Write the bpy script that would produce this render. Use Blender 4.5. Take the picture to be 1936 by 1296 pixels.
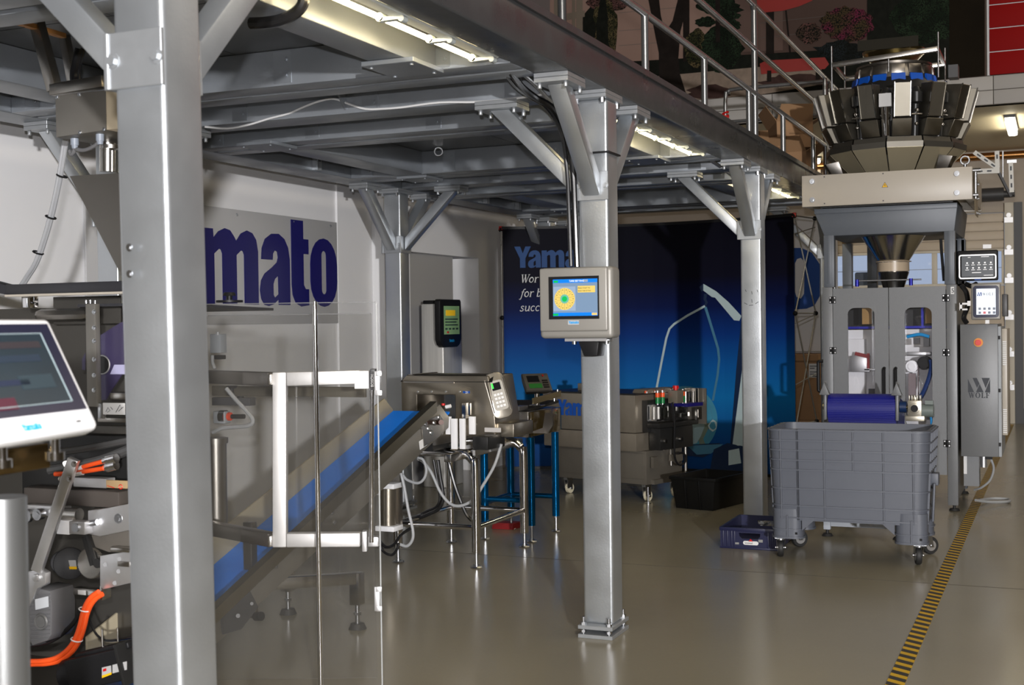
import bpy, bmesh, math, random
from mathutils import Vector, Matrix
random.seed(7)
V = Vector
for o in list(bpy.data.objects):
    bpy.data.objects.remove(o, do_unlink=True)
scene = bpy.context.scene
COL = scene.collection

# ------------------------------------------------------------------ camera
# world: X runs along the column row (away from the viewer), Y to the left, Z up, metres
F_PX, PITCH, ROLL, YAW, EYE = 2421.1, .0151, -.01353, .40436, 1.6
C0 = V((0, 0, EYE))
FW = V((math.cos(YAW)*math.cos(PITCH), math.sin(YAW)*math.cos(PITCH), -math.sin(PITCH)))
_ri = V((math.sin(YAW), -math.cos(YAW), 0)); _up = _ri.cross(FW)
RI = _ri*math.cos(ROLL) + _up*math.sin(ROLL)
UP = -_ri*math.sin(ROLL) + _up*math.cos(ROLL)
cam_d = bpy.data.cameras.new('camera'); cam = bpy.data.objects.new('camera', cam_d); COL.objects.link(cam)
cam_d.sensor_width = 36; cam_d.lens = 36*F_PX/1936; cam_d.clip_start = .05; cam_d.clip_end = 200
mw = Matrix((RI, UP, -FW)).transposed().to_4x4(); mw.translation = C0
cam.matrix_world = mw
cam_d.dof.use_dof = True; cam_d.dof.focus_distance = 8.0; cam_d.dof.aperture_fstop = 5.6
scene.camera = cam

# ------------------------------------------------------------------ world, light, exposure
def srgb(r, g, b):
    f = lambda c: (c/255/12.92) if c/255 <= .04045 else ((c/255+.055)/1.055)**2.4
    return (f(r), f(g), f(b), 1)
world = bpy.data.worlds.new('world'); scene.world = world; world.use_nodes = True
bg = world.node_tree.nodes['Background']
bg.inputs[0].default_value = (.62, .75, 1, 1); bg.inputs[1].default_value = .62
scene.view_settings.view_transform = 'Standard'
scene.view_settings.look = 'None'
scene.view_settings.exposure = 0.0
scene.view_settings.gamma = 1.0
scene.view_settings.use_curve_mapping = False

def lamp(name, kind, loc, energy, color, target=None, **kw):
    d = bpy.data.lights.new(name, kind); d.energy = energy; d.color = color
    for k, v in kw.items(): setattr(d, k, v)
    o = bpy.data.objects.new(name, d); COL.objects.link(o); o.location = loc
    if target is not None:
        o.rotation_euler = (V(target)-V(loc)).to_track_quat('-Z', 'Y').to_euler()
    return o
# added key lamp far behind the camera, evening out the flash falloff
lamp('added_key_lamp', 'SPOT', (-6.0, -4.5, 2.1), 7000, (1, .98, .98), (9.0, 2.6, 1.6), spot_size=math.radians(62), spot_blend=.35, shadow_soft_size=.12)
lamp('camera_flash', 'SPOT', (-.03, .05, 1.80), 560, (1, .98, 1), (8.5, 3.1, 1.4), spot_size=math.radians(75), spot_blend=.5, shadow_soft_size=.03)
# fluorescent rows high under the hall roof
lamp('hall_light_row', 'AREA', (9.5, -2.5, 7.2), 170, (1, .86, .66), (9.5, -2.5, 0), shape='RECTANGLE', size=12, size_y=2.2)
lamp('hall_light_row', 'AREA', (-5, -2.5, 7.2), 700, (1, .88, .72), (-5, -2.5, 0), shape='RECTANGLE', size=10, size_y=3)

# ------------------------------------------------------------------ views of the plan: a picture ray met with a real plane of the room
def ray(px, py): return FW + RI*((px-968)/F_PX) - UP*((py-648)/F_PX)
def onX(px, py, x): d = ray(px, py); return C0 + d*(x/d.x)
def onY(px, py, y): d = ray(px, py); return C0 + d*(y/d.y)
def onZ(px, py, z): d = ray(px, py); return C0 + d*((z-EYE)/d.z)
def onD(px, py, D): return C0 + ray(px, py)*D

# ------------------------------------------------------------------ materials
MATS = {}
def mat(name, col, rough=.5, metal=0., var=.0, vscale=6., bump=0., bscale=60., emit=None, estr=0., coat=0., spec=.5, alpha=1., aniso=None, rvar=0.):
    if name in MATS: return MATS[name]
    m = bpy.data.materials.new(name); m.use_nodes = True
    nt = m.node_tree; n = nt.nodes; p = n['Principled BSDF']
    p.inputs['Base Color'].default_value = col; p.inputs['Roughness'].default_value = rough
    p.inputs['Metallic'].default_value = metal; p.inputs['Specular IOR Level'].default_value = spec
    p.inputs['Coat Weight'].default_value = coat; p.inputs['Coat Roughness'].default_value = .08
    tc = n.new('ShaderNodeTexCoord')
    vec = tc.outputs['Object']
    if aniso:
        mp = n.new('ShaderNodeMapping'); mp.inputs['Scale'].default_value = aniso
        nt.links.new(vec, mp.inputs['Vector']); vec = mp.outputs['Vector']
    if var > 0:
        no = n.new('ShaderNodeTexNoise'); no.inputs['Scale'].default_value = vscale; no.inputs['Detail'].default_value = 4
        nt.links.new(vec, no.inputs['Vector'])
        mx = n.new('ShaderNodeMix'); mx.data_type = 'RGBA'
        mx.inputs[6].default_value = tuple(c*(1-var) for c in col[:3])+(1,)
        mx.inputs[7].default_value = tuple(min(1, c*(1+var)) for c in col[:3])+(1,)
        nt.links.new(no.outputs['Fac'], mx.inputs[0]); nt.links.new(mx.outputs[2], p.inputs['Base Color'])
        if rvar:
            mr = n.new('ShaderNodeMapRange'); mr.inputs[1].default_value = .3; mr.inputs[2].default_value = .7
            mr.inputs[3].default_value = max(.02, rough-rvar); mr.inputs[4].default_value = rough+rvar
            nt.links.new(no.outputs['Fac'], mr.inputs[0]); nt.links.new(mr.outputs[0], p.inputs['Roughness'])
    if bump > 0:
        nb = n.new('ShaderNodeTexNoise'); nb.inputs['Scale'].default_value = bscale; nb.inputs['Detail'].default_value = 3
        nt.links.new(vec, nb.inputs['Vector'])
        b = n.new('ShaderNodeBump'); b.inputs['Strength'].default_value = bump; b.inputs['Distance'].default_value = .002
        nt.links.new(nb.outputs['Fac'], b.inputs['Height']); nt.links.new(b.outputs['Normal'], p.inputs['Normal'])
    if emit:
        p.inputs['Emission Color'].default_value = emit; p.inputs['Emission Strength'].default_value = estr
    MATS[name] = m
    return m
def glass(name, tint, gloss=.06, haze=.04, hazecol=(.6, .6, .6, 1), rough=.02):
    m = bpy.data.materials.new(name); m.use_nodes = True; nt = m.node_tree; n = nt.nodes
    for x in list(n): n.remove(x)
    out = n.new('ShaderNodeOutputMaterial'); tr = n.new('ShaderNodeBsdfTransparent'); tr.inputs[0].default_value = tint
    gl = n.new('ShaderNodeBsdfGlossy'); gl.inputs['Roughness'].default_value = rough
    df = n.new('ShaderNodeBsdfDiffuse'); df.inputs[0].default_value = hazecol
    lw = n.new('ShaderNodeLayerWeight'); lw.inputs[0].default_value = .35
    ma = n.new('ShaderNodeMath'); ma.operation = 'MULTIPLY_ADD'; ma.inputs[1].default_value = .35; ma.inputs[2].default_value = gloss
    no = n.new('ShaderNodeTexNoise'); no.inputs['Scale'].default_value = 4; no.inputs['Detail'].default_value = 5
    tc = n.new('ShaderNodeTexCoord'); nt.links.new(tc.outputs['Object'], no.inputs['Vector'])
    m3 = n.new('ShaderNodeMath'); m3.operation = 'MULTIPLY'; m3.inputs[1].default_value = haze*2; nt.links.new(no.outputs['Fac'], m3.inputs[0])
    a = n.new('ShaderNodeMixShader'); b = n.new('ShaderNodeMixShader')
    nt.links.new(lw.outputs['Fresnel'], ma.inputs[0]); nt.links.new(ma.outputs[0], a.inputs[0])
    nt.links.new(tr.outputs[0], a.inputs[1]); nt.links.new(gl.outputs[0], a.inputs[2])
    nt.links.new(m3.outputs[0], b.inputs[0]); nt.links.new(a.outputs[0], b.inputs[1]); nt.links.new(df.outputs[0], b.inputs[2])
    nt.links.new(b.outputs[0], out.inputs[0]); MATS[name] = m
    return m

SILVER = mat('silver_painted_steel', (.53, .56, .59, 1), .38, .84, .10, 5, .22, 90, rvar=.05, coat=.2)
SILVERD = mat('grey_painted_beam', (.255, .275, .30, 1), .38, .5, .14, 4, .2, 70, rvar=.08)
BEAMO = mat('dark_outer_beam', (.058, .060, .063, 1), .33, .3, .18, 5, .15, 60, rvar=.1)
PLATE = mat('zinc_plate', (.42, .44, .46, 1), .45, .75, .12, 20)
BOLT = mat('bright_bolt', (.50, .51, .53, 1), .3, 1)
INOX = mat('brushed_stainless', (.50, .48, .45, 1), .27, 1, .08, 30, .06, 200)
INOXD = mat('dull_stainless', (.34, .32, .295, 1), .33, 1, .10, 8)
INOXB = mat('bright_stainless', (.70, .69, .67, 1), .16, 1)
CHROME = mat('chrome', (.78, .78, .8, 1), .08, 1)
ALU = mat('aluminium', (.62, .62, .63, 1), .4, .85, .06, 30)
BLACK = mat('black_plastic', (.010, .010, .011, 1), .45, spec=.2)
BLACKM = mat('black_metal', (.02, .02, .02, 1), .35, .3)
DARKG = mat('dark_grey_plastic', (.055, .055, .058, 1), .45)
RUBBER = mat('black_rubber', (.013, .013, .013, 1), .6)
HOSE = mat('hose_black', (.01, .01, .011, 1), .25)
CABLEG = mat('grey_cable', (.36, .37, .38, 1), .4)
CABLEW = mat('white_cable', (.62, .62, .62, 1), .45)
ORANGE = mat('orange_cable', srgb(245, 88, 30), .5)
WALLW = mat('white_wall', (.80, .80, .81, 1), .8, 0, .04, 1.2, .1, 120)
WALLB = mat('beige_wall', (.50, .43, .35, 1), .8, 0, .05, 1.5)
WALLG = mat('hall_wall', (.11, .095, .075, 1), .85, 0, .06, .8)
WHITEP = mat('white_plastic', (.80, .80, .81, 1), .35)
CREAM = mat('cream_painted_metal', (.43, .39, .33, 1), .38, 0, .03, 5)
HMIG = mat('warm_grey_casing', (.27, .26, .24, 1), .42, .25)
MACH = mat('grey_machine_paint', (.15, .156, .163, 1), .42, .15, .05, 30, .25, 160)
MACHF = mat('frame_grey_paint', (.095, .107, .125, 1), .45, .1, .05, 20)
CARTG = mat('grey_cart_plastic', (.09, .099, .122, 1), .5, 0, .05, 6, .1, 100)
CRATEB = mat('blue_crate_plastic', (.010, .012, .048, 1), .42, 0, .15, 12)
BOXK = mat('black_box_plastic', (.004, .004, .0038, 1), .4, spec=.25)
BELTB = mat('blue_belt', srgb(8, 122, 235), .55, 0, .05, 20)
DRUMB = mat('blue_drum_belt', srgb(16, 22, 118), .42, 0, .1, 40)
OLIVE = mat('steel_side_guide', (.44, .385, .27, 1), .45, .25, .1, 6)
YAMB = mat('sign_navy', srgb(18, 14, 96), .5)
YAML = mat('logo_blue', srgb(6, 72, 160), .5)
YAMC = mat('logo_cyan', srgb(20, 150, 220), .5)
TEXTW = mat('print_white', (.72, .72, .72, 1), .6)
INKD = mat('print_dark', (.03, .035, .045, 1), .6)
RED = mat('red_plastic', srgb(200, 20, 18), .35)
YEL = mat('yellow_paint', srgb(232, 180, 10), .5)
GREENL = mat('green_lens', srgb(10, 120, 60), .3)
ORANGL = mat('orange_lens', srgb(230, 80, 20), .3)
BLUEF = mat('blue_protective_film', srgb(6, 96, 150), .12, .85)
BRONZE = mat('tinted_brown_cover', (.085, .06, .02, 1), .12, .2, coat=.6)
CARTON = mat('cardboard', (.33, .19, .095, 1), .8, 0, .1, 5)
CARTOND = mat('cardboard_inside', (.22, .125, .06, 1), .85)
PURPLE = mat('purple_film', srgb(58, 52, 80), .35, 0, .1, 8)
TIRE = mat('cream_wheel', (.62, .57, .42, 1), .5)
COPPER = mat('copper_pipe', (.55, .27, .10, 1), .25, 1)
STEELWARM = mat('warm_light_tinted_steel', (.52, .45, .26, 1), .2, 1)  # steel with a warm light cast put into its base colour
SOCKET = mat('white_holder', (.36, .39, .38, 1), .5)
TUBE = mat('lit_tube', (1, .95, .8, 1), .4, emit=(1, .80, .45, 1), estr=42)
LAMPE = mat('lit_lamp_cover', (1, 1, .95, 1), .4, emit=(1, .93, .72, 1), estr=22)
PANE1 = glass('clear_acrylic', (.985, .985, .985, 1), .010, .006)
PANE2 = glass('hazy_acrylic', (.90, .90, .895, 1), .016, .020, (.5, .48, .45, 1), .06)
PANEW = glass('window_pane', (.97, .97, .98, 1), .015, .006)
GLASSD = mat('screen_glass', (.012, .013, .016, 1), .12, coat=.5)

# ------------------------------------------------------------------ mesh builder
class MB:
    def __init__(s, T=None):
        s.bm = bmesh.new(); s.T = T; s.mi = 0
    def p(s, v):
        v = V(v); return s.T @ v if s.T else v
    def faces(s, pts, fs):
        vs = [s.bm.verts.new(s.p(q)) for q in pts]
        for f in fs:
            try:
                fa = s.bm.faces.new([vs[i] for i in f]); fa.material_index = s.mi
            except ValueError: pass
        return vs
    def hexa(s, b, t):   # two quads
        s.faces(list(b)+list(t), [(3, 2, 1, 0), (4, 5, 6, 7), (0, 1, 5, 4), (1, 2, 6, 5), (2, 3, 7, 6), (3, 0, 4, 7)])
    def box(s, x0, x1, y0, y1, z0, z1):
        s.hexa([(x0, y0, z0), (x1, y0, z0), (x1, y1, z0), (x0, y1, z0)], [(x0, y0, z1), (x1, y0, z1), (x1, y1, z1), (x0, y1, z1)])
    def bar(s, a, b, w, h, up=(0, 0, 1)):
        a, b = V(a), V(b); d = (b-a).normalized(); u = V(up); u = u-d*u.dot(d)
        if u.length < 1e-4: u = V((1, 0, 0))-d*d.x
        u.normalize(); r = d.cross(u)
        q = lambda c: [c-r*w/2-u*h/2, c+r*w/2-u*h/2, c+r*w/2+u*h/2, c-r*w/2+u*h/2]
        s.hexa(q(a), q(b))
    def cyl(s, a, b, r, r2=None, n=14, caps=True):
        a, b = V(a), V(b); r2 = r if r2 is None else r2
        d = (b-a).normalized(); u = d.orthogonal().normalized(); w = d.cross(u)
        cs = [(math.cos(2*math.pi*i/n), math.sin(2*math.pi*i/n)) for i in range(n)]
        pts = [a+(u*c+w*t)*r for c, t in cs]+[b+(u*c+w*t)*r2 for c, t in cs]
        fs = [(i, (i+1) % n, n+(i+1) % n, n+i) for i in range(n)]
        if caps: fs += [tuple(range(n-1, -1, -1)), tuple(range(n, 2*n))]
        s.faces(pts, fs)
    def tube(s, pts, r, n=8, smooth=True, sub=6):
        P = [V(q) for q in pts]
        if smooth and len(P) > 2:
            Q = []; E = [P[0]*2-P[1]]+P+[P[-1]*2-P[-2]]
            for i in range(1, len(E)-2):
                p0, p1, p2, p3 = E[i-1:i+3]
                for k in range(sub):
                    t = k/sub
                    Q.append(.5*((2*p1)+(p2-p0)*t+(2*p0-5*p1+4*p2-p3)*t*t+(3*p1-p0-3*p2+p3)*t**3))
            Q.append(P[-1]); P = Q
        rings = []; u = None
        for i, c in enumerate(P):
            d = (P[min(i+1, len(P)-1)]-P[max(i-1, 0)]).normalized()
            u = d.orthogonal() if u is None else u-d*u.dot(d)
            if u.length < 1e-5: u = d.orthogonal()
            u.normalize(); w = d.cross(u)
            rings += [c+(u*math.cos(2*math.pi*k/n)+w*math.sin(2*math.pi*k/n))*r for k in range(n)]
        m = len(P)
        fs = [(i*n+k, i*n+(k+1) % n, (i+1)*n+(k+1) % n, (i+1)*n+k) for i in range(m-1) for k in range(n)]
        fs += [tuple(range(n-1, -1, -1)), tuple(range((m-1)*n, m*n))]
        s.faces(rings, fs)
    def prism(s, poly, vec):
        vec = V(vec); n = len(poly); P = [V(q) for q in poly]
        s.faces(P+[q+vec for q in P], [tuple(range(n-1, -1, -1)), tuple(range(n, 2*n))]+[(i, (i+1) % n, n+(i+1) % n, n+i) for i in range(n)])
    def ring2(s, outer, inner, vec):
        n = len(outer); vec = V(vec); O = [V(q) for q in outer]; I = [V(q) for q in inner]
        pts = O+I+[q+vec for q in O]+[q+vec for q in I]; fs = []
        for i in range(n):
            j = (i+1) % n
            fs += [(i, j, n+j, n+i), (2*n+i, 3*n+i, 3*n+j, 2*n+j), (i, 2*n+i, 2*n+j, j), (n+i, n+j, 3*n+j, 3*n+i)]
        s.faces(pts, fs)
    def lathe(s, prof, c, n=24, axis='z', caps=False):
        c = V(c); pts = []; m = len(prof)
        for i in range(n):
            a = 2*math.pi*i/n; ca, sa = math.cos(a), math.sin(a)
            for (r, h) in prof:
                pts.append(c+(V((r*ca, r*sa, h)) if axis == 'z' else V((h, r*ca, r*sa)) if axis == 'x' else V((r*ca, h, r*sa))))
        fs = [(i*m+k, ((i+1) % n)*m+k, ((i+1) % n)*m+k+1, i*m+k+1) for i in range(n) for k in range(m-1)]
        if caps: fs += [tuple(i*m for i in range(n-1, -1, -1)), tuple(i*m+m-1 for i in range(n))]
        s.faces(pts, fs)
    def sph(s, c, r, n=10):
        s.lathe([(max(r*math.sin(math.pi*k/6), .0004), -r*math.cos(math.pi*k/6)) for k in range(7)], c, n)
    def torus(s, c, ax, R, r, n=20, k=6):
        c, ax = V(c), V(ax).normalized(); u = ax.orthogonal().normalized(); w = ax.cross(u)
        pts = [c+(u*math.cos(2*math.pi*i/n)+w*math.sin(2*math.pi*i/n))*(R+r*math.cos(2*math.pi*j/k))+ax*(r*math.sin(2*math.pi*j/k)) for i in range(n) for j in range(k)]
        s.faces(pts, [(i*k+j, ((i+1) % n)*k+j, ((i+1) % n)*k+(j+1) % k, i*k+(j+1) % k) for i in range(n) for j in range(k)])
    def bolt(s, c, ax, r=.011, h=.009):
        c, ax = V(c), V(ax).normalized()
        s.cyl(c, c+ax*.003, r*1.6, n=10); s.cyl(c+ax*.003, c+ax*h, r, n=6)
    def build(s, name, mats, parent=None, bevel=0, seg=2, ang=35):
        flat = set()
        if bevel:
            s.bm.normal_update()
            flat = {f for f in s.bm.faces if all(len(e.link_faces) < 2 or e.calc_face_angle(9) > math.radians(50) for e in f.edges)}
            es = [e for e in s.bm.edges if len(e.link_faces) == 2 and e.calc_face_angle(0) > math.radians(50)]
            bmesh.ops.bevel(s.bm, geom=es, offset=bevel, segments=seg, affect='EDGES', profile=.5, clamp_overlap=True)
        bmesh.ops.recalc_face_normals(s.bm, faces=s.bm.faces)
        o0 = parent_base(parent)
        if o0.length: bmesh.ops.translate(s.bm, verts=s.bm.verts, vec=-o0)
        for f in s.bm.faces: f.smooth = f not in flat
        for e in s.bm.edges:
            e.smooth = len(e.link_faces) == 2 and e.calc_face_angle(9) < math.radians(ang)
        me = bpy.data.meshes.new(name); s.bm.to_mesh(me); s.bm.free()
        for m in (mats if isinstance(mats, (list, tuple)) else [mats]): me.materials.append(m)
        ob = bpy.data.objects.new(name, me); COL.objects.link(ob)
        if parent is not None: ob.parent = parent
        return ob
def parent_base(p):
    b = V((0, 0, 0))
    while p is not None: b += p.location; p = p.parent
    return b
def thing(name, loc, label, cat, group=None):
    o = bpy.data.objects.new(name, None); COL.objects.link(o); o.location = loc; o.empty_display_size = .05
    o['label'] = label; o['category'] = cat
    if group: o['group'] = group
    return o
def tag(o, label, cat, group=None):
    # give a one-mesh thing its own origin at the foot of its mesh
    me = o.data; n = len(me.vertices)
    if n and o.location.length == 0:
        xs = [v.co for v in me.vertices]
        c = V(((min(v.x for v in xs)+max(v.x for v in xs))/2, (min(v.y for v in xs)+max(v.y for v in xs))/2, min(v.z for v in xs)))
        me.transform(Matrix.Translation(-c)); o.location = c
    o['label'] = label; o['category'] = cat
    if group: o['group'] = group
    return o
def struct(o): o['kind'] = 'structure'; return o
def label(o, t): o['label'] = t; return o
def dup(root, loc, lab=None, group=None):
    r = root.copy(); COL.objects.link(r); r.location = loc
    if lab: r['label'] = lab
    if group: r['group'] = group
    for ch in list(root.children):
        c = ch.copy(); COL.objects.link(c); c.parent = r
        for g in ch.children:
            d = g.copy(); COL.objects.link(d); d.parent = c
    return r
def text(body, origin, xd, yd, size, m, parent, name='lettering', bold=0., xs=1., shear=0., th=.0006, align='LEFT'):
    cu = bpy.data.curves.new('t', 'FONT'); cu.body = body; cu.size = 1; cu.offset = bold; cu.shear = shear; cu.align_x = align
    cu.resolution_u = 3
    o = bpy.data.objects.new('t', cu); COL.objects.link(o)
    bpy.context.view_layer.update()
    me = bpy.data.meshes.new_from_object(o.evaluated_get(bpy.context.evaluated_depsgraph_get()))
    bpy.data.objects.remove(o, do_unlink=True); bpy.data.curves.remove(cu)
    xd, yd = V(xd).normalized(), V(yd).normalized(); nz = xd.cross(yd); o0 = V(origin)-parent_base(parent)+nz*th
    for v in me.vertices:
        v.co = o0+xd*(v.co.x*size*xs)+yd*(v.co.y*size)
    me.name = name; me.materials.clear(); me.materials.append(m)
    ob = bpy.data.objects.new(name, me); COL.objects.link(ob); ob.parent = parent
    return ob
# ---- the bold condensed wordmark letters, x-height 1
def arc(cx, cy, rx, ry, a0, a1, n=8):
    return [(cx+rx*math.cos(math.radians(a0+(a1-a0)*i/n)), cy+ry*math.sin(math.radians(a0+(a1-a0)*i/n))) for i in range(n+1)]
GLY = {
 'Y': [(0, 1.25), (.35, 1.25), (.5, .85), (.66, 1.25), (.98, 1.25), (.65, .55), (.65, 0), (.33, 0), (.33, .55)],
 'm': [(0, 0), (0, 1), (.3, 1), (.31, .88), (.42, .97), (.56, 1.02), (.68, 1), (.77, .92), (.82, .86), (.93, .97), (1.07, 1.02), (1.2, .99), (1.29, .9), (1.33, .74), (1.33, 0), (1.0, 0), (1.0, .68), (.97, .73), (.93, .74), (.82, .67), (.82, 0), (.5, 0), (.5, .68), (.47, .73), (.43, .74), (.32, .67), (.32, 0)],
 'a': [(.76, 0), (.76, .66), (.72, .83), (.63, .95), (.48, 1.02), (.3, 1.01), (.14, .93), (.06, .8), (.04, .64), (.32, .64), (.33, .73), (.38, .78), (.44, .76), (.46, .68), (.43, .61), (.3, .53), (.12, .44), (.03, .34), (0, .2), (.03, .08), (.1, .0), (.21, -.02), (.34, .01), (.458, .08), (.458, .15), (.37, .1), (.33, .14), (.33, .3), (.37, .37), (.455, .42), (.462, .15), (.462, 0)],
 't': [(0, 1.25), (.32, 1.25), (.32, .98), (.46, .98), (.46, .76), (.32, .76), (.32, .3), (.37, .24), (.46, .24), (.46, 0), (.25, -.02), (.1, .03), (.02, .15), (0, .3)],
}
def wordmark(origin, xd, yd, h, m, parent, name='wordmark', th=.001, word='Yamato'):
    b = MB(); xd, yd = V(xd).normalized(), V(yd).normalized(); nz = xd.cross(yd); O = V(origin)
    pos = {0: 0, 1: .80, 2: 1.61, 3: 2.98, 4: 3.79, 5: 4.30}
    q = lambda u, v: O+xd*(u*h)+yd*(v*h)
    for i, ch in enumerate(word):
        x0 = pos[i]
        if ch == 'o':
            out = arc(.38, .62, .38, .40, 0, 180, 10)+arc(.38, .36, .38, .38, 180, 360, 10)
            inn = arc(.38, .76, .07, .07, 0, 180, 10)+arc(.38, .24, .07, .07, 180, 360, 10)
            b.ring2([q(x0+u, v) for u, v in out], [q(x0+u, v) for u, v in inn], nz*th)
        else:
            b.prism([q(x0+u, v) for u, v in GLY[ch]], nz*th)
    return b.build(name, m, parent)

# ---- slanted serif letters for the printed slogan (stem strokes, hairlines and serifs), em units
def _arc(cx, cy, rx, ry, a0, a1, n=10): return arc(cx, cy, rx, ry, a0, a1, n)
SERIF = {
 'W': (.76, [([(.10, .70), (.26, 0)], .085), ([(.26, 0), (.42, .66)], .04), ([(.36, .70), (.52, 0)], .085), ([(.52, 0), (.70, .70)], .04), ([(.01, .70), (.20, .70)], .03), ([(.28, .70), (.46, .70)], .03), ([(.60, .70), (.78, .70)], .03)]),
 'o': (.46, [(_arc(.21, .235, .165, .215, 60, 240, 12), .085), (_arc(.21, .235, .165, .215, 240, 420, 12), .06)]),
 'r': (.37, [([(.10, 0), (.10, .47)], .085), ([(.02, .45), (.10, .46)], .03), ([(.12, .30), (.18, .41), (.26, .455), (.33, .45)], .05), ([(.31, .43), (.35, .43)], .07), ([(.02, .005), (.19, .005)], .025)]),
 'f': (.34, [([(.08, -.20), (.12, -.06), (.16, .25), (.19, .50), (.24, .64), (.32, .69), (.38, .66)], .07), ([(.05, .44), (.33, .44)], .035), ([(-.04, -.18), (.02, -.22), (.08, -.20)], .05)]),
 'b': (.50, [([(.10, .0), (.10, .72)], .085), ([(.02, .71), (.10, .71)], .03), (_arc(.22, .23, .15, .205, -150, 150, 14), .07)]),
 's': (.40, [([(.33, .38), (.27, .45), (.18, .455), (.10, .40), (.12, .31), (.22, .24), (.31, .17), (.31, .07), (.21, .01), (.10, .02), (.04, .10)], .065)]),
 'u': (.54, [([(.10, .46), (.10, .12), (.15, .03), (.23, .02), (.33, .09), (.38, .16)], .075), ([(.40, .46), (.40, .01)], .085), ([(.03, .455), (.11, .455)], .03), ([(.33, .455), (.41, .455)], .03), ([(.40, .01), (.49, .01)], .03)]),
 'c': (.42, [(_arc(.21, .235, .165, .215, 50, 315, 14), .07), ([(.29, .39), (.33, .38)], .07)]),
 ' ': (.24, []),
}
def serif(word, origin, xd, yd, em, mt, parent, name='slogan', slant=.2):
    m = MB(); xd, yd = V(xd).normalized(), V(yd).normalized(); nz = xd.cross(yd); O = V(origin); x0 = 0
    q = lambda u, v: O+xd*((x0+u+slant*v)*em)+yd*(v*em)
    for ch in word:
        adv, strokes = SERIF[ch]
        for pts, w in strokes:
            n = len(pts); L = []; R = []
            for i, (x, y) in enumerate(pts):
                a = pts[max(i-1, 0)]; b = pts[min(i+1, n-1)]; dx, dy = b[0]-a[0], b[1]-a[1]; l = math.hypot(dx, dy) or 1
                L.append((x-dy/l*w/2, y+dx/l*w/2)); R.append((x+dy/l*w/2, y-dx/l*w/2))
            for i in range(n-1):
                m.faces([q(*L[i]), q(*R[i]), q(*R[i+1]), q(*L[i+1])], [(0, 1, 2, 3)])
        x0 += adv
    return m.build(name, mt, parent)
# ================================================================== SETTING
def floor_mat():
    m = mat('epoxy_floor', (.30, .275, .215, 1), .21, 0, coat=.0, spec=.55)
    nt = m.node_tree; n = nt.nodes; p = n['Principled BSDF']
    tc = n.new('ShaderNodeTexCoord')
    a = n.new('ShaderNodeTexNoise'); a.inputs['Scale'].default_value = .9; a.inputs['Detail'].default_value = 6
    b = n.new('ShaderNodeTexNoise'); b.inputs['Scale'].default_value = 55; b.inputs['Detail'].default_value = 3
    for x in (a, b): nt.links.new(tc.outputs['Object'], x.inputs['Vector'])
    mx = n.new('ShaderNodeMix'); mx.data_type = 'RGBA'
    mx.inputs[6].default_value = (.215, .195, .14, 1); mx.inputs[7].default_value = (.285, .26, .195, 1)
    ad = n.new('ShaderNodeMath'); ad.operation = 'MULTIPLY_ADD'; ad.inputs[1].default_value = .25
    nt.links.new(b.outputs['Fac'], ad.inputs[0]); 
    sc = n.new('ShaderNodeMath'); sc.operation = 'MULTIPLY'; sc.inputs[1].default_value = .75
    nt.links.new(a.outputs['Fac'], sc.inputs[0]); nt.links.new(sc.outputs[0], ad.inputs[2])
    nt.links.new(ad.outputs[0], mx.inputs[0]); nt.links.new(mx.outputs[2], p.inputs['Base Color'])
    mr = n.new('ShaderNodeMapRange'); mr.inputs[3].default_value = .15; mr.inputs[4].default_value = .30
    nt.links.new(a.outputs['Fac'], mr.inputs[0]); nt.links.new(mr.outputs[0], p.inputs['Roughness'])
    bu = n.new('ShaderNodeBump'); bu.inputs['Strength'].default_value = .12; bu.inputs['Distance'].default_value = .001
    b2 = n.new('ShaderNodeTexNoise'); b2.inputs['Scale'].default_value = 14; nt.links.new(tc.outputs['Object'], b2.inputs['Vector'])
    nt.links.new(b2.outputs['Fac'], bu.inputs['Height']); nt.links.new(bu.outputs['Normal'], p.inputs['Normal'])
    return m
FLOOR = floor_mat()
m = MB(); m.box(-16, 20.9, -9, 9.2, -.12, 0); struct(m.build('floor', FLOOR))
m = MB(); m.box(-16, 20.9, -9, 9.2, 8, 8.15); struct(m.build('ceiling', mat('hall_roof', (.22, .2, .17, 1), .85)))
m = MB(); m.box(-16, 10.55, 5.95, 6.2, 0, 2.99); struct(m.build('wall_left', WALLW))
m = MB()  # stepped-out stretch of the left wall with the door recess
m.box(10.55, 11.06, 5.80, 6.2, 0, 2.99); m.box(12.66, 16.13, 5.80, 6.2, 0, 2.99); m.box(11.06, 12.66, 5.80, 6.2, 2.31, 2.99)
wl2 = struct(m.build('wall_left', WALLW))
m = MB(); m.box(9.93, 10.549, 5.93, 5.949, 0, 2.99); struct(m.build('trim_1', WALLW))
m = MB(); m.box(11.06, 12.30, 5.94, 5.98, 0, 2.31); d2 = struct(m.build('door_2', mat('grey_door_leaf', (.40, .39, .375, 1), .6)))
m = MB(); m.box(11.06, 12.9, 6.15, 6.19, 0, 2.4); struct(m.build('wall_dark_void', BLACKM))  # black sheet stands in for the unlit room behind the gap
m = MB(); m.box(12.40, 12.56, 6.1, 6.14, 1.5, 2.2); tag(m.build('wall_poster', YAMB), 'dark blue sliver of a poster seen through the open gap beside the sliding door', 'poster')
m = MB(); m.box(12.38, 12.6, 6.0, 6.13, .0, 1.3); tag(m.build('wooden_cabinet', mat('dark_wood', (.10, .045, .022, 1), .5)), 'brown wooden cabinet edge seen through the open gap beside the sliding door', 'cabinet')
m = MB(); m.box(10.56, 11.05, 5.785, 5.799, 0, .09); m.box(12.67, 16.1, 5.785, 5.799, 0, .09); struct(m.build('baseboard_left', WALLW))
m = MB(); m.box(-16.2, -16, -9, 9.2, 0, 8); struct(m.build('wall_front', WALLG))
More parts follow.
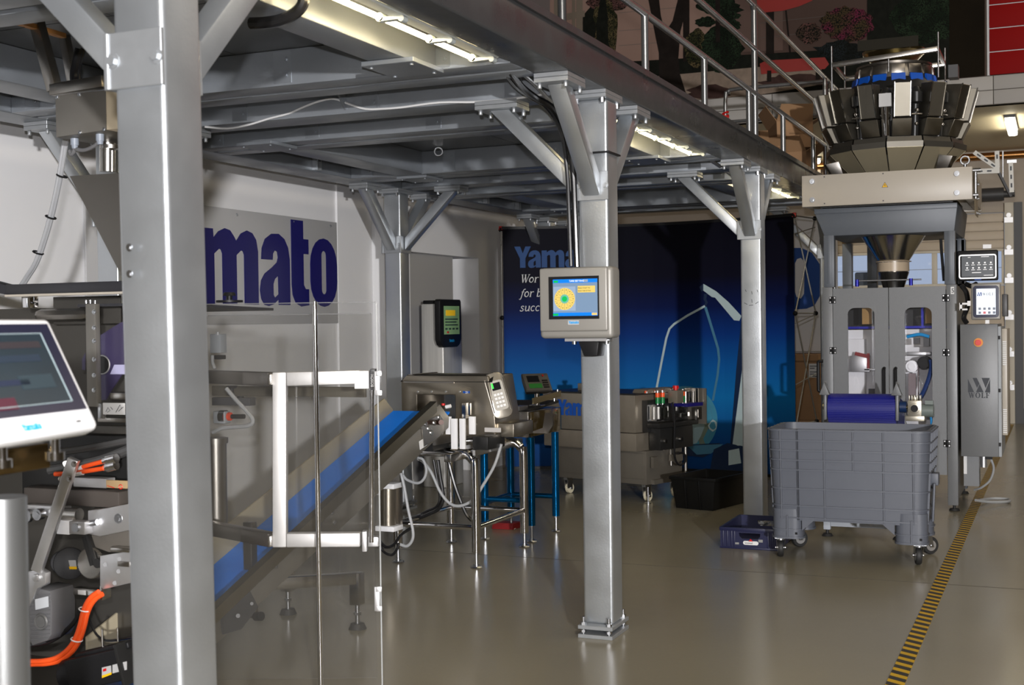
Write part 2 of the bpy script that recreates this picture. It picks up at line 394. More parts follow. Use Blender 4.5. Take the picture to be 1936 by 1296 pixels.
m = MB(); m.box(-16, 20.9, -9.2, -9, 0, 8); struct(m.build('wall_right', WALLG))
m = MB(); m.box(-16, 20.9, 9.0, 9.2, 0, 8); struct(m.build('wall_far_left', WALLG))
m = MB(); m.box(-16, 16.1, 5.45, 9.0, 2.995, 3.05); struct(m.build('ceiling_side_rooms', WALLG))
# back wall with the sectional door
XB = 20.6
m = MB(); m.box(XB, XB+.2, -9, .70, 0, 8); m.box(XB, XB+.2, 3.42, 9.0, 0, 8); m.box(XB, XB+.2, .70, 3.42, 3.17, 8)
struct(m.build('wall_back', WALLB))
m = MB(); m.box(XB-.03, XB-.001, -9, .62, 0, .22); struct(m.build('baseboard_back', mat('dark_base', (.06, .055, .05, 1), .6)))
m = MB()
for k in range(24): m.box(XB-.012, XB-.001, .60-k*.11-.012, .60-k*.11, .22, 3.1)
o = m.build('wall_rib', WALLB); o['kind'] = 'structure'
dr = struct(bpy.data.objects.new('door_1', None)); COL.objects.link(dr); dr.location = (XB, 2.05, 0)
DOORP = mat('beige_door_panel', (.60, .50, .38, 1), .5)
FRAMEW = mat('cream_frame', (.70, .64, .53, 1), .5)
zs_ = [2.625, 2.757, 2.889, 3.021, 3.153]
for a, b in zip(zs_, zs_[1:]):
    m = MB(); m.box(XB+.01, XB+.05, .76, 3.4, a+.006, b-.006); m.build('door_panel', DOORP, dr, .006)
for k in range(5):
    m = MB(); m.box(XB+.01, XB+.05, .76, 3.4, k*.414+.008, (k+1)*.414-.004); m.build('door_panel', DOORP, dr, .006)
m = MB(); m.box(XB+.05, XB+.06, .76, 3.4, 0, 2.07); m.box(XB+.05, XB+.06, .76, 3.4, 2.62, 3.16); m.build('door_backing', DOORP, dr)
wys = [.80, 1.72, 1.80, 2.63, 2.69, 3.36]
m = MB()
m.box(XB, XB+.06, .76, 3.4, 2.075, 2.115); m.box(XB, XB+.06, .76, 3.4, 2.585, 2.62)
for a, b in ((.76, .80), (1.72, 1.80), (2.63, 2.69), (3.36, 3.4)): m.box(XB, XB+.06, a, b, 2.115, 2.585)
m.build('window_rail', FRAMEW, dr, .005)
for a, b in ((.80, 1.72), (1.80, 2.63), (2.69, 3.36)):
    m = MB(); m.box(XB+.03, XB+.038, a, b, 2.115, 2.585); m.build('window_pane', PANEW, dr)
    m = MB(); m.box(XB+.02, XB+.048, a, b, 2.335, 2.343); m.box(XB+.02, XB+.048, (a+b)/2-.004, (a+b)/2+.004, 2.115, 2.585); m.build('glazing_bar', mat('grey_glazing_bar', (.35, .36, .38, 1), .5), dr)
for a in (1.0, 2.66):
    m = MB(); m.box(XB-.03, XB+.01, a-.06, a+.06, 2.63, 2.69); m.bolt((XB-.03, a, 2.66), (-1, 0, 0)); m.build('hinge_plate', ALU, dr)
m = MB(); m.box(XB-.02, XB+.05, .72, .755, 0, 3.16); m.box(XB-.10, XB-.02, .62, .75, 0, 3.3); m.build('track_rail', FRAMEW, dr, .004)
for z in (.5, 1.0, 1.55, 2.1, 2.52, 3.0):
    m = MB(); m.box(XB-.13, XB-.1, .63, .75, z, z+.08); m.cyl((XB-.14, .69, z+.11), (XB-.1, .69, z+.11), .035); m.build('roller_bracket', ALU, dr)
m = MB(); m.box(XB-.12, XB-.11, .5, .62, 0, 3.3); m.build('track_cover', DARKG, dr)
m = MB(); m.cyl((XB-.2, .75, 3.42), (XB-.2, 3.5, 3.42), .10, n=20); m.cyl((XB-.2, .6, 3.42), (XB-.2, .75, 3.42), .05); m.build('spring_shaft', DARKG, dr)
# pallet house outside the window
m = MB(); m.box(21.6, 22.2, 2.6, 3.1, 0, 2.36); tag(m.build('stacked_container', mat('container_grey', (.10, .11, .12, 1), .7), None, .03), 'dark grey container standing outside, seen low in the left window of the far door', 'container')
# hall part beyond the bulkhead
XM, ZS = 16.15, 4.095
m = MB(); m.box(XM, XB, -9, 9.0, ZS, ZS+.1); struct(m.build('ceiling_soffit', mat('soffit_cream', (.72, .62, .44, 1), .7)))
m = MB(); m.box(XM-.02, XM+.1, -9, 9.0, ZS, 8); struct(m.build('wall_bulkhead', WALLG))
bw = thing('bulkhead_cladding', (XM, -1, ZS), 'band of white horizontal boards along the lower edge of the garden mural', 'cladding')
CLAD = mat('white_cladding', (.42, .40, .375, 1), .6)
for k in range(2):
    for j in range(5):
        m = MB(); m.box(XM-.045, XM-.021, 8.5-(j+1)*2.6+.004, 8.5-j*2.6-.004, ZS+.003+k*.17, ZS+.166+k*.17); m.build('board', CLAD, bw, .004)
m = MB(); m.box(XB-.16, XB-.001, 3.44, 9.0, 0, ZS); struct(m.build('wall_partition', mat('partition_beige', (.56, .49, .42, 1), .8)))
m = MB(); m.box(XM-.12, XM, 2.46, 5.8, 2.86, 3.06); struct(m.build('trim_2', mat('partition_beige', (.5, .5, .5, 1))))
m = MB(); m.box(XM-.05, XM+.0, 2.40, 2.455, 0, 4.09); struct(m.build('trim_3', mat('oak_edge', (.40, .22, .08, 1), .5)))
m = MB(); m.cyl((20.45, -4, 4.0), (20.45, 6, 4.0), .055); tag(m.build('copper_pipe', COPPER), 'copper coloured pipe running along the back wall under the lit cream soffit', 'pipe')
# soffit lamps
for (x0, x1, y, lab) in ((17.0, 18.3, .555, 'lit fluorescent lamp on the cream soffit right of the multihead weigher'), (20.0, 20.15, 0, '')):
    if not lab: continue
    t = thing('soffit_lamp', (x0, y, 4.0), lab, 'lamp', 'lamps under the soffit')
    m = MB(); m.box(x0, x1, y-.065, y+.065, 4.06, 4.094); m.build('housing', DARKG, t)
    m = MB(); m.box(x0+.02, x1-.02, y-.055, y+.055, 3.995, 4.06); m.build('diffuser', LAMPE, t, .02)
t = thing('soffit_lamp', (20.0, 3.5, 4.0), 'lit fluorescent lamp on the soffit left of the multihead weigher, beyond the platform end', 'lamp', 'lamps under the soffit')
m = MB(); m.box(19.9, 20.05, 3.35, 4.2, 4.06, 4.094); m.build('housing', DARKG, t)
m = MB(); m.box(19.92, 20.03, 3.37, 4.18, 3.99, 4.06); m.build('diffuser', LAMPE, t, .02)
# warning tape on the floor
tape = thing('floor_tape', (10, .4, 0), 'yellow and black striped hazard tape running along the floor past the cart', 'floor marking')
a0, a1 = V((4.5, .645, 0)), V((20.4, .82, 0)); dirn = (a1-a0).normalized(); wv = V((-dirn.y, dirn.x, 0))*.05
TY = mat('tape_yellow', srgb(200, 160, 20), .5, 0, .12, 9); TK = mat('tape_black', (.025, .023, .02, 1), .5)
m = MB(); m.box(4.2, 20.3, .632, .71, .0005, .002); m.build('tape_strip', TY, tape)
m = MB()
x = 4.25
while x < 20.2:
    m.prism([(x, .71, .002), (x+.05, .71, .002), (x, .632, .002), (x-.05, .632, .002)], (0, 0, .0008)); x += .1
o = m.build('black_stripes', TK, tape); o['kind'] = 'stuff'
m = MB(); m.box(8.04, 8.046, -6, 5.6, .0004, .0012); struct(m.build('trim_floor_joint', mat('joint_dark', (.07, .065, .05, 1), .7)))

# ================================================================== MEZZANINE: columns
def column(x, y, side, lab, braces, base=True, rot=None):
    t = thing('steel_column', (x+.08, y+.08, 0), lab, 'column', 'silver columns carrying the platform')
    m = MB(); m.box(x, x+.16, y, y+.16, .065, 2.725); m.build('shaft', SILVER, t, .016, 5)
    for z in (0, .045):
        m = MB(); m.box(x-.055, x+.215, y-.012, y+.172, z, z+.02); m.build('base_plate', PLATE, t, .002, 1)
    for z in (2.725, 2.7455):
        m = MB(); m.box(x-.055, x+.215, y-.012, y+.172, z, z+.0195); m.build('top_plate', PLATE, t, .002, 1)
    m = MB()
    for bx in (x-.035, x+.195):
        for by in (y+.012, y+.148):
            m.cyl((bx, by, .02), (bx, by, .105), .008); m.cyl((bx, by, .065), (bx, by, .078), .016, n=6); m.cyl((bx, by, .028), (bx, by, .04), .016, n=6)
            m.cyl((bx, by, 2.70), (bx, by, 2.725), .012, n=6)
    m.build('anchor_bolts', BOLT, t)
    zb0, zb1 = 2.215, 2.36
    m = MB()  # sleeve bracket
    m.box(x-.014, x-.0005, y-.004, y+.18, zb0, zb1); m.box(x-.02, x+.17, y+.1605, y+.174, zb0, zb1)
    if side == 'L': m.box(x-.02, x+.17, y-.014, y-.0005, zb0, zb1)
    m.box(x+.1605, x+.174, y+.01, y+.172, zb0, zb1)
    br = m.build('bracket', PLATE, t, .002, 1)
    m = MB()
    for dy in (.012, .148): m.bolt((x-.014, y+dy, (zb0+zb1)/2), (-1, 0, 0), .013, .012)
    for dx in (.012, .148): m.bolt((x+dx, y+.174, (zb0+zb1)/2), (0, 1, 0), .013, .012)
    m.build('bracket_bolts', PLATE, br)
    cy, cx = y+.08, x+.08
    dirs = {'f': (V((x-.02, cy, 0)), V((-1, 0, 0))), 'b': (V((x+.18, cy, 0)), V((1, 0, 0))), 'l': (V((cx, y+.18, 0)), V((0, 1, 0))), 'r': (V((cx, y-.02, 0)), V((0, -1, 0)))}
    for k in braces:
        p0, d = dirs[k]
        a = p0+V((0, 0, 2.27)); b = p0+d*.45+V((0, 0, 2.72))
        sd = V((-d.y, d.x, 0)); w = .045
        nrm = V((-d.x, -d.y, 1)).normalized()*.05
        lo = lambda q, cut: q
        # mitred ends: vertical cut at the column, level cut at the beam
        poly = [p0+V((0, 0, 2.235)), p0+V((0, 0, 2.345)), p0+d*.375+V((0, 0, 2.72)), p0+d*.485+V((0, 0, 2.72))]
        m = MB(); m.prism([q-sd*w for q in poly], sd*(2*w)); bo = m.build('brace', SILVER, t, .008, 2)
        m = MB(); c = p0+d*.43
        m.box(*sorted((c.x-abs(d.x)*.12-abs(d.y)*.085, c.x+abs(d.x)*.12+abs(d.y)*.085)), *sorted((c.y-abs(d.y)*.12-abs(d.x)*.085, c.y+abs(d.y)*.12+abs(d.x)*.085)), 2.7202, 2.742)
        m.box(*sorted((c.x-abs(d.x)*.12-abs(d.y)*.085, c.x+abs(d.x)*.12+abs(d.y)*.085)), *sorted((c.y-abs(d.y)*.12-abs(d.x)*.085, c.y+abs(d.y)*.12+abs(d.x)*.085)), 2.7435, 2.7645)
        for s1 in (-1, 1):
            q = c-d*.095+sd*(.065*s1); m.cyl(q+V((0, 0, 2.695)), q+V((0, 0, 2.72)), .011, n=6)
            q = c+d*.095+sd*(.065*s1); m.cyl(q+V((0, 0, 2.695)), q+V((0, 0, 2.72)), .011, n=6)
        m.build('brace_plate', PLATE, bo, .0015, 1)
    return t
COLX = (-.835, 2.645, 6.126, 9.71, 13.23)
RY, LY = 2.085, 5.18
col1 = column(COLX[1], RY, 'R', 'large silver column nearest the viewer, standing in front of the packaging machine', 'bl')
_fh = V((FW.x, FW.y, 0)).normalized(); _rh = V((RI.x, RI.y, 0)).normalized()
col1.rotation_euler = (-.0105*_fh.x, -.0105*_fh.y, 0); col1.location += _rh*.028
m = MB()
for py in (467, 517): m.bolt(onX(268, py, COLX[1])+_rh*-.012, (-1, 0, 0), .006, .006)
m.build('screws', BOLT, col1)
column(COLX[2], RY, 'R', 'silver column in the middle of the picture carrying the touchscreen and a base plate on the open floor', 'fbl')
col3 = column(COLX[3], RY, 'R', 'silver column standing behind the blue crate, left of the grey cart', 'fbl')
column(COLX[4], RY, 'R', 'silver column farthest back, beside the left edge of the grey bagging machine', 'fbl')
column(COLX[1], LY, 'L', 'silver column hidden at the far left behind the packaging machine', 'fbr')
column(COLX[2], LY, 'L', 'silver column by the white wall behind the near column, at the sheet metal hopper', 'fbr')
column(COLX[3], LY, 'L', 'silver column in front of the white wall, between the navy wall sign and the door recess', 'fbr')
column(COLX[4], LY, 'L', 'silver column rising behind the left end of the dark blue display wall', 'fbr')

m = MB(); sx = COLX[3]-.0012
for a, b in (((1407, 573), (1413, 576)), ((1416, 578), (1424, 577)), ((1428, 575), (1434, 571)), ((1421, 566), (1422, 573)), ((1421, 551), (1422, 557)), ((1409, 548), (1411, 552)), ((1431, 548), (1433, 553))):
    m.bar(onX(*a, sx), onX(*b, sx), .004, .0008, (1, 0, 0))
m.build('scuff_marks', INKD, col3)
# ------------------------------------------------------------------ platform frame
pf = thing('mezzanine_platform', (6, 3.7, 2.765), 'grey steel platform of beams and deck plates overhead, carried by the silver columns', 'platform')
ZB, ZT = 2.765, 2.94
XE = 13.44
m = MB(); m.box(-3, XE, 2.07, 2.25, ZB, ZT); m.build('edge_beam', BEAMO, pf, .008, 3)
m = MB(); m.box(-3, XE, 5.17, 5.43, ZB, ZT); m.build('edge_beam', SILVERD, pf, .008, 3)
crossx = []
for c in (-.835, 2.645, 6.126, 9.71, 13.0):
    crossx += [(c+.015, c+.25, 's')]
for c in (2.645, 6.126, 9.71, 13.23):
    crossx += [(c-.84, c-.50, 'd')]
    if c < 13: crossx += [(c+.785, c+1.14, 'd')]
for (a, b, kd) in crossx:
    m = MB()
    if kd == 's': m.box(a, b, 2.2515, 5.169, ZB, ZT)
    else:
        m.box(a, a+.15, 2.2515, 5.169, ZB, ZT); m.box(b-.15, b, 2.2515, 5.169, ZB, ZT); m.box(a+.15, b-.15, 2.26, 5.16, ZB+.03, ZT)
    bo = m.build('cross_beam', SILVERD, pf, .006, 2)
    for yy in (2.60, 3.45, 4.3, 5.02):
        m = MB(); m.box(a-.004, a, yy-.05, yy+.05, ZB+.012, ZT-.01)
        for z in (ZB+.05, ZB+.125): m.bolt((a-.004, yy-.02, z), (-1, 0, 0), .009)
        m.build('splice_plate', SILVERD, bo)
xs = sorted(crossx)
def joist(y0, y1, spans):
    for (a, b) in spans:
        m = MB(); m.box(a, b, y0, y1, ZB, ZT); m.build('joist', SILVERD, pf, .006, 2)
gaps = []
for (p, q) in zip(xs, xs[1:]):
    if q[0]-p[1] > .1: gaps.append((p[1]+.0015, q[0]-.0055))
joist(2.62, 2.80, [g for g in gaps if g[1]-g[0] > 1])
joist(4.53, 4.77, [g for g in gaps if g[1]-g[0] > 1])
# splice plates under the joist ends
for (x, y) in ((5.20, 2.70), (5.42, 4.65), (8.9, 2.70), (9.15, 4.65), (3.3, 4.65), (7.02, 4.65), (12.45, 4.65)):
    m = MB(); m.box(x-.24, x+.06, y-.13, y+.13, ZB-.022, ZB-.001)
    for sx, sy in ((-.2, -.1), (-.2, .1), (.02, -.1), (.02, .1)): m.cyl((x+sx, y+sy, ZB-.03), (x+sx, y+sy, ZB-.022), .01, n=6)
    m.build('joint_plate', SILVERD, pf, .002, 1)
DECK = mat('deck_underside', (.16, .165, .17, 1), .4, .6, .12, 3)
for (p, q) in zip([-3.0]+[x for x in (-.7, 1.05, 2.77, 4.4, 6.25, 8.0, 9.83)], [-.7, 1.05, 2.77, 4.4, 6.25, 8.0, 9.83, XE]):
    for (c, d) in ((2.08, 3.72), (3.725, 5.42)):
        if abs(p-6.25) < .01 and c < 3: 
            m = MB(); m.box(p+.004, 7.35, c, d, ZT+.0015, ZT+.02); m.box(7.35, q-.004, c, 2.75, ZT+.0015, ZT+.02); m.box(7.35, q-.004, 3.45, d, ZT+.0015, ZT+.02); m.build('deck_plate', DECK, pf)
            continue
        m = MB(); m.box(p+.004, q-.004, c, d, ZT+.0015, ZT+.02); m.build('deck_plate', DECK, pf)
m = MB(); m.box(-3, XE, 2.055, 2.0695, ZT-.004, ZT+.03); m.build('kick_strip', BEAMO, pf)
# brackets at the beams over the left wall: welded stiffeners
for x in (5.0, 5.9, 8.3, 9.0, 9.9, 11.4, 12.2):
    m = MB(); m.box(x, x+.012, 5.12, 5.169, ZB+.01, ZT-.01); m.box(x+.05, x+.062, 5.12, 5.169, ZB+.01, ZT-.01); m.build('stiffener', PLATE, pf)
# small triangular gusset on the cross beam with the white cable
m = MB(); m.prism([(6.137, 3.60, ZB+.16), (6.137, 3.60, ZB+.02), (6.0, 3.60, ZB+.16)], (0, .012, 0)); m.build('gusset', SILVERD, pf)
# lifting eye
e = thing('lifting_eye', tuple(onX(829, 286, 8.7)), 'small steel lifting ring hanging in a bay of the platform beams', 'lifting ring')
c = onX(829, 287, 8.7); m = MB(); m.torus(c, FW, .03, .007); m.cyl(c+V((0, 0, .03)), V((c.x, c.y, 2.93)), .008); m.build('ring', BOLT, e)

# ------------------------------------------------------------------ fluorescent battens under the platform
def batten(x0, x1, y, lab, lit=True):
    t = thing('batten_lamp', ((x0+x1)/2, y, 2.72), lab, 'lamp', 'fluorescent battens under the platform edge')
    m = MB(); m.box(x0, x1, y-.05, y+.05, 2.80, 2.86); m.prism([(x0, y-.05, 2.80), (x0, y+.05, 2.80), (x0, y+.025, 2.775), (x0, y-.025, 2.775)], (x1-x0, 0, 0)); m.build('housing', mat('batten_white', (.60, .64, .63, 1), .4), t)
    m = MB(); m.cyl((x0+.05, y+.075, 2.778), (x1-.06, y+.075, 2.778), .0105, n=10); m.build('tube', TUBE, t)
    n = max(3, int((x1-x0)/.42)+1)
    for k in range(n):
        x = x1-.04-k*.42
        if x < x0: break
        m = MB(); m.box(x-.016, x+.016, y-.02, y+.075, 2.762, 2.776); m.cyl((x-.016, y+.075, 2.778), (x+.016, y+.075, 2.778), .018, n=10); m.cyl((x-.018, y-.02, 2.764), (x+.018, y-.02, 2.764), .013, n=10); m.build('tube_holder', SOCKET, t)
    return t
batten(3.25, 5.22, 2.31, 'lit fluorescent batten under the near bay of the platform, lighting the joist beside it')
batten(6.75, 8.85, 2.31, 'fluorescent batten with three glinting holders under the bay behind the middle column')
batten(10.35, 12.4, 2.31, 'fluorescent batten under the farthest bay of the platform, beside the cream weigher frame')

# ------------------------------------------------------------------ railing on the platform
rl = thing('guard_railing', (8, 2.12, 2.97), 'galvanised tube railing along the open edge and the end of the platform', 'railing')
GALV = mat('galvanised_tube', (.48, .49, .50, 1), .26, .9, .08, 20)
ry = 2.12
for x in (3.0, 4.3, 5.6, 6.90, 8.20, 9.50, 10.78, 12.2):
    m = MB(); m.cyl((x, ry, 2.942), (x, ry, 3.315), .0215, n=14); m.cyl((x, ry, 2.961), (x, ry, 2.967), .04); m.build('post', GALV, rl)
m = MB(); m.tube([(9.71, ry, 2.942), (9.71, ry, 3.95), (9.68, ry, 3.985)], .024, n=14, smooth=False); m.build('post', GALV, rl)
for x in (5.60, 12.9):
    m = MB(); m.cyl((x, ry, 2.96), (x, ry, 3.985), .0215, n=14); m.build('post', GALV, rl)
for z, x1 in ((3.32, 13.3), (3.66, 13.3), (3.99, 13.12)):
    m = MB()
    if z == 3.99: m.tube([(2.5, ry, z), (12.95, ry, z), (13.08, ry, z-.01), (13.14, ry, z-.06), (13.15, ry, z-.14), (13.15, ry, 3.32)], .0215, n=12, sub=3)
    else: m.cyl((2.5, ry, z), (13.15, ry, z), .0215, n=12)
    m.build('rail', GALV, rl)
m = MB()
m.tube([(13.40, 2.2, 4.04), (13.4, 3.1, 4.04), (13.4, 3.2, 4.01), (13.4, 3.24, 3.92), (13.4, 3.24, 2.95)], .0215, n=12, sub=3); m.build('end_rail', GALV, rl)
for z in (3.35, 3.70):
    m = MB(); m.cyl((13.40, 2.16, z), (13.4, 3.24, z), .018, n=10); m.build('end_rail', GALV, rl)
m = MB(); m.cyl((13.40, 2.18, 2.95), (13.4, 2.18, 4.03), .0215, n=10); m.build('post', GALV, rl)
c = V((13.4, 3.24, 3.73)); m = MB()
for k in range(7):
    m.torus(c+V((0, 0, (k-3)*.022)), V((random.uniform(-.5, .5), random.uniform(-.5, .5), 1)), .031, .010, 12, 5)
m.tube([c+V((-.03, .02, -.05)), c+V((-.05, .07, -.1)), c+V((-.05, .05, -.13))], .008); 
tag(m.build('red_tape_coil', RED), 'red cord wound round the end post of the platform railing', 'cord')
# ================================================================== mural, cartons above the platform
def art(px, py): p = onX(px, py, XM-.025); return p
mu = thing('garden_mural', (XM-.03, 3, 4.44), 'huge printed mural of a garden with trees, shrubs, a red parasol and a red bench', 'mural')
PK = mat('print_pink_wall', (.30, .195, .155, 1), .75, 0, .12, 1.5, spec=.08)
PKD = mat('print_dusk_wall', (.085, .055, .045, 1), .75, 0, .15, 1.5, spec=.08)
DK = mat('print_dark_green', (.010, .011, .008, 1), .7, 0, .6, 14, spec=.08)
TRK = mat('print_trunk', (.016, .012, .010, 1), .75, 0, .5, 10, spec=.08)
SAND = mat('print_sand', (.26, .20, .155, 1), .75, 0, .35, 12, spec=.08)
SHD = mat('print_shadow_ground', (.05, .028, .024, 1), .75, 0, .6, 10, spec=.08)
PRED = mat('print_red', (.28, .016, .010, 1), .6, 0, .15, 3)
def leafmat(name, col, col2, sc=62):
    m = bpy.data.materials.new(name); m.use_nodes = True; nt = m.node_tree; n = nt.nodes; p = n['Principled BSDF']; p.inputs['Roughness'].default_value = .75; p.inputs['Specular IOR Level'].default_value = .08
    tc = n.new('ShaderNodeTexCoord'); v = n.new('ShaderNodeTexVoronoi'); v.inputs['Scale'].default_value = sc; no = n.new('ShaderNodeTexNoise'); no.inputs['Scale'].default_value = 5
    nt.links.new(tc.outputs['Object'], v.inputs['Vector']); nt.links.new(tc.outputs['Object'], no.inputs['Vector'])
    r = n.new('ShaderNodeValToRGB'); r.color_ramp.elements[0].color = col; r.color_ramp.elements[1].color = (.006, .007, .005, 1); r.color_ramp.elements[0].position = .1; r.color_ramp.elements[1].position = .75
    r2 = n.new('ShaderNodeValToRGB'); r2.color_ramp.elements[0].color = col2; r2.color_ramp.elements[1].color = (.006, .007, .005, 1); r2.color_ramp.elements[0].position = .1; r2.color_ramp.elements[1].position = .75
    nt.links.new(v.outputs['Distance'], r.inputs[0]); nt.links.new(v.outputs['Distance'], r2.inputs[0])
    mr = n.new('ShaderNodeMapRange'); mr.inputs[1].default_value = .42; mr.inputs[2].default_value = .58; nt.links.new(no.outputs['Fac'], mr.inputs[0])
    mx = n.new('ShaderNodeMix'); mx.data_type = 'RGBA'; nt.links.new(mr.outputs[0], mx.inputs[0]); nt.links.new(r.outputs[0], mx.inputs[6]); nt.links.new(r2.outputs[0], mx.inputs[7]); nt.links.new(mx.outputs[2], p.inputs['Base Color'])
    return m
LPINK = leafmat('print_pink_blossom', (.20, .03, .07, 1), (.09, .06, .03, 1)); LPALE = leafmat('print_pale_blossom', (.22, .10, .09, 1), (.08, .05, .035, 1)); LGRN = leafmat('print_green_leaves', (.026, .048, .024, 1), (.010, .020, .010, 1)); LTAN = leafmat('print_tan_leaves', (.20, .15, .07, 1), (.05, .05, .02, 1))
XA = XM-.03
m = MB(); m.box(XA, XM-.0205, .78, 7.5, 4.437, 7.2); base = m.build('printed_sheet', PKD, mu)
_lay = [0]
def flat(name, pts, mt):
    _lay[0] += 1; x = XA-.0005*_lay[0]
    P = [onX(a, b, XA) for a, b in pts]; P = [V((x, q.y, max(q.z, 4.438))) for q in P]
    m = MB(); m.prism(P, (.0004, 0, 0)); return m.build(name, mt, base)
def blob(cx, cy, rx, ry, n=26, j=.1):
    return [(cx+rx*math.cos(2*math.pi*i/n)*(1+random.uniform(-j, j)), cy+ry*math.sin(2*math.pi*i/n)*(1+random.uniform(-j, j))) for i in range(n)]
flat('printed_wall', [(960, -90), (1360, -90), (1360, 100), (1300, 115), (960, 125)], PK)
flat('printed_wall', [(1360, -90), (1480, -90), (1480, 95), (1360, 100)], mat('print_mid_wall', (.13, .085, .07, 1), .75, 0, .12, 1.5, spec=.08))
for x0 in (1085, 1128, 1290):
    pass
for (y0, y1) in ((58, 48), (86, 76), (24, 12), (-12, -24)):
    flat('printed_course_line', [(1170, y0), (1300, y1), (1300, y1+1), (1170, y0+1)], mat('print_course', (.17, .13, .11, 1)))
    flat('printed_course_line', [(1430, y0-14), (1600, y1-22), (1600, y1-21.2), (1430, y0-13)], mat('print_course2', (.085, .065, .055, 1)))
flat('printed_ground', [(1060, 150), (1180, 117), (1560, 95), (1790, 60), (1790, 165), (1440, 190), (1060, 215)], DK)
flat('printed_dark_door', [(1102, 30), (1162, -40), (1162, 118), (1102, 90)], DK)
flat('printed_sand', [(1180, 150), (1290, 140), (1600, 112), (1600, 152), (1440, 182), (1180, 205)], SAND)
flat('printed_shadow', blob(1340, 175, 42, 14, 20, .25), SHD)
flat('printed_shadow', blob(1510, 152, 80, 10, 24, .3), SHD)
flat('printed_post', [(960, -60), (1040, -60), (1040, 30), (960, 0)], mat('print_grey_wall', (.16, .13, .12, 1)))
for (x0, x1) in ((1048, 1062), (1082, 1088), (1090, 1102)):
    flat('printed_timber', [(x0, -60), (x1, -60), (x1, 92), (x0, 70)], mat('print_timber', (.19, .15, .11, 1)))
flat('printed_timber', [(1030, 33), (1106, 20), (1106, 32), (1030, 46)], MATS['print_timber'])
flat('printed_blossom', blob(1150, 5, 44, 16), LPALE)
flat('printed_tree', blob(1145, 60, 22, 60, 26, .2), LTAN)
flat('printed_tree', blob(1140, 60, 12, 62, 26, .2), DK)
flat('printed_trunk', [(1215, -60), (1240, -60), (1250, 30), (1258, 62), (1272, 40), (1282, 0), (1300, -60), (1330, -60), (1300, 10), (1287, 60), (1283, 110), (1286, 140), (1300, 185), (1240, 190), (1247, 145), (1246, 100), (1236, 50)], TRK)
flat('printed_trunk', [(1292, -60), (1304, -60), (1304, 115), (1292, 117)], TRK)
flat('printed_shrub', blob(1318, 92, 24, 36, 26, .12), LTAN)
flat('printed_shrub', blob(1365, 92, 40, 42, 30, .12), LGRN)
for (cx, cy, rx, ry) in ((1335, 42, 20, 10), (1360, 15, 42, 16), (1375, 30, 24, 10), (1388, 48, 14, 10), (1350, -12, 50, 16)):
    flat('printed_pine_branch', blob(cx, cy, rx, ry, 22, .2), LGRN)
flat('printed_trunk', [(1352, -40), (1362, -40), (1362, 80), (1354, 80)], TRK)
flat('printed_trunk', [(1449, -60), (1464, -60), (1464, 102), (1449, 104)], TRK)
flat('printed_parasol', [(1425, -60), (1560, -60), (1536, 2), (1510, 13), (1480, 21), (1446, 24), (1432, 10)], PRED)
flat('printed_parasol_pole', [(1485, 20), (1488, 20), (1496, 100), (1493, 100)], TRK)
flat('printed_night', [(1640, -90), (1800, -90), (1800, 152), (1560, 160), (1545, 98), (1640, 84)], DK)
flat('printed_bush', blob(1530, 63, 24, 20, 28), LPALE)
flat('printed_bush', blob(1602, 46, 49, 33, 34), LPINK)
flat('printed_trunk', [(1600, 75), (1606, 75), (1606, 100), (1600, 100)], TRK)
flat('printed_bush', blob(1750, 36, 66, 46, 34, .06), LGRN)
flat('printed_bush', blob(1590, 100, 50, 22, 30, .2), leafmat('print_blue_leaves', (.02, .026, .03, 1), (.012, .014, .014, 1)))
flat('printed_bench', [(1437, 121), (1450, 115), (1560, 109), (1568, 122), (1560, 131), (1440, 141)], PRED)
for x0 in (1451, 1543): flat('printed_bench_leg', [(x0, 134), (x0+8, 134), (x0+8, 155), (x0, 155)], TRK)
flat('printed_night_wall', [(1795, -90), (1862, -90), (1862, 146), (1795, 152)], mat('print_brown_dark', (.011, .008, .0045, 1), .7, 0, .5, 2, spec=.06))
mu2 = thing('red_wall_panel', (XM-.05, -1, 4.4), 'red panel wall crossed by white lines, beside the dark end of the mural', 'panel')
RP = mat('red_panel', (.26, .006, .006, 1), .6, 0, .06, 3, spec=.1)
for k in range(12):
    for j in range(3):
        m = MB(); m.box(XM-.06, XM-.021, .742-(j+1)*1.5, .738-j*1.5, 4.44+.0+k*.275, 4.44+.262+k*.275); m.build('panel', RP, mu2, .003)
m = MB(); m.box(XM-.04, XM-.021, -3.8, .765, 4.44, 7.6); m.build('white_backing', TEXTW, mu2)
